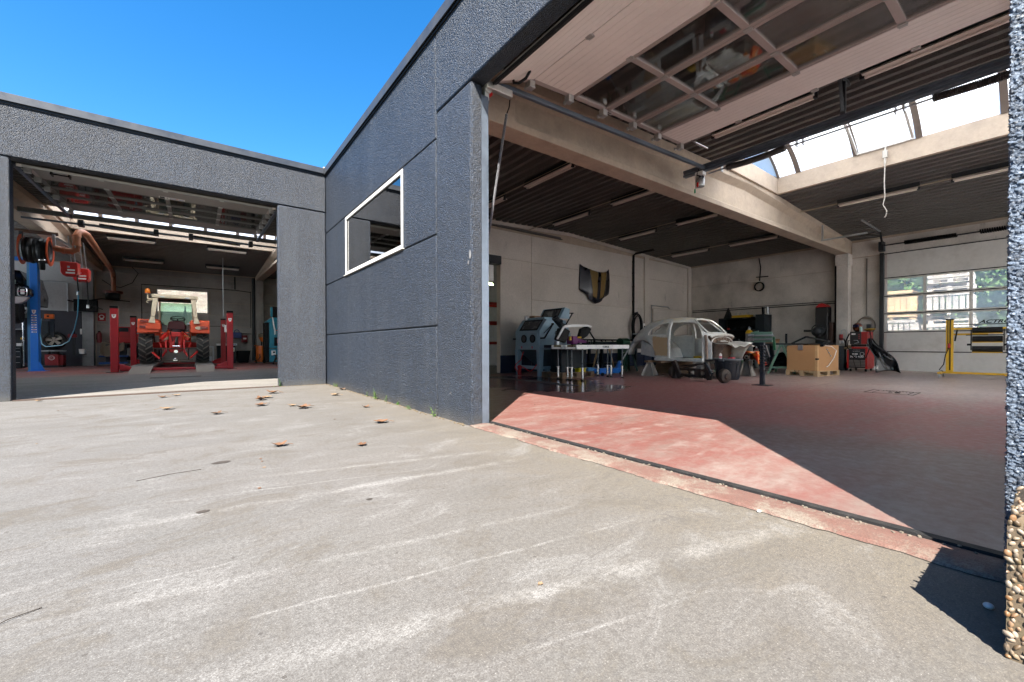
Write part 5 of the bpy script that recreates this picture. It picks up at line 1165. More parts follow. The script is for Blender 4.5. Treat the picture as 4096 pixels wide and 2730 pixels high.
for k in range(8): b.cyl((17.75+.1*(k % 2), 7.62+k*.08, 2.07), (17.75+.1*(k % 2), 7.62+k*.08, 2.16), .01, n=6); b.cyl((17.75+.1*(k % 2), 7.62+k*.08, 2.15), (17.75+.1*(k % 2), 7.62+k*.08, 2.17), .022, n=6)
b.build('peg', steel, t); rebase(t)
b = MB(); b.lathe([(.2, 0), (.18, .02), (.02, .45), (.0, .46)], (17.9, 8.5, 1.97), (0, 0, 1), 4); t = tag(b.build('axle_stand', dsteel), 'dark tripod stand on top of the black tool shelf', 'stand'); rebase(t)
t = thing('exhaust_pipe', 'pair of upright pipes on the tall end of the tool shelf', 'pipe'); MB().cyl((18.0, 7.18, 2.05), (18.0, 7.18, 2.36), .05).build('pipe', black, t); MB().cyl((18.0, 7.02, 2.05), (18.0, 7.02, 2.36), .04).build('pipe', steel, t); rebase(t)
# gas cylinders
def cylinder(x, y, r, h, body, shoulder, label):
    t = thing('gas_cylinder', label, 'gas cylinder', 'gas cylinders by the back wall')
    MB().lathe([(r*.9, .012), (r, .03), (r, h*.86)], (x, y, 0), (0, 0, 1), 18).build('body', body, t)
    MB().lathe([(r, h*.86), (r*.85, h*.91), (r*.5, h*.945), (r*.3, h*.955)], (x, y, 0), (0, 0, 1), 18).build('shoulder', shoulder, t)
    MB().lathe([(r*.34, h*.95), (r*.34, h), (r*.2, h*1.03), (0, h*1.04)], (x, y, 0), (0, 0, 1), 12).build('valve_cap', steel, t); return rebase(t)
gcy = mat('grey cylinder paint', (.22, .22, .21), .55, 0, .15, 6, 0, 60, .4, (.4, .4, .37))
cylinder(16.0, 6.85, .125, 1.48, gcy, yellowp, 'tall grey gas cylinder with yellow shoulder'); cylinder(16.36, 6.75, .075, .78, gcy, mat('dark red shoulder', (.12, .03, .03), .5), 'short grey gas cylinder next to the tall one')
# bead roller
t = thing('bead_roller', 'green bead rolling machine on a dark square post with spare rollers', 'machine')
px_, py_ = 9.57, 3.83
MB().box(px_-.14, py_-.16, .012, px_+.14, py_+.16, .022).build('base_plate', dsteel, t); MB().box(px_-.042, py_-.042, .022, px_+.042, py_+.042, .93).build('post', mat('navy black post', (.02, .026, .036), .4), t, .006)
MB().box(px_-.05, py_-.20, .92, px_-.01, py_+.22, 1.14).build('frame_plate', greenp, t, .006)
for z in (.985, 1.065): MB().cyl((px_-.09, py_+.20, z), (px_-.09, py_-.24, z), .017, n=10).build('shaft', steel, t); MB().cyl((px_-.09, py_+.24, z), (px_-.09, py_+.14, z), .032, n=12).build('roller', steel, t)
b = MB(); b.bar((px_-.09, py_-.25, 1.03), (px_-.09, py_-.27, .76), .03, .04); b.build('crank', mat('dark green paint', (.02, .13, .05), .4), t); b = MB(); b.bar((px_-.06, py_+.17, 1.14), (px_-.06, py_+.05, 1.16), .02); b.build('clamp_lever', greenp, t)
for k in range(8):
    z = .84-k*.075; L = .10 if k < 5 else .13
    b = MB(); b.cyl((px_-.045, py_+.04, z), (px_-.06, py_-L-.03, z+(.015 if k < 5 else .02)), .010, n=6)
    if k < 5:
        for q_ in (.0, .05, .1): b.lathe([(.012, -.012), (.026, -.008), (.026, .008), (.012, .012)], (px_-.055, py_+.02-q_, z), (0, 1, 0), 10)
    b.build('peg', dsteel, t)
b = MB(); b.bar((px_-.07, py_-.1, .86), (px_-.07, py_-.17, .62), .012, .02); b.build('spanner', chrome, t); rebase(t)
# pallet with the cardboard box
rzp = math.atan2(4.60-3.96, 13.16-13.29); ux = V((13.29-13.16, 3.96-4.60, 0)).normalized()
pc_ = V((13.16, 4.60, 0)).lerp(V((14.32, 3.81, 0)), .5)+V((.0, .06, 0))
pl2 = pallet('pallet', 'clean pale pallet under the cardboard box', wood, 'pallets on the hall floor'); pl2.rotation_euler = (0, 0, R(-8)); pl2.location = (13.86, 4.24, .012)
t = thing('cardboard_box', 'large open brown cardboard box on the pale pallet', 'box')
card = mat('corrugated board', (.46, .245, .105), .8, 0, .06, 3, .1, 120, .15, (.3, .15, .06))
MB().box(-.57, -.385, .0, .57, -.375, .69).box(-.57, .375, .0, .57, .385, .69).box(-.58, -.374, .0, -.57, .374, .69).box(.57, -.374, .0, .58, .374, .69).box(-.569, -.374, 0, .569, .374, .01).build('carton', card, t)
MB().box(-.588, -.392, .01, -.53, -.386, .68).box(-.588, -.386, .01, -.581, -.33, .68).build('corner_board', mat('light board', (.55, .34, .16), .75), t); MB().box(-.592, -.396, .30, -.52, -.393, .345).box(-.592, -.393, .30, -.589, -.34, .345).build('tape', black, t)
MB().box(-.60, -.03, .56, -.581, .09, .70).build('clip', steel, t, .004)
b = MB(); b.tube([(-.3, -.39, .69), (.1, -.42, .66), (.3, -.45, .55), (.2, -.44, .35), (-.05, -.42, .14), (-.12, -.4, .1)], .009); b.build('hose', white, t)
b = MB()
for k in range(3): b.cbox((-.1+.1*k, -.40, .58-.09*k), (.03, .02, .03))
b.tube([(-.1, -.40, .58), (.1, -.4, .40)], .004, 4); b.build('clip_lead', steel, t)
t.rotation_euler = (0, 0, R(-8)); t.location = (13.86, 4.24, .158)
t = thing('car_trim', 'black car trim pieces lying across the top of the cardboard box', 'car part')
b = MB(); b.bar((-.5, .3, .74), (-.35, .0, .93), .06, .05); b.bar((-.35, .0, .93), (.2, -.3, .80), .10, .04); b.bar((.2, -.3, .80), (-.45, -.42, .68), .09, .05); b.bar((-.5, .34, .735), (.35, -.36, .73), .14, .03); b.build('frame', black, t, .006)
b = MB(); b.grid(lambda u, v: (-.52+.9*u, .3-.6*v, .715+.03*math.sin(u*5)), 8, 8); b.build('panel', blackgl, t, solid=.01)
t.rotation_euler = (0, 0, R(-8)); t.location = (13.86, 4.24, .158)
# tall machine column at the back wall
t = thing('power_hammer', 'tall black column machine with a red rounded cap against the back wall', 'machine')
MB().box(17.6, 4.93, .012, 18.1, 5.55, .5).build('base', blackgl, t, .02); MB().box(17.75, 4.98, .5, 18.15, 5.36, 2.2).build('column', mat('black machine paint', (.014, .013, .013), .5), t, .03); MB().box(17.85, 4.86, .5, 18.15, 4.975, 1.65).build('guard', mat('brown machine guard', (.05, .022, .014), .5), t, .01)
b = MB(); b.prism([(4.98+.38*k/10, 2.2+.14*math.sin(math.pi*k/10)) for k in range(11)], 'x', 17.75, 18.15); b.build('cap', redp, t)
b = MB(); b.cyl((17.35, 5.18, 1.32), (17.8, 5.18, 1.32), .17, n=18); b.ball((17.36, 5.18, 1.32), (.1, .15, .15)); b.cyl((17.5, 5.4, 1.36), (17.5, 5.62, 1.36), .04); b.torus((17.45, 5.18, 1.38), (1, 0, 0), .19, .02); b.build('motor', dsteel, t); rebase(t)
# welding set
t = thing('welder', 'red and black wire feed welder lettered MIG 400 on castors', 'welder')
wx0 = 16.72; wy0, wy1 = 3.66, 4.17
MB().box(wx0, wy0+.04, .12, 17.5, wy1-.04, .74).build('body', mat('black welder enamel', (.012, .012, .013), .45), t, .006)
MB().box(wx0-.03, wy0, .1, wx0+.02, wy0+.045, .79).box(wx0-.03, wy1-.045, .1, wx0+.02, wy1, .70).box(wx0-.03, wy0+.045, .74, wx0+.02, wy1-.12, .79).box(wx0+.02, wy0, .1, 17.5, wy0+.04, .78).build('side_frame', mat('bright red enamel', (.50, .012, .010), .4), t, .004)
for k in range(5): MB().cbox((wx0-.008, (wy0+wy1)/2, .36-.045*k), (.03, .40, .022), Matrix.Rotation(.5, 3, 'Y')).build('louvre', mat('grey louvre', (.20, .18, .165), .5), t)
MB().box(wx0-.012, 3.74, .44, wx0-.001, 4.10, .70).build('control_panel', dk, t)
text('MIG 400', .088, mat('white lettering', (.75, .75, .75), .4), t, (wx0-.0135, 4.09, .452), (0, -1, 0), (0, 0, 1), 'lettering', .001, 0, 1.08, .003)
MB().box(wx0-.0145, 3.90, .545, wx0-.012, 4.04, .585).build('maker_plate', white, t); b = MB(); b.cyl((wx0-.03, 3.79, .57), (wx0-.012, 3.79, .57), .035); b.build('knob', black, t); b = MB(); b.torus((wx0-.013, 3.79, .57), (1, 0, 0), .05, .004, 16, 4); b.box(wx0-.014, 3.84, .64, wx0-.012, 4.02, .645).box(wx0-.014, 3.84, .69, wx0-.012, 4.02, .694); b.build('dial_print', white, t)
for y in (3.72, 4.1):
    for x in (16.8, 17.4): MB().cyl((x, y-.02, .055), (x, y+.02, .055), .045, n=12).build('castor', rubber, t)
rebase(t)
t = thing('wire_feeder', 'red and black wire feeder box standing on top of the welder', 'welder')
MB().box(wx0+.0, 3.82, .88, wx0+.02, 4.10, 1.28).box(wx0+.02, 3.99, .88, 17.35, 4.10, 1.27).build('front_panel', mat('black welder enamel', (.012, .012, .013), .45), t, .004); MB().box(wx0+.02, 3.66, .88, 17.35, 3.985, 1.27).build('body', mat('dark red enamel', (.28, .012, .010), .45), t, .01)
MB().box(wx0-.003, 3.96, 1.18, wx0, 4.06, 1.22).build('maker_plate', white, t)
for z in (1.18, 1.12, 1.06): MB().cyl((wx0-.02, 3.87, z), (wx0, 3.87, z), .02).build('knob', mat('dark red knob', (.2, .02, .02), .4), t)
b = MB(); b.cyl((wx0+.25, 3.64, 1.05), (wx0+.25, 3.66, 1.05), .035); b.box(wx0+.23, 3.64, .94, wx0+.25, 3.66, 1.05); b.build('latch', steel, t); b = MB(); b.tube([(wx0-.01, 4.0, 1.0), (wx0-.06, 3.9, 1.0), (wx0-.06, 3.86, .93), (wx0-.01, 3.98, .9)], .01); b.build('handle', steel, t)
MB().box(16.75, 3.7, .80, 17.35, 4.08, .875).build('swivel', black, t)
b = MB(); b.tube([(wx0, 4.05, .98), (wx0-.08, 4.12, 1.0), (wx0-.05, 4.16, .8), (wx0-.1, 4.0, .5), (wx0-.1, 3.85, .38), (wx0-.08, 3.68, .45), (wx0-.02, 3.62, .7), (wx0+.1, 3.60, 1.1), (wx0+.2, 3.65, 1.3)], .014); b.tube([(wx0+.1, 4.14, 1.22), (wx0, 4.2, 1.0), (wx0+.05, 4.22, .75)], .02); b.tube([(wx0-.06, 3.95, .72), (wx0-.08, 4.0, .4), (wx0-.1, 3.92, .1), (wx0-.08, 3.8, .15), (wx0-.06, 3.86, .7)], .007); b.build('torch_cable', rubber, t); rebase(t)
t = thing('welding_helmet', 'copper brown welding helmet lying on the wire feeder', 'helmet'); b = MB(); b.ball((16.95, 3.96, 1.42), (.16, .13, .15), 18, 12); b.build('shell', mat('copper brown gloss', (.16, .045, .022), .2, .3, .3, 6, coat=.5), t); MB().cbox((16.80, 3.97, 1.46), (.03, .16, .09)).build('visor', mat('violet visor', (.02, .015, .05), .08, .3), t, .01); rebase(t)
t = thing('spray_can', 'small pale can beside the welding helmet', 'can'); MB().lathe([(.035, 0), (.035, .13), (.02, .15), (0, .15)], (16.78, 3.84, 1.28), (0, 0, 1), 12).build('can', mat('pale teal tin', (.35, .5, .48), .4), t); rebase(t)
b = MB(); b.ball((17.0, 3.70, 1.34), (.12, .12, .035)); b.ball((16.9, 3.60, 1.35), (.07, .1, .03)); t = tag(b.build('work_gloves', mat('yellow leather', (.42, .26, .02), .7)), 'yellow work gloves on the wire feeder', 'gloves'); rebase(t)
b = MB(); b.ball((16.85, 4.14, .80), (.1, .12, .05)); b.ball((16.75, 4.2, .75), (.06, .07, .04)); t = tag(b.build('work_gloves', mat('tan leather', (.2, .14, .07), .7)), 'tan leather gloves on the corner of the welder', 'gloves'); rebase(t)
cylinder(17.2, 4.42, .105, .95, mat('slate cylinder paint', (.09, .105, .115), .5), mat('pale shoulder paint', (.35, .36, .33), .5), 'slate grey gas cylinder behind the cardboard box')
t = thing('welder_trolley', 'black cylinder trolley between the cardboard box and the welder', 'trolley'); b = MB(); b.tube([(17.05, 4.33, .1), (17.05, 4.30, .9), (17.1, 4.35, 1.05), (17.2, 4.5, 1.06)], .018); b.torus((17.1, 4.28, .14), (0, 1, 0), .11, .03); b.build('frame', black, t); rebase(t)
t = thing('wall_socket', 'red socket with a bent grey cable on the column', 'socket'); MB().box(17.87, 4.56, .9, 17.925, 4.68, 1.0).build('plate', white, t, .004); MB().cyl((17.87, 4.63, 1.02), (17.87, 4.63, 1.22), .055).build('plug', mat('red plastic dark', (.3, .01, .012), .45), t); b = MB(); b.tube([(17.87, 4.63, 1.22), (17.86, 4.61, 1.36), (17.86, 4.54, 1.40), (17.86, 4.48, 1.32), (17.86, 4.48, .9)], .014); b.build('cable', steel, t); rebase(t)
t = thing('hose_coil', 'grey hose coil hung on the wall above the welder', 'hose')
b = MB()
for k in range(4): b.tube([(18.22-.03*k, 4.02+(.22+.012*k)*math.sin(a_*math.pi/12), 1.5+(.33-.015*k)*math.cos(a_*math.pi/12)) for a_ in range(25)], .013)
b.tube([(18.25, 4.03, 1.85), (18.26, 4.03, 3.8)], .018); b.build('hose', mat('grey brown hose', (.14, .12, .10), .5), t); MB().box(18.12, 3.9, 1.3, 18.27, 4.0, 1.55).build('bracket', dsteel, t); rebase(t)
t = thing('cable_coil', 'small black cable coil hanging on the upper back wall', 'cable'); b = MB(); b.tube([(18.25, 7.45, 4.38), (18.24, 7.38, 4.0), (18.24, 7.42, 3.45)], .02)
for k in range(3): b.tube([(18.24-.03*k, 7.42+.17*math.sin(a_*math.pi/10), 3.22+.17*math.cos(a_*math.pi/10)) for a_ in range(21)], .018)
b.tube([(18.25, 7.55, 3.62), (18.25, 7.1, 3.6)], .02); b.build('coil', black, t); rebase(t)
# leaning black wing
t = thing('car_wing', 'glossy black car wing leaning between welder and closed door', 'car part')
b = MB()
def wing(u, v):
    z = 1.05*(1-u); w_ = .10+.42*math.sin(u*1.5); yc = 3.62-.30*u
    return (16.75-.25*u+.28*math.sin(v*2.2)*(.4+u*.6)-.10*math.exp(-((u-.55)/.2)**2-((v-.6)/.25)**2), yc+.05-w_*v+.04*math.sin(u*8), z+.06*math.sin(v*3.1)*u+.012)
b.grid(wing, 26, 16); b.build('wing_skin', blackgl, t, solid=.012); MB().cbox((16.42, 3.42, .16), (.004, .04, .1)).cbox((16.42, 3.36, .17), (.004, .04, .1)).build('paper_label', white, t); rebase(t)
# yellow paper dispenser stand
t = thing('paper_dispenser', 'yellow wheeled stand holding black masking paper rolls', 'stand')
yx = 15.62
MB().box(yx-.06, 1.69, .16, yx+.06, 1.82, 1.51).build('post', yellowp, t, .006); b = MB(); b.box(yx-.066, 1.73, .2, yx-.06, 1.755, 1.5).box(yx-.066, 1.775, .7, yx-.06, 1.79, 1.5).box(yx-.07, 1.685, 1.50, yx+.07, 1.825, 1.53); b.build('cable_slot', black, t)
MB().box(yx-.06, .72, .11, yx+.06, 1.94, .16).build('base_beam', yellowp, t, .006); MB().box(yx-.35, 1.86, .11, yx+.35, 1.94, .15).box(yx-.35, .74, .11, yx+.35, .82, .15).build('foot_beam', yellowp, t, .006)
for x in (yx-.32, yx+.32):
    for y in (1.90, .78): MB().cyl((x, y-.015, .05), (x, y+.015, .05), .04, n=12).build('castor', steel, t)
MB().box(yx-.03, .72, 1.24, yx+.03, 1.69, 1.29).build('arm', yellowp, t, .006); MB().box(yx+.05, 1.1, 1.1, yx+.09, 1.69, 1.15).build('arm', yellowp, t, .006); b = MB(); b.cyl((yx, .7, 1.37), (yx, 1.69, 1.375), .01); b.bar((yx-.03, 1.62, 1.24), (yx-.03, 1.66, .95), .03); b.build('rod', black, t)
for z, r in ((1.22, .075), (1.0, .075), (.75, .075)):
    MB().cyl((yx, .86, z), (yx, 1.36, z), r, n=18).build('paper_roll', rubber, t); MB().box(yx-.08, .86, z-.09, yx-.05, 1.36, z-.072).build('tear_bar', yellowp, t)
b = MB(); b.box(yx-.02, 1.37, .72, yx+.02, 1.39, 1.25).box(yx-.02, .83, .72, yx+.02, .85, 1.25).box(yx-.12, .83, 1.09, yx-.08, 1.46, 1.11).cbox((yx, 1.42, .86), (.05, .06, .05)).cbox((yx, .80, .86), (.05, .06, .05)); b.build('roll_frame', black, t)
b = MB(); b.ball((yx-.08, 1.76, .83), (.03, .03, .07)); b.build('plug', mat('red plastic dark', (.3, .01, .012), .45), t); b = MB(); b.tube([(yx-.08, 1.76, .78), (yx-.09, 1.82, .6), (yx-.1, 1.85, .35), (yx-.12, 1.93, .2), (yx-.1, 1.86, .17)], .01); b.build('cable', black, t); rebase(t)
# trolley jack, stool
t = thing('trolley_jack', 'blue trolley jack with a long grey handle behind the conveyors', 'jack')
b = MB(); b.box(8.9, 7.72, .06, 9.85, 7.78, .2).box(8.9, 7.98, .06, 9.85, 8.04, .2).box(9.0, 7.78, .06, 9.85, 7.98, .1); b.build('chassis', bluep, t, .01); b = MB(); b.bar((9.85, 7.88, .15), (10.0, 7.88, .38), .1, .12); b.build('handle_socket', bluep, t, .01)
b = MB(); b.tube([(9.95, 7.84, .34), (10.5, 7.65, 1.2)], .022); b.bar((10.45, 7.78, 1.2), (10.55, 7.52, 1.2), .03); b.build('handle', steel, t)
for x in (9.0, 9.8):
    for y in (7.7, 8.06): MB().cyl((x, y-.02, .055), (x, y+.02, .055), .05, n=12).build('wheel', dsteel, t)
rebase(t)
t = thing('work_stool', 'dark green stool behind the rear of the car body', 'stool'); gm = mat('bottle green paint', (.008, .05, .028), .45)
b = MB(); b.lathe([(.2, .55), (.22, .6), (.2, .63)], (11.3, 8.6, 0), (0, 0, 1), 16); b.build('seat', gm, t)
for a_ in range(4): c_, s_ = math.cos(a_*1.571+.5), math.sin(a_*1.571+.5); b = MB(); b.bar((11.3+.3*c_, 8.6+.3*s_, .012), (11.3+.14*c_, 8.6+.14*s_, .56), .05); b.build('leg', gm, t)
rebase(t)
t = thing('angle_pedestal', 'dark green grinder pedestal on the floor behind the car body', 'pedestal'); MB().box(12.0, 9.3, .012, 12.3, 9.6, .8).build('column', gm, t, .02); b = MB(); b.cyl((11.95, 9.45, .95), (12.35, 9.45, .95), .16, n=18); b.build('wheel_guard', gm, t); rebase(t)
# channel drain and manhole in the floor
t = thing('channel_drain', 'dark slotted channel drain grating in the wet floor near the blast cabinet', 'drain'); b = MB(); b.box(6.22, 6.2, .0, 6.25, 9.4, .018).box(6.47, 6.2, .0, 6.5, 9.4, .018).box(6.25, 6.2, .0, 6.47, 6.23, .018); b.build('frame', dsteel, t); b = MB()
for k in range(76): b.box(6.25, 6.24+k*.042, .008, 6.47, 6.258+k*.042, .017)
b.box(6.35, 6.23, .006, 6.37, 9.4, .0165); b.build('grating', dsteel, t, kind='stuff'); MB().box(6.25, 6.23, .0, 6.47, 9.4, .0135).build('channel', black, t); rebase(t)
t = thing('manhole_cover', 'flat steel manhole cover set in the floor before the yellow stand', 'manhole'); mh = mat('manhole gap', (.015, .013, .012), .8)
b = MB(); b.box(9.62, 2.145, .008, 10.26, 2.16, .0165).box(10.235, 1.5, .008, 10.25, 2.145, .0165).box(9.62, 1.5, .008, 10.235, 1.51, .0165).box(9.62, 1.51, .008, 9.63, 2.145, .0165); b.build('frame', mh, t); b = MB()
for k in range(9): b.box(9.72+.055*k, 2.05, .008, 9.75+.055*k, 2.058, .0162).box(9.72+.055*k, 1.58, .008, 9.75+.055*k, 1.59, .0162).box(10.16, 1.62+.045*k, .008, 10.168, 1.64+.045*k, .0162)
for k in range(14): b.cbox((9.93+cl.uniform(-.12, .12), 1.82+cl.uniform(-.1, .1), .013), (.07, .008, .007), Matrix.Rotation(cl.uniform(0, 3), 3, 'Z'))
b.build('cover_slots', mh, t); rebase(t)
# ================================================= left hall
dl = thing('sectional_door', 'overhead sectional door with a small sticker raised under the ceiling of the left hall', 'garage door')
mpL = lambda u, w_, z: (w_, u, z)
sectional(dl, [(10.36, 3.83), (10.9, 3.985), (11.5, 4.0), (12.13, 4.015), (12.75, 4.03), (13.38, 4.045), (14.05, 4.06)], -2.33, 1.40, (2, 3, 4), [-1.40, -.47, .46], mpL, True, mat('grey cream door skin', (.26, .24, .225), .5, 0, .06, 2, .1, 150), alu=mat('dull grey aluminium', (.17, .165, .155), .45, .3, .1, 6))
MB().box(-.60, 11.36, 3.9935, -.17, 11.475, 3.9965).build('sticker', white, dl)
for s_, x, mm in (('M', -.19, bluep), ('o', -.275, redp), ('bil', -.325, bluep), ('1', -.44, black)): text(s_, .10, mm, dl, (x, 11.385, 3.992), (-1, 0, 0), (0, 1, 0), 'sticker_lettering', .0005)
MB().box(-.585, 11.37, 3.9922, -.505, 11.465, 3.993).build('sticker_print', black, dl)
b = MB(); b.box(-2.02, 10.70, 3.885, -1.78, 10.72, 3.90).box(-2.02, 10.86, 3.935, -1.78, 10.88, 3.95).box(-2.02, 10.72, 3.888, -2.0, 10.86, 3.945).box(-1.80, 10.72, 3.888, -1.78, 10.86, 3.945); b.build('handle', black, dl); rebase(dl)
tl = thing('door_track', 'grey door tracks with cross rail and striped springs under the roof of the left hall', 'track')
for xx in (-2.42, 1.49):
    b = MB(); pts = [(10.36, 0.0), (10.36, 3.6), (10.42, 3.82), (10.6, 3.93), (10.9, 3.95), (14.7, 4.03)]; rr = []
    for i, (y, z) in enumerate(pts):
        y0, z0 = pts[max(i-1, 0)]; y1, z1 = pts[min(i+1, len(pts)-1)]; L = math.hypot(y1-y0, z1-z0); ny_, nz_ = -(z1-z0)/L, (y1-y0)/L
        rr.append([(xx+c_, y+ny_*a_, z+nz_*a_) for a_, c_ in ((.028, -.03), (.028, .03), (-.028, .03), (-.028, -.03))])
    b.loft(rr); b.build('rail', railm, tl)
MB().box(-3.3, 14.65, 4.02, 2.5, 14.72, 4.13).build('cross_rail', mat('dull cross rail', (.18, .185, .17), .5, .5), tl); MB().box(-3.3, 14.95, 3.93, 2.5, 15.0, 3.97).build('lower_rail', railm, tl)
for xa, xb2 in ((-1.98, -.88), (-.08, 1.08)):
    for k in range(11):
        x0_, x1_ = xa+(xb2-xa)*k/11, xa+(xb2-xa)*(k+1)/11
        helix(0, (x0_, 15.1, 4.0-.004*k), (x1_, 15.1, 4.0-.004*(k+1)), .05, .014, 4, 'x').build('spring_band', mat('dusty yellow spring', (.2, .17, .08), .5, .4) if k % 2 else mat('oiled spring steel', (.10, .085, .08), .4, .6), tl)
b = MB(); b.cyl((-2.4, 15.1, 4.0), (2.4, 15.1, 4.0), .014); b.build('spring_shaft', steel, tl)
for x in (-2.3, 1.35, -.85, -.1): MB().box(x-.05, 14.9, 3.9, x+.05, 15.12, 4.05).build('bearing_bracket', dsteel, tl)
rebase(tl)
gl_ = 'unlit fluorescent lamps of the left hall'
for x, y, z, lab in ((-1.78, 19.75, 4.6, 'lamp of the left hall behind the left striped spring'), (1.0, 19.75, 4.6, 'lamp of the left hall behind the right striped spring'), (-1.72, 23.3, 4.45, 'lamp of the left hall nearest the brown exhaust pipe'), (1.0, 23.3, 4.45, 'lamp of the left hall above the right red lift post')): fitting(x, y, z, 1.3, 'x', lab, gl_)
# four post lift
t = thing('four_post_lift', 'red four post vehicle lift with grey ramps under the tractor', 'vehicle lift')
lred = mat('lift red paint', (.40, .010, .014), .42, 0, .1, 4, 0, 60, .12, (.12, .01, .012))
shield = [(-.055, .06), (.055, .06), (.045, -.02), (.02, -.06), (-.02, -.06), (-.045, -.02)]
for x, y, sg in ((-2.12, 18.6, 1), (1.0, 18.75, -1), (-2.17, 24.3, 1), (1.03, 24.3, -1)):
    MB().box(x-.095, y-.09, .012, x+.095, y+.09, 2.10).build('post', lred, t, .008); MB().box(x-.1, y-.095, 2.10, x+.1, y+.095, 2.17).build('post_cap', black, t)
    MB().box(x-.2, y-.15, .0121, x+.2, y+.15, .024).build('foot_plate', dsteel, t)
    MB().prism([(x+a_, 1.84+c_) for a_, c_ in shield], 'y', y-.094, y-.0905).build('badge', white, t); MB().box(x-.03, y-.097, 1.865, x+.03, y-.0945, 1.88).box(x-.008, y-.097, 1.815, x+.008, y-.0945, 1.865).build('badge_print', redp, t)
    MB().prism([(x+sg*.1, .1), (x+sg*.45, .1), (x+sg*.40, .18), (x+sg*.1, .30)], 'y', y-.06, y+.06).build('bracket', lred, t, .01)
for y in (18.7, 24.3): MB().box(-2.0, y-.1, .04, .95, y+.1, .12).build('cross_beam', lred, t, .01)
for x0_, x1_, xr0, xr1 in ((-1.78, -1.17, -1.70, -1.17), (-.05, .52, -.02, .50)):
    MB().box(x0_, 18.55, .1, x1_, 24.5, .195).build('runway', mat('grey runway steel', (.14, .13, .12), .6, .3, .2, 5), t, .006)
    b = MB(); b.prism([(17.25, .014), (18.54, .19), (18.54, .165), (17.3, .012)], 'x', xr0, xr1); b.build('ramp', mat('dusty ramp plate', (.2, .175, .15), .65, .2, .15, 6, .2, 60), t)
rebase(t)
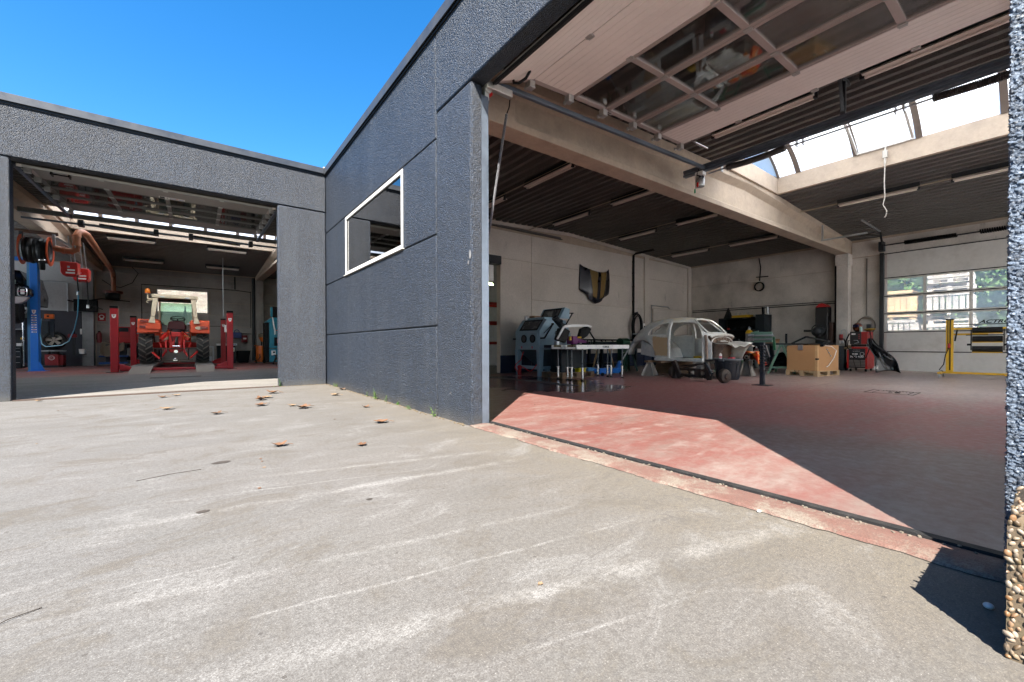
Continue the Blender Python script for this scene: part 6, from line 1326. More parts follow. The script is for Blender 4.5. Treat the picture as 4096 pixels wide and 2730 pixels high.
# tractor seen from behind
t = thing('tractor', 'red orange tractor with cream roll frame seen from behind on the red lift', 'tractor')
tred = mat('tractor red', (.55, .022, .016), .42, 0, .2, 7, 0, 60, .3, (.06, .012, .01)); tor = mat('faded tractor orange', (.72, .10, .035), .42, 0, .10, 4, 0, 60, .15, (.35, .06, .03)); cream = mat('cream cab paint', (.66, .55, .38), .5, 0, .1, 5, 0, 60, .35, (.22, .13, .06))
Yt = 20.85; cx_ = -.64
tyrem = mat('dusty tractor tyre', (.03, .027, .025), .8, 0, .3, 8, .3, 60, .3, (.07, .06, .05)); lugm = mat('dusty tyre lug', (.11, .096, .08), .8, 0, .35, 8, .3, 60)
for sx in (-1, 1):
    xcn = cx_+sx*.845; w_ = .205; z0 = .85; r = .655
    wh = MB(); wh.lathe([(.36, -.16), (.52, -w_), (.59, -w_+.01), (.615, -w_+.05), (.62, 0), (.615, w_-.05), (.59, w_-.01), (.52, w_), (.36, .16)], (xcn, Yt, z0), (1, 0, 0), 36, cap=False); tyre = wh.build('rear_tyre', tyrem, t)
    MB().lathe([(.0, -.05), (.3, -.08), (.36, -.165), (.385, -.17), (.385, .17), (.36, .165), (.0, .1)], (xcn, Yt, z0), (1, 0, 0), 24, cap=False).build('rim', mat('cream rim', (.4, .36, .28), .5), t)
    NL = 18
    for k in range(NL):
        for hf in (-1, 1):
            b = MB(); a0 = (k+(.5 if hf > 0 else 0))*2*math.pi/NL
            def lp(u, h, da): aa = a0+da+.26*abs(u); rr_ = .60+h; return (xcn+hf*u*w_*1.02, Yt-rr_*math.cos(aa), z0+rr_*math.sin(aa))
            vs = []
            for u, hh in ((-.02, .06), (.5, .058), (1.0, .015)): vs += [[lp(u, -.01, -.05), lp(u, hh, -.035), lp(u, hh, .035), lp(u, -.01, .05)]]
            b.loft(vs); b.build('tyre_lug', lugm, tyre)
    # fender
    xo, xi = cx_+sx*1.06, cx_+sx*.47
    b = MB(); prof = [(20.22, 1.36), (20.20, 1.45), (20.24, 1.80), (20.34, 1.86), (21.3, 1.86), (21.55, 1.70), (21.6, 1.3)]
    b.loft([[(xa, y, z) for y, z in prof]+[(xa, y+(.03 if y < 21 else -.03), z-.03) for y, z in reversed(prof)] for xa in (xo, xi)]); b.build('fender', tor, t, .012)
    b = MB(); b.prism([(20.3, 1.80), (21.5, 1.74), (21.5, 1.2), (21.2, 1.02), (20.6, 1.02), (20.4, 1.3)], 'x', xi-sx*.03, xi); b.build('fender_side', tor, t, .006)
    b = MB(); b.prism([(xo, 1.36), (xo, 1.46), (xi, 1.44), (xi, 1.36), (xi-sx*.1, 1.40), (xi-sx*.2, 1.36)], 'y', 20.175, 20.198); b.build('fender_lip', tor, t, .004)
    MB().box(xo+(.06 if sx < 0 else -.3), 20.16, 1.53, xo+(.30 if sx < 0 else -.06), 20.2, 1.62).build('tail_lamp', mat('dim red lamp lens', (.22, .03, .02), .25), t, .01)
    b = MB(); b.bar((cx_+sx*.66, 20.17, 1.72), (cx_+sx*.63, 20.2, 1.96), .20, .05, (0, 1, 0), .11, .05); b.bar((cx_+sx*.63, 20.2, 1.96), (cx_+sx*.555, 20.3, 2.66), .11, .09, (0, 1, 0), .15, .1); b.build('roll_post', cream, t, .008)
    b = MB(); b.bar((cx_+sx*.55, 22.0, 1.4), (cx_+sx*.52, 21.9, 2.66), .06, .06); b.build('front_pillar', cream, t)
    b = MB(); b.cyl((cx_+sx*.22, 20.75, .93), (cx_+sx*.68, 20.85, .9), .13, .10, 14); b.build('axle_housing', tred, t)
    b = MB(); b.bar((cx_+sx*.25, 20.55, 1.35), (cx_+sx*.42, 20.35, 1.10), .09, .11); b.bar((cx_+sx*.27, 20.3, 1.1), (cx_+sx*.27, 20.2, .62), .06, .09); b.bar((cx_+sx*.27, 20.25, .68), (cx_+sx*.40, 20.18, .45), .05, .06); b.bar((cx_+sx*.68, 20.3, .66), (cx_+sx*.44, 20.12, .4), .06, .05); b.bar((cx_+sx*.47, 20.4, 1.0), (cx_+sx*.38, 20.3, .72), .05); b.build('lift_arm', tred, t, .006)
    b = MB(); b.bar((cx_+sx*.40, 20.13, .82), (cx_+sx*.40, 20.13, .35), .04, .05); b.build('drop_bar', black, t)
    b = MB(); b.lathe([(.0, -.08), (.28, -.10), (.38, -.09), (.38, .09), (.28, .1), (0, .08)], (cx_+sx*.72, 23.4, .55), (1, 0, 0), 20); b.build('front_tyre', tyrem, t)
MB().cbox((cx_-.80, 20.15, 1.64), (.02, .02, .02)).build('bolt', steel, t)
MB().box(-1.47, 20.14, 1.50, -1.05, 20.165, 1.70).build('patch_plate', tor, t, .004); MB().box(-1.62, 20.17, 1.74, -1.42, 20.20, 1.83).build('tail_lamp', mat('dim red lamp lens', (.22, .03, .02), .25), t, .01)
b = MB(); b.cyl((.08, 20.165, 1.56), (.08, 20.185, 1.56), .1, n=20); b.v = [((x-.08)*1.15+.08, y, (z-1.56)*.62+1.56) for x, y, z in b.v]; b.build('speed_sticker', cream, t)
MB().box(-1.30, 20.22, 2.66, .06, 20.36, 2.79).build('roof_beam', cream, t, .012); MB().box(-1.26, 20.36, 2.70, .02, 22.0, 2.80).build('roof', cream, t, .02); MB().box(-1.2, 20.36, 2.64, -.04, 21.9, 2.70).build('roof_lining', mat('dark brown lining', (.05, .035, .025), .8), t)
for x in (-1.0, -.26): MB().box(x-.07, 20.19, 2.665, x+.07, 20.22, 2.72).build('work_lamp', mat('lamp glass', (.55, .55, .52), .15), t, .008)
MB().box(-1.16, 21.95, 1.72, -.12, 21.96, 2.62).build('windscreen', glass('green tinted glass', (.62, .80, .70), 0, 1), t)
b = MB(); b.bar((-1.42, 20.4, 2.62), (-1.25, 20.4, 2.63), .05); b.tube([(-1.42, 20.4, 2.62), (-1.42, 20.4, 2.82)], .02); b.tube([(-1.3, 20.38, 2.58), (-1.42, 20.38, 2.56), (-1.47, 20.38, 2.5), (-1.40, 20.38, 2.46)], .015); b.build('beacon_bracket', cream, t)
MB().cyl((-1.42, 20.4, 2.82), (-1.42, 20.4, 2.86), .085, n=16).build('beacon_base', orangep, t); MB().lathe([(.075, 0), (.07, .1), (.045, .14), (0, .15)], (-1.42, 20.4, 2.86), (0, 0, 1), 16).build('beacon', mat('amber lens', (.65, .18, .01), .2), t)
b = MB(); b.box(-.86, 21.0, 1.40, -.36, 21.45, 1.5); b.build('seat', mat('oxblood seat vinyl', (.075, .012, .012), .4, 0, .2, 6), t, .04); b = MB(); b.prism([(-.90, 1.50), (-.86, 1.80), (-.80, 1.84), (-.42, 1.84), (-.36, 1.80), (-.32, 1.50)], 'y', 20.95, 21.05); b.build('backrest', mat('oxblood seat vinyl', (.075, .012, .012), .4, 0, .2, 6), t, .03)
b = MB(); b.torus((-.60, 21.75, 1.98), (0, -.5, 1), .23, .014, 24, 6); b.cyl((-.60, 21.75, 1.97), (-.60, 22.0, 1.5), .02); b.bar((-.8, 21.75, 1.97), (-.4, 21.75, 1.99), .02); b.build('steering_wheel', black, t)
b = MB(); b.lathe([(.03, 0), (.03, .2), (.065, .3), (.075, .6), (.04, .72), (.025, .78), (.02, .95)], (-.37, 22.6, 1.62), (0, 0, 1), 12); b.build('exhaust_stack', black, t)
MB().box(-.84, 20.45, .66, -.43, 21.0, 1.38).build('gearbox', tred, t, .03); MB().box(-.80, 20.38, .62, -.47, 20.45, 1.0).build('gearbox_cover', tred, t, .02); MB().box(-.76, 20.35, 1.22, -.48, 20.6, 1.40).build('hydraulic_block', tred, t, .02)
MB().box(-.92, 21.0, .75, -.36, 24.0, 1.5).build('bonnet', tor, t, .06)
b = MB(); b.lathe([(.03, 0), (.05, .06), (.05, .28), (.03, .36)], (-.62, 20.33, .86), (.1, 0, 1), 12); b.build('top_link', greasy, t); b = MB(); b.cyl((-.72, 20.3, .86), (-.5, 20.3, .86), .035); b.cyl((-.62, 20.28, .66), (-.62, 20.4, .66), .06); b.build('tow_hitch', chrome, t)
b = MB(); b.tube([(-.8, 20.45, 1.3), (-.74, 20.38, 1.52), (-.5, 20.4, 1.50), (-.3, 20.5, 1.45), (-.22, 20.6, 1.5)], .014); b.tube([(-.66, 20.4, 1.35), (-.45, 20.36, 1.46), (-.25, 20.45, 1.3)], .012); b.tube([(-.7, 20.4, 1.4), (-.75, 20.35, 1.2), (-.72, 20.38, 1.05)], .012); b.build('hydraulic_hose', black, t)
for k in range(4): MB().cyl((-.36+.05*k, 20.42, 1.27-.02*k), (-.36+.05*k, 20.36, 1.27-.02*k), .02).build('coupling', mat('brass', (.35, .25, .08), .35, .8), t)
b = MB(); b.tube([(-1.29, 20.12, .77), (.02, 20.12, .77)], .018); b.tube([(-1.17, 20.08, .33), (-.11, 20.08, .34)], .018); b.build('drawbar', greasy, t); b = MB(); b.ball((-.635, 20.08, .38), .05); b.cyl((-.635, 20.08, .3), (-.635, 20.08, .4), .03); b.box(-.7, 20.05, .32, -.57, 20.11, .35); b.build('tow_ball', chrome, t)
b = MB(); b.tube([(-.26, 21.0, 1.2), (-.28, 20.95, 1.75)], .012); b.box(-.3, 20.9, 1.72, -.2, 21.0, 1.78); b.tube([(-.16, 21.0, 1.2), (-.18, 20.95, 1.6)], .012); b.build('lever', steel, t); MB().box(-1.02, 20.9, 1.12, -.82, 21.1, 1.24).build('side_box', cream, t, .01); MB().box(-1.0, 20.8, 1.0, -.9, 21.6, 1.05).box(-.38, 20.8, 1.0, -.26, 21.6, 1.05).build('foot_plate', dsteel, t)
MB().box(-.74, 20.6, 1.40, -.46, 20.9, 1.52).build('valve_chest', dsteel, t, .01); rebase(t)
# two post lift, blue
t = thing('two_post_lift', 'tall blue column of a two post vehicle lift with stickers', 'vehicle lift')
lb_ = mat('lift blue paint', (.012, .15, .55), .4, 0, .08, 4)
MB().box(-4.55, 21.4, .012, -4.36, 21.7, 3.88).build('column', lb_, t, .008); MB().box(-4.62, 21.45, .012, -4.555, 21.7, 3.88).build('carriage_rail', mat('pale blue rail', (.06, .2, .35), .4), t)
b = MB(); b.prism([(-4.36, .02), (-4.20, .02), (-4.24, .05), (-4.33, .3), (-4.36, .32)], 'y', 21.42, 21.5); b.build('gusset', lb_, t); MB().box(-4.62, 21.3, .0122, -4.15, 21.8, .024).build('foot_plate', lb_, t)
MB().box(-7.6, 21.45, 3.80, -4.4, 21.6, 3.92).build('cross_beam', lb_, t)
MB().prism([(-4.455+a_*.9, 2.06+c_*1.1) for a_, c_ in shield], 'y', 21.393, 21.398).build('badge', white, t); MB().box(-4.48, 21.39, 2.08, -4.43, 21.3925, 2.10).box(-4.462, 21.39, 2.02, -4.448, 21.3925, 2.08).build('badge_print', redp, t)
for k in range(8): MB().box(-4.515, 21.394, 1.92-.082*k, -4.395, 21.398, 1.955-.082*k).build('warning_sticker', white, t); MB().box(-4.50+.01*(k % 3), 21.391, 1.928-.082*k, -4.44+.012*(k % 4), 21.3935, 1.947-.082*k).build('sticker_print', black if k % 2 else redp, t)
MB().box(-4.78, 21.5, 1.86, -4.55, 21.62, 2.02).build('carriage', mat('galvanised green grey', (.2, .24, .23), .5, .4), t, .01); b = MB(); b.bar((-4.78, 21.5, 1.95), (-4.56, 21.48, 2.1), .05); b.cyl((-4.62, 21.52, 2.02), (-4.62, 21.52, 2.13), .03); b.build('lift_arm', steel, t); MB().box(-4.72, 21.6, .3, -4.60, 21.7, 1.85).build('guard_plate', dsteel, t); MB().cyl((-4.74, 21.55, .2), (-4.74, 21.55, 1.85), .022).build('ram', chrome, t); rebase(t)
# raised car at the left edge (only its tail shows)
t = thing('raised_car', 'black car tail with chrome ringed lamp raised at the left edge of the left hall', 'car')
b = MB(); b.loft([[(x, y, z) for x, z in ((-6.3, 2.5), (-4.58-d, 2.5), (-4.44-d, 2.6), (-4.44-d, 2.8), (-4.62-d, 2.9), (-6.3, 2.92))] for y, d in ((20.85, .08), (21.0, 0), (21.38, 0))]+[[(x, y, z) for x, z in ((-6.3, 2.4), (-4.72, 2.4), (-4.70, 2.6), (-4.70, 2.8), (-4.85, 3.5), (-6.3, 3.6))] for y in (21.8, 24.5)]); b.build('body', blackgl, t, .02)
b = MB(); b.tube([(-4.585+.105*math.copysign(abs(math.cos(a_))**.6, math.cos(a_)), 20.83, 2.68+.145*math.copysign(abs(math.sin(a_))**.6, math.sin(a_))) for a_ in [i*math.pi/12 for i in range(25)]], .016); b.build('lamp_ring', chrome, t)
MB().box(-4.63, 20.82, 2.60, -4.54, 20.85, 2.77).build('lamp', mat('pale lamp lens', (.6, .58, .56), .2), t, .01); MB().box(-4.68, 20.815, 2.685, -4.49, 20.83, 2.70).build('lamp_bar', mat('pink lens', (.5, .12, .2), .2), t)
b = MB(); b.prism([(-6.3, 2.28), (-4.62, 2.28), (-4.50, 2.38), (-4.43, 2.48), (-4.43, 2.51), (-6.3, 2.50)], 'y', 20.72, 20.9); b.build('bumper', mat('worn chrome bumper', (.42, .37, .36), .35, .8, .1, 5), t, .01)
b = MB(); b.lathe([(.2, -.11), (.36, -.12), (.39, -.06), (.39, .06), (.36, .12), (.2, .11)], (-4.80, 21.15, 2.02), (1, 0, 0), 24); b.build('tyre', rubber, t); MB().box(-4.84, 20.8, 2.93, -4.74, 20.9, 3.07).build('roof_lamp', mat('pale green lens', (.35, .5, .42), .3), t, .01); rebase(t)
t = thing('tool_trolley', 'dark tool trolley with perforated back panel behind the raised car', 'trolley'); MB().box(-5.6, 21.9, .1, -4.86, 22.4, .88).build('cabinet', dk, t, .01)
for z in (.3, .5, .68, .8): MB().box(-5.6, 21.885, z, -4.9, 21.9, z+.012).build('drawer_edge', steel, t)
MB().box(-5.6, 22.36, .9, -4.86, 22.4, 1.45).build('back_panel', dsteel, t); MB().box(-4.99, 21.95, .88, -4.87, 22.05, .98).build('box', white, t); MB().box(-4.98, 22.33, 1.12, -4.87, 22.36, 1.18).build('label', yellowp, t); MB().box(-5.6, 21.9, 1.46, -4.87, 22.4, 1.48).build('shelf', steel, t); rebase(t)
# tyre changer with alloy wheel
t = thing('tyre_changer', 'dark red tyre changer with a round emblem on its base', 'tyre changer')
dr_ = mat('dark red machine paint', (.20, .008, .012), .45, 0, .15, 5)
MB().box(-4.85, 24.6, .08, -4.46, 25.1, .54).build('base', dr_, t, .015); MB().box(-4.46, 24.65, .08, -4.34, 25.1, .50).build('pedal_box', dr_, t, .01); MB().box(-4.9, 24.55, .012, -4.35, 25.15, .1).build('plinth', dsteel, t); b = MB(); b.torus((-4.66, 24.593, .40), (0, 1, 0), .085, .004, 20, 4); b.torus((-4.66, 24.593, .40), (0, 1, 0), .065, .003, 20, 4); b.build('emblem', white, t); text('4com 22', .055, mat('white lettering', (.75, .75, .75), .4), t, (-4.77, 24.595, .385), (1, 0, 0), (0, 0, 1), 'emblem_lettering')
MB().box(-4.98, 24.6, .66, -4.33, 25.1, .70).build('table', steel, t); MB().cyl((-4.6, 24.85, .54), (-4.6, 24.85, .66), .12).build('turntable_shaft', dsteel, t); MB().box(-4.30, 25.2, 1.24, -4.05, 25.35, 1.38).build('arm', dr_, t, .01); MB().box(-4.18, 25.28, .5, -4.1, 25.36, 1.6).build('column', dsteel, t); b = MB(); b.bar((-4.12, 25.2, 1.38), (-4.1, 25.15, 1.62), .05); b.build('lever', black, t)
MB().box(-5.05, 25.2, .1, -4.85, 25.4, 1.9).build('column', dk, t); rebase(t)
t = thing('alloy_wheel', 'car wheel with a five spoke alloy rim propped on the tyre changer', 'wheel')
wc = V((-4.57, 24.55, 1.10)); wax = V((.05, -1, .35)).normalized()
MB().lathe([(.22, -.1), (.32, -.1), (.36, -.06), (.365, 0), (.35, .06), (.30, .085), (.235, .07)], wc, wax, 32, cap=False).build('tyre', rubber, t)
alm = mat('dull alloy', (.38, .34, .29), .4, .6, .15, 6)
MB().lathe([(.24, .07), (.235, .03), (.22, .02), (.21, -.08), (.24, -.1), (.24, .07)], wc, wax, 32, cap=False).build('rim', alm, t); MB().cyl(wc-wax*.06, wc-wax*.05, .21, n=24).build('barrel', black, t)
uu = wax.orthogonal().normalized(); vv = wax.cross(uu)
for k in range(5): a_ = k*2*math.pi/5+.3; dd_ = uu*math.cos(a_)+vv*math.sin(a_); b = MB(); b.bar(wc+wax*.03+dd_*.03, wc+wax*.035+dd_*.225, .07, .03, wax, .12, .03); b.build('spoke', alm, t, .006)
MB().cyl(wc+wax*.02, wc+wax*.055, .07, n=18).build('hub', alm, t)
for k in range(5): a_ = k*2*math.pi/5+.93; MB().cyl(wc+wax*.05+(uu*math.cos(a_)+vv*math.sin(a_))*.045, wc+wax*.058+(uu*math.cos(a_)+vv*math.sin(a_))*.045, .012, n=8).build('bolt_hole', black, t)
rebase(t)
# hose reel, exhaust pipe, drop cables
t = thing('exhaust_reel', 'black exhaust hose wound on an orange reel hung from the left beam', 'hose reel')
b = MB(); b.box(-3.78, 17.2, 4.0, -3.1, 17.28, 4.06); b.box(-3.85, 16.9, 3.98, -3.05, 16.95, 4.03); b.build('hanger', mat('rusty angle iron', (.10, .05, .03), .7), t)
for x, mm in ((-3.76, dsteel), (-3.15, steel)): b = MB(); b.bar((x, 17.0, 4.03), (x+.02, 17.0, 3.55), .05, .12); b.build('side_arm', mm, t)
for x in (-3.74, -3.22): b = MB(); b.ring((x, 17.0, 3.5), (1, 0, 0), .30, .40, .02, 28); b.build('reel_rim', mat('reel orange', (.55, .09, .03), .4), t)
b = MB()
for k in range(5): b.torus((-3.64+.088*k, 17.0, 3.5), (1, 0, 0), .27+.02*(k % 2), .072, 26, 10)
b.cyl((-3.7, 17, 3.5), (-3.25, 17, 3.5), .25, n=20); b.build('hose', mat('ribbed black hose', (.012, .012, .013), .5, 0, .2, 8, .6, 40), t); b = MB(); b.tube([(-3.33, 16.72, 3.7), (-3.32, 16.66, 3.45), (-3.31, 16.68, 3.2)], .07, 10); b.lathe([(.07, 0), (.075, .05), (.06, .1), (.06, .22), (.05, .26)], (-3.31, 16.68, 3.2), (0, .05, -1), 14); b.build('hose_end', rubber, t)
MB().lathe([(.071, 0), (.076, .01), (.076, .03), (.071, .04)], (-3.31, 16.68, 3.22), (0, 0, -1), 14).build('clamp', chrome, t); rebase(t)
t = thing('exhaust_duct', 'terracotta plastic duct bending up from the reel and running to the back wall', 'duct')
terr = mat('terracotta plastic', (.33, .12, .055), .5, 0, .15, 4)
b = MB(); b.tube([(-3.15, 17.0, 3.62), (-2.95, 17.0, 3.58), (-2.80, 17.0, 3.56), (-2.72, 17.0, 3.62), (-2.70, 17.0, 3.75), (-2.70, 17.0, 4.02), (-2.66, 17.05, 4.14), (-2.60, 17.2, 4.18), (-2.56, 17.5, 4.17), (-2.85, 24.6, 4.10), (-2.9, 25.3, 4.05), (-2.92, 25.5, 3.95), (-2.92, 25.5, 3.3)], .085, 14); b.build('pipe', terr, t)
for p0, p1 in (((-2.70, 17, 3.72), (-2.70, 17, 3.78)), ((-2.70, 17, 3.98), (-2.70, 17, 4.04)), ((-2.92, 17, 3.578), (-2.98, 17, 3.586))): MB().cyl(p0, p1, .1, n=16).build('socket', terr, t)
b = MB(); b.cyl((-2.72, 17, 3.55), (-2.72, 16.9, 3.72), .02); b.bar((-3.1, 17.0, 3.9), (-2.75, 17, 3.66), .03, .06); b.build('bracket', steel, t); rebase(t)
t = thing('duct_fan', 'dark round fan at the foot of the terracotta duct on the back wall', 'fan'); b = MB(); b.cyl((-2.92, 25.4, 3.2), (-2.92, 25.4, 3.3), .32, n=20); b.build('flange', mat('brown red flange', (.12, .03, .02), .6), t); MB().box(-3.15, 25.2, 2.95, -2.7, 25.6, 3.2).build('housing', black, t, .02); rebase(t)
hb = 'red hose reel boxes'
for k, (x, y, z, lab) in enumerate(((-2.83, 17.0, 2.86, 'front red hose reel box hanging below the terracotta duct'), (-2.74, 17.9, 2.82, 'rear red hose reel box partly behind the first one'))):
    t = thing('reel_box', lab, 'hose reel', hb)
    b = MB(); b.prism([(x-.17, z+.38), (x+.17, z+.38), (x+.17, z+.08), (x+.12, z), (x-.12, z), (x-.17, z+.08)], 'y', y-.2, y+.2); b.build('case', mat('bright red enamel', (.50, .012, .010), .4), t, .02); MB().box(x-.03, y-.205, z+.13, x+.12, y-.2, z+.17).box(x-.06, y-.205, z+.05, x+.12, y-.2, z+.09).build('sticker', white, t); MB().box(x-.03, y-.206, z+.21, x+.02, y-.201, z+.26).build('lock', steel, t); b = MB(); b.bar((x+.02, y, z+.38), (x-.04, y, 4.0), .02); b.bar((x+.1, y, z+.38), (x+.04, y, 4.0), .02); b.build('hanger', steel, t); rebase(t)
t = thing('air_hose', 'light blue air hose hanging in a curve from the red reel box', 'hose'); b = MB(); b.tube([(-2.85, 17.0, 3.05), (-2.70, 17.0, 2.9), (-2.68, 17.0, 2.45)], .02); b.build('drop_cable', black, t); b = MB(); b.tube([(-2.68, 17.0, 2.5), (-2.69, 17.02, 2.1), (-2.72, 17.1, 1.75), (-2.82, 17.3, 1.35), (-2.98, 17.6, 1.02), (-3.2, 18.0, .9), (-3.6, 18.4, .86), (-4.0, 20, .95), (-4.4, 21.75, 1.35), (-4.35, 21.75, 1.85)], .013); b.build('hose', mat('light blue hose', (.05, .28, .42), .4), t); MB().cyl((-2.685, 17.0, 2.42), (-2.69, 17.0, 2.34), .025).build('coupling', steel, t); rebase(t)
t = thing('drop_cable', 'black drop cable with a plug hanging from the rear red reel box', 'cable'); b = MB(); b.tube([(-2.62, 17.8, 2.93), (-2.6, 17.8, 2.3), (-2.60, 17.8, 2.15), (-2.3, 17.9, 2.0)], .014); b.build('cable', black, t); MB().cyl((-2.61, 17.8, 2.12), (-2.61, 17.8, 2.02), .03).build('plug', white, t); rebase(t)
t = thing('heater', 'black finned unit heater on the column of the left hall', 'heater'); MB().box(-4.12, 25.15, 2.35, -3.40, 25.4, 2.86).build('body', black, t, .02)
for k in range(9): MB().box(-4.08, 25.12, 2.39+k*.05, -3.44, 25.16, 2.405+k*.05).build('fin', dsteel, t)
b = MB(); b.tube([(-4.1, 25.2, 2.75), (-4.3, 25.2, 2.8)], .03); b.tube([(-3.6, 25.3, 2.86), (-3.3, 25.5, 2.95), (-2.4, 25.66, 2.9)], .02); b.build('cable', black, t); rebase(t)
t = thing('safety_sign', 'square red fire hose sign on the sooty wall', 'sign'); MB().box(-3.46, 25.66, 1.98, -3.2, 25.69, 2.33).build('plate', mat('sign red', (.35, .01, .012), .4), t); b = MB(); b.torus((-3.33, 25.65, 2.17), (0, 1, 0), .07, .02, 16, 5); b.box(-3.39, 25.645, 2.04, -3.27, 25.655, 2.09); b.build('pictogram', white, t); rebase(t)
t = thing('fire_extinguisher', 'dark red fire extinguisher hung under the red sign', 'extinguisher'); MB().lathe([(.075, 0), (.08, .03), (.08, .38), (.05, .45), (.03, .5)], (-3.40, 25.55, 1.02), (0, 0, 1), 14).build('body', mat('extinguisher red', (.16, .01, .012), .4), t); b = MB(); b.box(-3.44, 25.5, 1.5, -3.36, 25.56, 1.54); b.tube([(-3.4, 25.5, 1.5), (-3.48, 25.48, 1.4), (-3.49, 25.5, 1.15)], .012); b.build('valve', black, t); rebase(t)
t = thing('paint_bucket', 'white bucket on a black ring bracket at the grey column', 'bucket'); b = MB(); b.lathe([(.10, 0), (.115, .21), (.12, .22)], (-3.87, 25.2, .53), (0, 0, 1), 18); b.build('pail', white, t); b = MB(); b.torus((-3.87, 25.2, .53), (0, 0, 1), .12, .015); b.bar((-3.87, 25.3, .53), (-3.87, 25.4, .53), .03); b.build('bracket', black, t); rebase(t)
t = thing('switch_box', 'pale switch box on the slate wall left of the column', 'switch'); MB().box(-4.0, 25.58, 1.38, -3.93, 25.65, 1.62).build('box', white, t, .01); b = MB(); b.tube([(-3.965, 25.63, 1.62), (-3.97, 25.64, 2.4)], .012); b.build('cable', black, t); rebase(t)
t = thing('wall_pipe', 'grey water pipes on the pale upper wall of the left hall', 'pipe'); b = MB(); b.tube([(-5.3, 25.62, 3.58), (-4.1, 25.62, 3.6), (-4.08, 25.62, 3.0)], .02); b.tube([(-4.36, 25.62, 3.55), (-4.36, 25.62, 2.35)], .025); b.build('pipe', steel, t); rebase(t)
t = thing('orange_box', 'orange machine box on the wall behind the blue column', 'box'); MB().box(-4.42, 22.4, 1.88, -4.18, 22.6, 2.05).build('case', orangep, t, .02); MB().box(-4.35, 22.39, 1.94, -4.29, 22.4, 2.0).build('label', black, t); MB().box(-4.3, 22.55, 1.2, -4.2, 22.65, 1.9).build('bracket', dk, t); rebase(t)
# bench with cloth behind the left post
t = thing('work_bench', 'blue footed bench partly covered by a brown cloth behind the left lift post', 'bench'); b_l = mat('bench blue', (.01, .06, .22), .45); MB().box(-3.3, 24.6, .1, -2.4, 25.1, .18).box(-3.3, 24.6, .4, -2.4, 25.1, .46).build('foot', b_l, t, .01); MB().box(-3.1, 24.7, .18, -2.45, 25.0, .95).build('cabinet', dk, t); rebase(t)
b = MB(); b.grid(lambda u, v: (-3.25+.75*u, 24.75-.28*v*1.0+.04*math.sin(u*9), 1.02-.62*v*(.7+.3*math.sin(u*4))+.03*math.sin(u*7+v*4)), 16, 12); t = tag(b.build('dust_cloth', mat('brown canvas', (.12, .09, .06), .9), solid=.01), 'brown canvas cloth hanging over the blue footed bench', 'cloth'); rebase(t)
t = thing('red_machine', 'red engine hoist machine standing behind the left rear lift post', 'machine'); MB().box(-3.0, 25.0, 1.0, -1.9, 25.5, 1.72).build('body', redp, t, .03); MB().box(-2.8, 24.96, 1.5, -2.4, 25.0, 1.68).build('plate', dk, t); b = MB(); b.ring((-2.15, 24.97, 1.5), (0, 1, 0), .06, .11, .05, 16); b.build('gauge', mat('blue grey ring', (.1, .2, .3), .3), t); b = MB(); b.ring((-2.35, 25.0, .6), (0, 1, 0), .2, .36, .2, 20); b.build('wheel', rubber, t); rebase(t)
# right side of left hall
t = thing('oil_drainer', 'orange waste oil drainer with funnel near the right side of the left hall', 'oil drainer')
ox, oy = 2.555, 24.2; ora = mat('drainer orange', (.62, .13, .01), .4, 0, .12, 5)
MB().lathe([(.18, .08), (.2, .1), (.2, .80), (.17, .85), (.05, .87)], (ox, oy, 0), (0, 0, 1), 20).build('drum', ora, t); MB().lathe([(.05, .0), (.08, .05), (.18, .16), (.18, .22)], (ox+.07, oy, 1.07), (0, 0, 1), 4).build('funnel', ora, t); b = MB(); b.cyl((ox+.05, oy, .85), (ox+.06, oy, 1.1), .03); b.tube([(ox-.06, oy-.2, .45), (ox-.05, oy-.26, .3), (ox-.15, oy-.25, .16), (ox-.25, oy-.2, .12)], .025); b.build('hose', black, t); b = MB(); b.bar((ox-.27, oy, .88), (ox-.05, oy, .87), .03); b.bar((ox-.28, oy-.1, .1), (ox+.3, oy-.1, .06), .06, .04); b.build('handle', orangep, t); MB().cyl((ox+.14, oy-.24, .1), (ox+.14, oy-.2, .1), .09, n=14).build('wheel', rubber, t); MB().cyl((ox-.2, oy-.24, .06), (ox-.2, oy-.2, .06), .05, n=14).build('wheel', rubber, t); rebase(t)
t = thing('jerrycan', 'dusty olive jerrycan standing in the orange funnel', 'canister'); MB().box(ox-.08, oy-.08, 1.28, ox+.22, oy+.08, 1.47).build('body', mat('dusty olive', (.2, .17, .11), .7), t, .03); MB().box(ox+.0, oy-.02, 1.47, ox+.2, oy+.02, 1.50).build('handle', dsteel, t, .006); rebase(t)
t = thing('oil_cabinet', 'turquoise metal cabinet at the right edge of the left doorway', 'cabinet'); tq = mat('turquoise paint', (.02, .19, .27), .42, 0, .1, 5, 0, 60, .2, (.01, .08, .1))
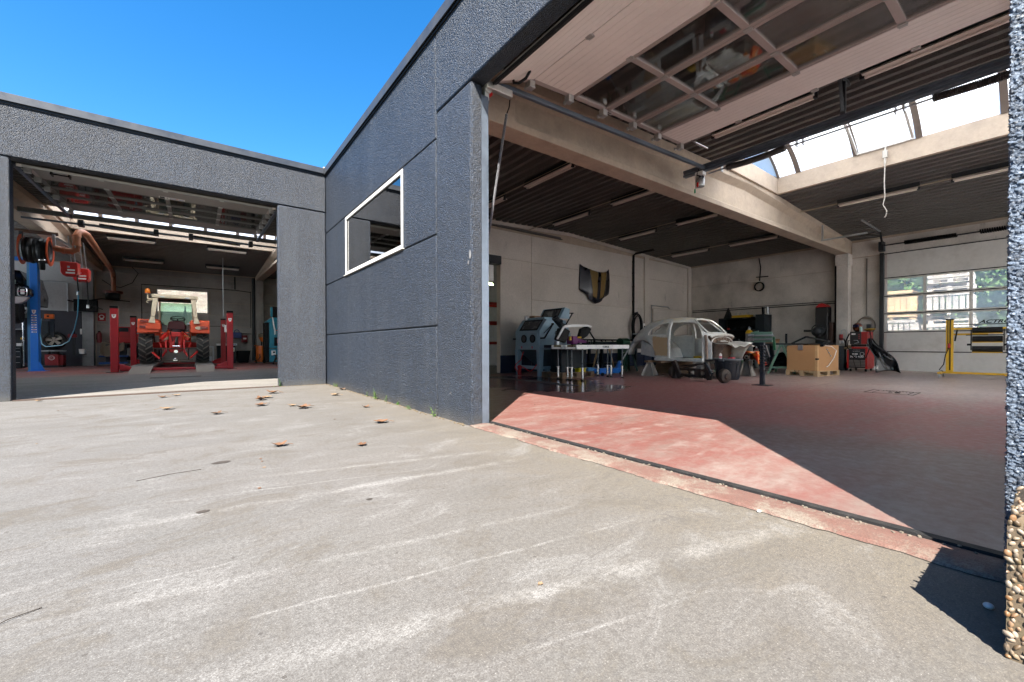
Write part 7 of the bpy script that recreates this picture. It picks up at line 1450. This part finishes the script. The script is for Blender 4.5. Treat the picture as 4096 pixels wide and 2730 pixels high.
MB().box(2.73, 22.4, .1, 3.9, 23.2, .72).build('lower_body', tq, t, .012); MB().box(2.73, 22.4, .76, 3.9, 23.2, 2.0).build('body', tq, t, .012); b = MB(); b.loft([[(2.6, 22.35, 1.98), (3.95, 22.35, 1.98), (3.95, 23.2, 1.98), (2.6, 23.2, 1.98)], [(2.85, 22.5, 2.2), (3.8, 22.5, 2.2), (3.8, 23.1, 2.2), (2.85, 23.1, 2.2)]]); b.build('hood', tq, t, .01); MB().box(2.78, 22.42, 2.22, 2.87, 22.5, 2.68).build('mast', tq, t); MB().box(2.9, 22.6, 2.2, 3.6, 23.0, 2.72).build('housing', black, t); MB().box(2.55, 22.5, .1, 2.725, 23.2, 1.95).build('side_unit', black, t, .01); MB().box(2.92, 22.38, .86, 3.3, 22.4, 1.26).build('recess', black, t); b = MB(); b.cyl((3.04, 22.3, 1.08), (3.3, 22.3, 1.08), .1); b.build('motor', mat('motor red orange', (.5, .04, .015), .4), t); b = MB(); b.tube([(2.86, 22.36, 2.2), (2.9, 22.33, 1.9), (2.97, 22.34, 1.6), (2.98, 22.34, 1.4)], .014); b.tube([(2.86, 22.36, 2.2), (2.88, 22.33, 1.85), (2.93, 22.34, 1.6), (2.93, 22.34, 1.38)], .014); b.build('hose', white, t); MB().box(2.8, 22.36, .42, 2.98, 22.4, .64).build('socket_box', white, t, .006); MB().box(2.86, 22.355, .52, 2.95, 22.36, .6).build('socket_lid', dsteel, t); MB().box(2.95, 22.39, 1.58, 3.2, 22.398, 1.61).build('lettering_strip', mat('red print', (.45, .03, .03), .4), t); rebase(t)
t = thing('jack_stand', 'dark tripod jack stand before the turquoise cabinet', 'stand'); b = MB(); b.cyl((2.96, 22.15, .2), (2.96, 22.15, .42), .04); b.box(2.86, 22.1, .42, 3.06, 22.2, .45)
for a_ in range(4): b.bar((2.96+.16*math.cos(a_*1.57+.7), 22.15+.16*math.sin(a_*1.57+.7), .012), (2.96, 22.15, .38), .035)
b.build('frame', greasy, t); rebase(t)
t = thing('oil_can', 'dark red canister hung on the sooty wall right of the lift', 'canister'); MB().lathe([(.13, 0), (.14, .02), (.14, .34), (.12, .36)], (1.98, 25.55, 1.05), (0, 0, 1), 18).build('can', mat('dull red tin', (.18, .015, .02), .45), t); MB().box(1.92, 25.41, 1.2, 2.06, 25.418, 1.28).build('label', white, t); rebase(t)
t = thing('blue_pump', 'dark blue barrel pump on a low wall shelf right of the lift', 'pump'); b = MB(); b.box(1.45, 25.35, 1.25, 1.85, 25.6, 1.55); b.torus((1.65, 25.45, 1.58), (0, 1, 0), .1, .02); b.build('body', mat('dark blue plastic', (.01, .03, .14), .45), t, .04); b = MB(); b.tube([(1.85, 25.6, 1.5), (2.3, 25.6, 1.48)], .02); b.build('pipe', black, t); rebase(t)
t = thing('control_cabinet', 'low dark cabinet with a small white switch panel right of the lift', 'cabinet'); MB().box(.8, 24.9, .012, 1.55, 25.5, .88).build('body', dk, t, .01); MB().box(.78, 24.88, .88, 1.62, 25.5, .98).build('top', white, t, .006)
for k in range(3): MB().cyl((1.42+.06*k, 24.87, .93), (1.42+.06*k, 24.88, .93), .025, n=12).build('gauge', bluep, t)
MB().box(1.4, 24.87, .58, 1.52, 24.9, .78).build('switch', white, t, .006); MB().box(1.43, 24.865, .64, 1.48, 24.87, .70).build('switch_key', yellowp, t); rebase(t)
t = thing('black_tub', 'black plastic tub on the floor right of the lift', 'tub'); b = MB(); b.loft([[(1.7, 25.0, .012), (2.1, 25.0, .012), (2.1, 25.4, .012), (1.7, 25.4, .012)], [(1.62, 24.9, .62), (2.2, 24.9, .62), (2.2, 25.45, .62), (1.62, 25.45, .62)]]); b.build('body', black, t, .01); rebase(t)
t = thing('grey_bracket', 'pale grey steel bracket beside the right tractor wheel', 'bracket'); MB().box(.58, 23.0, .2, .62, 23.05, .85).box(.40, 23.0, .8, .62, 23.05, .85).box(.42, 22.98, .19, .54, 23.06, .40).build('frame', steel, t); rebase(t)
t = thing('ceiling_cable', 'loose black cable sagging over the sooty back wall left of the window', 'cable'); b = MB(); b.tube([(-2.3, 25.5, 4.45), (-2.1, 25.6, 4.2), (-2.3, 25.6, 3.75), (-2.7, 25.6, 3.5), (-3.0, 25.6, 3.55), (-3.3, 25.6, 3.8)], .014); b.build('cable', black, t); rebase(t)
t = thing('drop_chain', 'thin grey drop tube hanging beside the right front lift post', 'tube'); MB().cyl((.92, 21.5, 4.6), (.92, 21.5, 2.1), .014).build('tube', steel, t); MB().box(.95, 21.4, 1.45, 1.05, 21.5, 1.75).build('box', white, t); rebase(t)
t = thing('floor_grate', 'thin floor joint cover just inside the left doorway', 'drain'); MB().box(-1.0, 14.6, .012, .1, 14.64, .0165).box(-1.0, 14.9, .012, .1, 14.94, .0165).build('frame', mh, t); rebase(t)
t = thing('camera_dome', 'small dark wall lamp on the left facade by the picture edge', 'lamp'); MB().cbox((-3.02, 10.0, 4.42), (.12, .16, .16)).build('casing', black, t, .02); rebase(t)
# ================================================= yard details
# pebble faced bollard block in the right foreground
t = thing('pebble_block', 'mossy pebble faced concrete block at the right edge of the doorway', 'block')
def pebm():
    m, tt, b, o = nodes('river pebbles'); oi = nd(tt, 'ObjectInfo'); p = geo(tt)
    rmp = nd(tt, 'ValToRGB'); e = rmp.color_ramp.elements; e[0].color = (.055, .034, .016, 1); e[1].color = (.13, .10, .07, 1)
    for k, c_ in ((.25, (.10, .078, .05, 1)), (.45, (.05, .045, .038, 1)), (.6, (.12, .055, .018, 1)), (.8, (.20, .175, .145, 1))): x = rmp.color_ramp.elements.new(k); x.color = c_
    tt.links.new(oi.outputs['Random'], rmp.inputs[0])
    c = mixc(tt, mr(tt, nz(tt, p, 60, 4), .4, .75, 0, .6), rmp.outputs[0], (.2, .13, .07))
    c = mixc(tt, mr(tt, nz(tt, p, 7, 4), .55, .7, 0, .7), c, (.2, .16, .03))
    tt.links.new(c, b.inputs['Base Color']); b.inputs['Roughness'].default_value = .55
    return m
PM = pebm(); core = mat('pebble mortar', (.07, .05, .03), .9, 0, .4, 20, .6, 80, .5, (.07, .06, .02))
bx0, bx1, byr, bz = 1.80, 2.30, .088, .405
b = MB(); b.loft([[(bx0+.0, -.6, -.02), (bx1, -.6, -.02), (bx1, byr, -.02), (bx0, byr, -.02)], [(bx0, -.6, .372), (bx1, -.6, .372), (bx1, byr, .372), (bx0, byr, .372)], [(bx0+.035, -.6, bz), (bx1-.02, -.6, bz), (bx1-.02, byr-.03, bz), (bx0+.035, byr-.03, bz)]])
b.build('core', core, t)
pm = []
for k in range(5):
    b = MB(); q = random.Random(k); b.ball((0, 0, 0), (1, .72+.1*(k % 3), .8), 8, 6); b.v = [(x*(1+.12*noise.noise(V((x*2, y*2, z*2+k)))), y, z*(1+.15*noise.noise(V((x*2+5, y, z*2))))) for x, y, z in b.v]
    me_ = b.mesh('pebble'); me_.materials.append(PM); pm.append(me_)
q = random.Random(4); pts = []
def addp(p, n): pts.append((p, n))
tries = 0
while len(pts) < 290 and tries < 30000:
    tries += 1; f_ = q.random()
    if f_ < .72: p = V((bx0, byr-q.uniform(0, .07), q.uniform(.005, .385))); n = V((-1, 0, 0))
    elif f_ < .86: p = V((q.uniform(bx0, bx1-.02), byr, q.uniform(.005, .385))); n = V((0, 1, 0))
    else: p = V((bx0+q.uniform(.0, .2), byr-q.uniform(0.01, .1), bz-.008)); n = V((-.3, 0, 1))
    if p.y < -.14: continue
    if all((p-o_[0]).length > .0125 for o_ in pts): addp(p, n)
for p, n in pts:
    o = bpy.data.objects.new('pebble', q.choice(pm)); C.objects.link(o); o.parent = t; o.location = p-n.normalized()*(.0055 if n.y > .5 else .0015); s_ = q.uniform(.007, .0115)
    o.scale = (s_*q.uniform(.9, 1.35), s_*q.uniform(.75, 1.1), s_*q.uniform(.55, .95)); o.rotation_euler = (q.uniform(0, 6), q.uniform(0, 6), q.uniform(0, 6))
rebase(t)
# small round stone in its shadow and on the kerb
for x, y, r, lab in ((2.09, .14, .016, 'white pebble lying in the shadow of the pebble block'), (2.34, .95, .012, 'small grey stone at the kerb edge')):
    b = MB(); b.ball((x, y, r*.6), (r, r*.85, r*.6), 12, 8); tag(b.build('loose_stone', mat('white stone', (.35,.35,.35), .6)), lab, 'stone')
# dry leaves
lm = [mat('dry leaf brown', (.10, .048, .022), .7, 0, .3, 20), mat('dry leaf tan', (.16, .105, .058), .7, 0, .25, 20), mat('dry leaf dark', (.065, .036, .02), .8, 0, .3, 20)]
def leafmesh(k):
    q = random.Random(k); b = MB(); n = 26; out = []
    for i in range(n):
        a_ = 2*math.pi*i/n; lob = .55+.45*abs(math.cos(2.5*a_))**.7; out.append((lob*math.cos(a_)*.5, lob*math.sin(a_)*.42))
    cu = q.uniform(.25, .8); tw = q.uniform(-.5, .5)
    def lift(x, y): return .12+cu*x*x*1.3+tw*x*y*1.5+.25*abs(y)+.04*noise.noise(V((x*6, y*6, k)))
    b.v = [(0, 0, .06)]+[(x, y, lift(x, y)) for x, y in out]+[(x*.5, y*.5, lift(x*.5, y*.5)*.8) for x, y in out]
    b.f = [(0, n+1+i, n+1+(i+1) % n) for i in range(n)]+[(n+1+i, 1+i, 1+(i+1) % n, n+1+(i+1) % n) for i in range(n)]
    b.bar((-.45, 0, .2), (-.85, .1, .12), .03)
    me_ = b.mesh('dry_leaf', True, False); me_.materials.append(lm[k % 3 if k != 2 else 0]); return me_
lms = [leafmesh(k) for k in range(6)]
LV = [(1.18, 6.38, .20, 'big lobed brown leaf right of the middle of the yard'), (1.10, 6.73, .14, 'curled brown leaf just left of the big lobed leaf'), (1.9, 5.93, .11, 'single brown leaf nearest the window wall'), (1.66, 4.65, .17, 'dark curled leaf on the slab joint'), (1.93, 7.67, .17, 'flat brown leaf below the wall corner'), (2.28, 8.54, .15, 'brown leaf lying against the wall near the corner'), (1.11, 8.73, .24, 'long brown leaf cluster before the tractor doorway'), (.94, 8.04, .18, 'pale leaf of the cluster before the tractor doorway'), (.82, 7.78, .2, 'flat orange brown leaf of the middle cluster'), (.74, 7.04, .19, 'dark edged leaf in front of the middle cluster'), (-.33, 7.44, .17, 'pale cream leaf lying alone at the left'), (.2, 6.53, .14, 'light brown leaf lying alone left of the middle'), (-.46, 9.16, .15, 'brown leaf close to the left doorway'), (-.29, 9.37, .14, 'dark leaf close to the left doorway'), (.57, 4.12, .13, 'brown leaf nearest the camera at left'), (1.15, 3.70, .1, 'small brown leaf nearest the camera at right'), (-2.0, 9.8, .1, 'brown crumb of leaf on the sill of the left doorway')]
for k, (x, y, s_, lab) in enumerate(LV):
    o = bpy.data.objects.new('dry_leaf', lms[k % 6]); C.objects.link(o); o.location = (x, y, .002); o.rotation_euler = (0, 0, q.uniform(0, 6.3)); o.scale = (s_, s_, s_*.75); tag(o, lab, 'leaf', 'dry leaves on the yard')
SL = [(.72, 9.15), (.5, 6.7), (1.33, 8.75), (1.47, 8.8), (1.21, 8.23), (.84, 8.35), (.97, 7.61), (-.6, 8.18), (-1.15, 5.55), (.39, 3.74), (.39, 3.65), (.38, 3.46), (.3, 2.97), (1.3, 5.2), (.1, 8.9), (-1.5, 8.2), (.9, 9.3), (1.8, 9.3), (3.6, 4.9), (3.9, 4.6), (3.5, 4.3), (3.0, 3.6), (3.7, 2.9), (1.0, 1.15)]
for k, (x, y) in enumerate(SL):
    o = bpy.data.objects.new('leaf_scrap', lms[(k*5) % 6]); C.objects.link(o); inn = x > 2.66; o.location = (x, y, .013 if inn else .001); s_ = q.uniform(.015, .034); o.rotation_euler = (0, 0, q.uniform(0, 6.3)); o.scale = (s_, s_, s_*.6); tag(o, 'tiny dry leaf scrap on the sunlit red floor' if inn else 'tiny dry leaf scrap on the yard concrete', 'leaf scrap', 'leaf scraps on the floor' if inn else 'leaf scraps on the yard')
# oil spots: thin stains with their own outline
for x, y, rx, ry, lab in ((.14, 3.81, .06, .04, 'dark brown stain near the slab joint'), (.02, 2.74, .03, .02, 'small dark stain left of the middle'), (.78, 2.38, .018, .014, 'small black spot in the middle of the yard')):
    b = MB(); n = 22; b.v = [(x, y, .0025)]+[(x+rx*math.cos(a_)*(1+.35*noise.noise(V((math.cos(a_)*2, math.sin(a_)*2, x)))), y+ry*math.sin(a_)*(1+.35*noise.noise(V((math.cos(a_)*2, math.sin(a_)*2, y)))), .0025) for a_ in [2*math.pi*i/n for i in range(n)]]; b.f = [(0, 1+i, 1+(i+1) % n) for i in range(n)]
    o = b.build('oil_stain', mat('dried oil', (.03,.024,.019), .7, 0, .4, 30), recalc=False); tag(o, lab, 'stain')
# weeds along the wall foot
wm = [mat('weed green', (.05, .115, .014), .55, 0, .3, 30), mat('weed yellow green', (.10, .165, .02), .55, 0, .3, 30)]
def weed(x, y, h, w_, n, label, seed):
    q = random.Random(seed); t = thing('weed', label, 'weed', 'weeds at the foot of the walls')
    b = MB(); b2 = MB()
    for s_ in range(max(1, n//10)):
        bx_, by_ = x+q.uniform(-.3, .3)*w_, y+q.uniform(-.5, .5)*w_; hh = h*q.uniform(.6, 1); tx, ty = q.uniform(-.25, .1)*h, q.uniform(-.25, .25)*h
        b.tube([(bx_, by_, -.01), (bx_+tx*.4, by_+ty*.4, hh*.5), (bx_+tx, by_+ty, hh)], .003, 4, .0015)
        for k in range(10):
            f_ = (k+1)/10; p = V((bx_+tx*f_, by_+ty*f_, hh*f_*.97)); a_ = k*2.4+q.uniform(-.4, .4); d_ = V((math.cos(a_), math.sin(a_), q.uniform(.1, .7))).normalized(); L = (.035+.3*w_*.35)*(1.1-.6*f_)*q.uniform(.7, 1.2); sd_ = d_.cross(V((0, 0, 1))).normalized()*L*.22; up_ = V((0, 0, -L*.15))
            b2.add([p, p+d_*L*.45+sd_, p+d_*L+up_, p+d_*L*.45-sd_], [(0, 1, 2, 3)])
    b.build('stem', wm[0], t); b2.build('foliage', wm[q.random() > .6], t, recalc=False, smooth=False); return rebase(t)
weed(1.44, 10.05, .20, .08, 20, 'tall weed at the left edge of the door pier beside the tractor doorway', 1); weed(2.33, 9.2, .09, .12, 30, 'low green weed near the inner wall corner', 2); weed(2.34, 7.2, .10, .04, 10, 'thin weed just left of the largest weed', 3); weed(2.33, 6.76, .19, .12, 40, 'largest leafy weed at the foot of the window wall', 4); weed(2.34, 6.33, .10, .04, 10, 'yellowish weed right of the largest weed', 5); weed(2.34, 5.88, .05, .08, 20, 'very low weed patch below the window', 6); weed(2.32, 5.40, .06, .08, 20, 'small bright weed tuft right of the window', 7); weed(2.33, 4.62, .15, .06, 20, 'thin upright weed below the vertical wall joint', 8); weed(1.30, 10.02, .05, .05, 10, 'tiny weed on the sill of the tractor doorway', 9)
b = MB(); q = random.Random(9)
for k in range(420):
    if k < 300: y = 3.9+6.1*q.random(); x = 2.36-abs(q.gauss(0, .03))
    else: y = 10.08-abs(q.gauss(0, .03)); x = 1.4+.96*q.random()
    r = q.uniform(.003, .010); b.cbox((x, y, r*.5), (r*2, r*q.uniform(1, 2), r), Matrix.Rotation(q.uniform(0, 3), 3, 'Z'))
o = b.build('grit', mat('wall foot grit', (.1,.075,.045), .9, 0, .5, 30), kind='stuff', smooth=False); tag(o, 'line of brown grit and moss along the foot of the dark walls', 'grit')
# thin twigs
for x0_, y0_, x1_, y1_, lab in ((-.55, 1.98, -.42, 2.06, 'thin twig on the yard at far left'), (-.32, 3.62, .02, 3.68, 'thin dark twig left of the brown stain')):
    b = MB(); b.tube([(x0_, y0_, .003), ((x0_+x1_)/2, (y0_+y1_)/2+.01, .006), (x1_, y1_, .003)], .0016, 5); tag(b.build('twig', mat('dark twig', (.02, .013, .008), .9)), lab, 'twig')
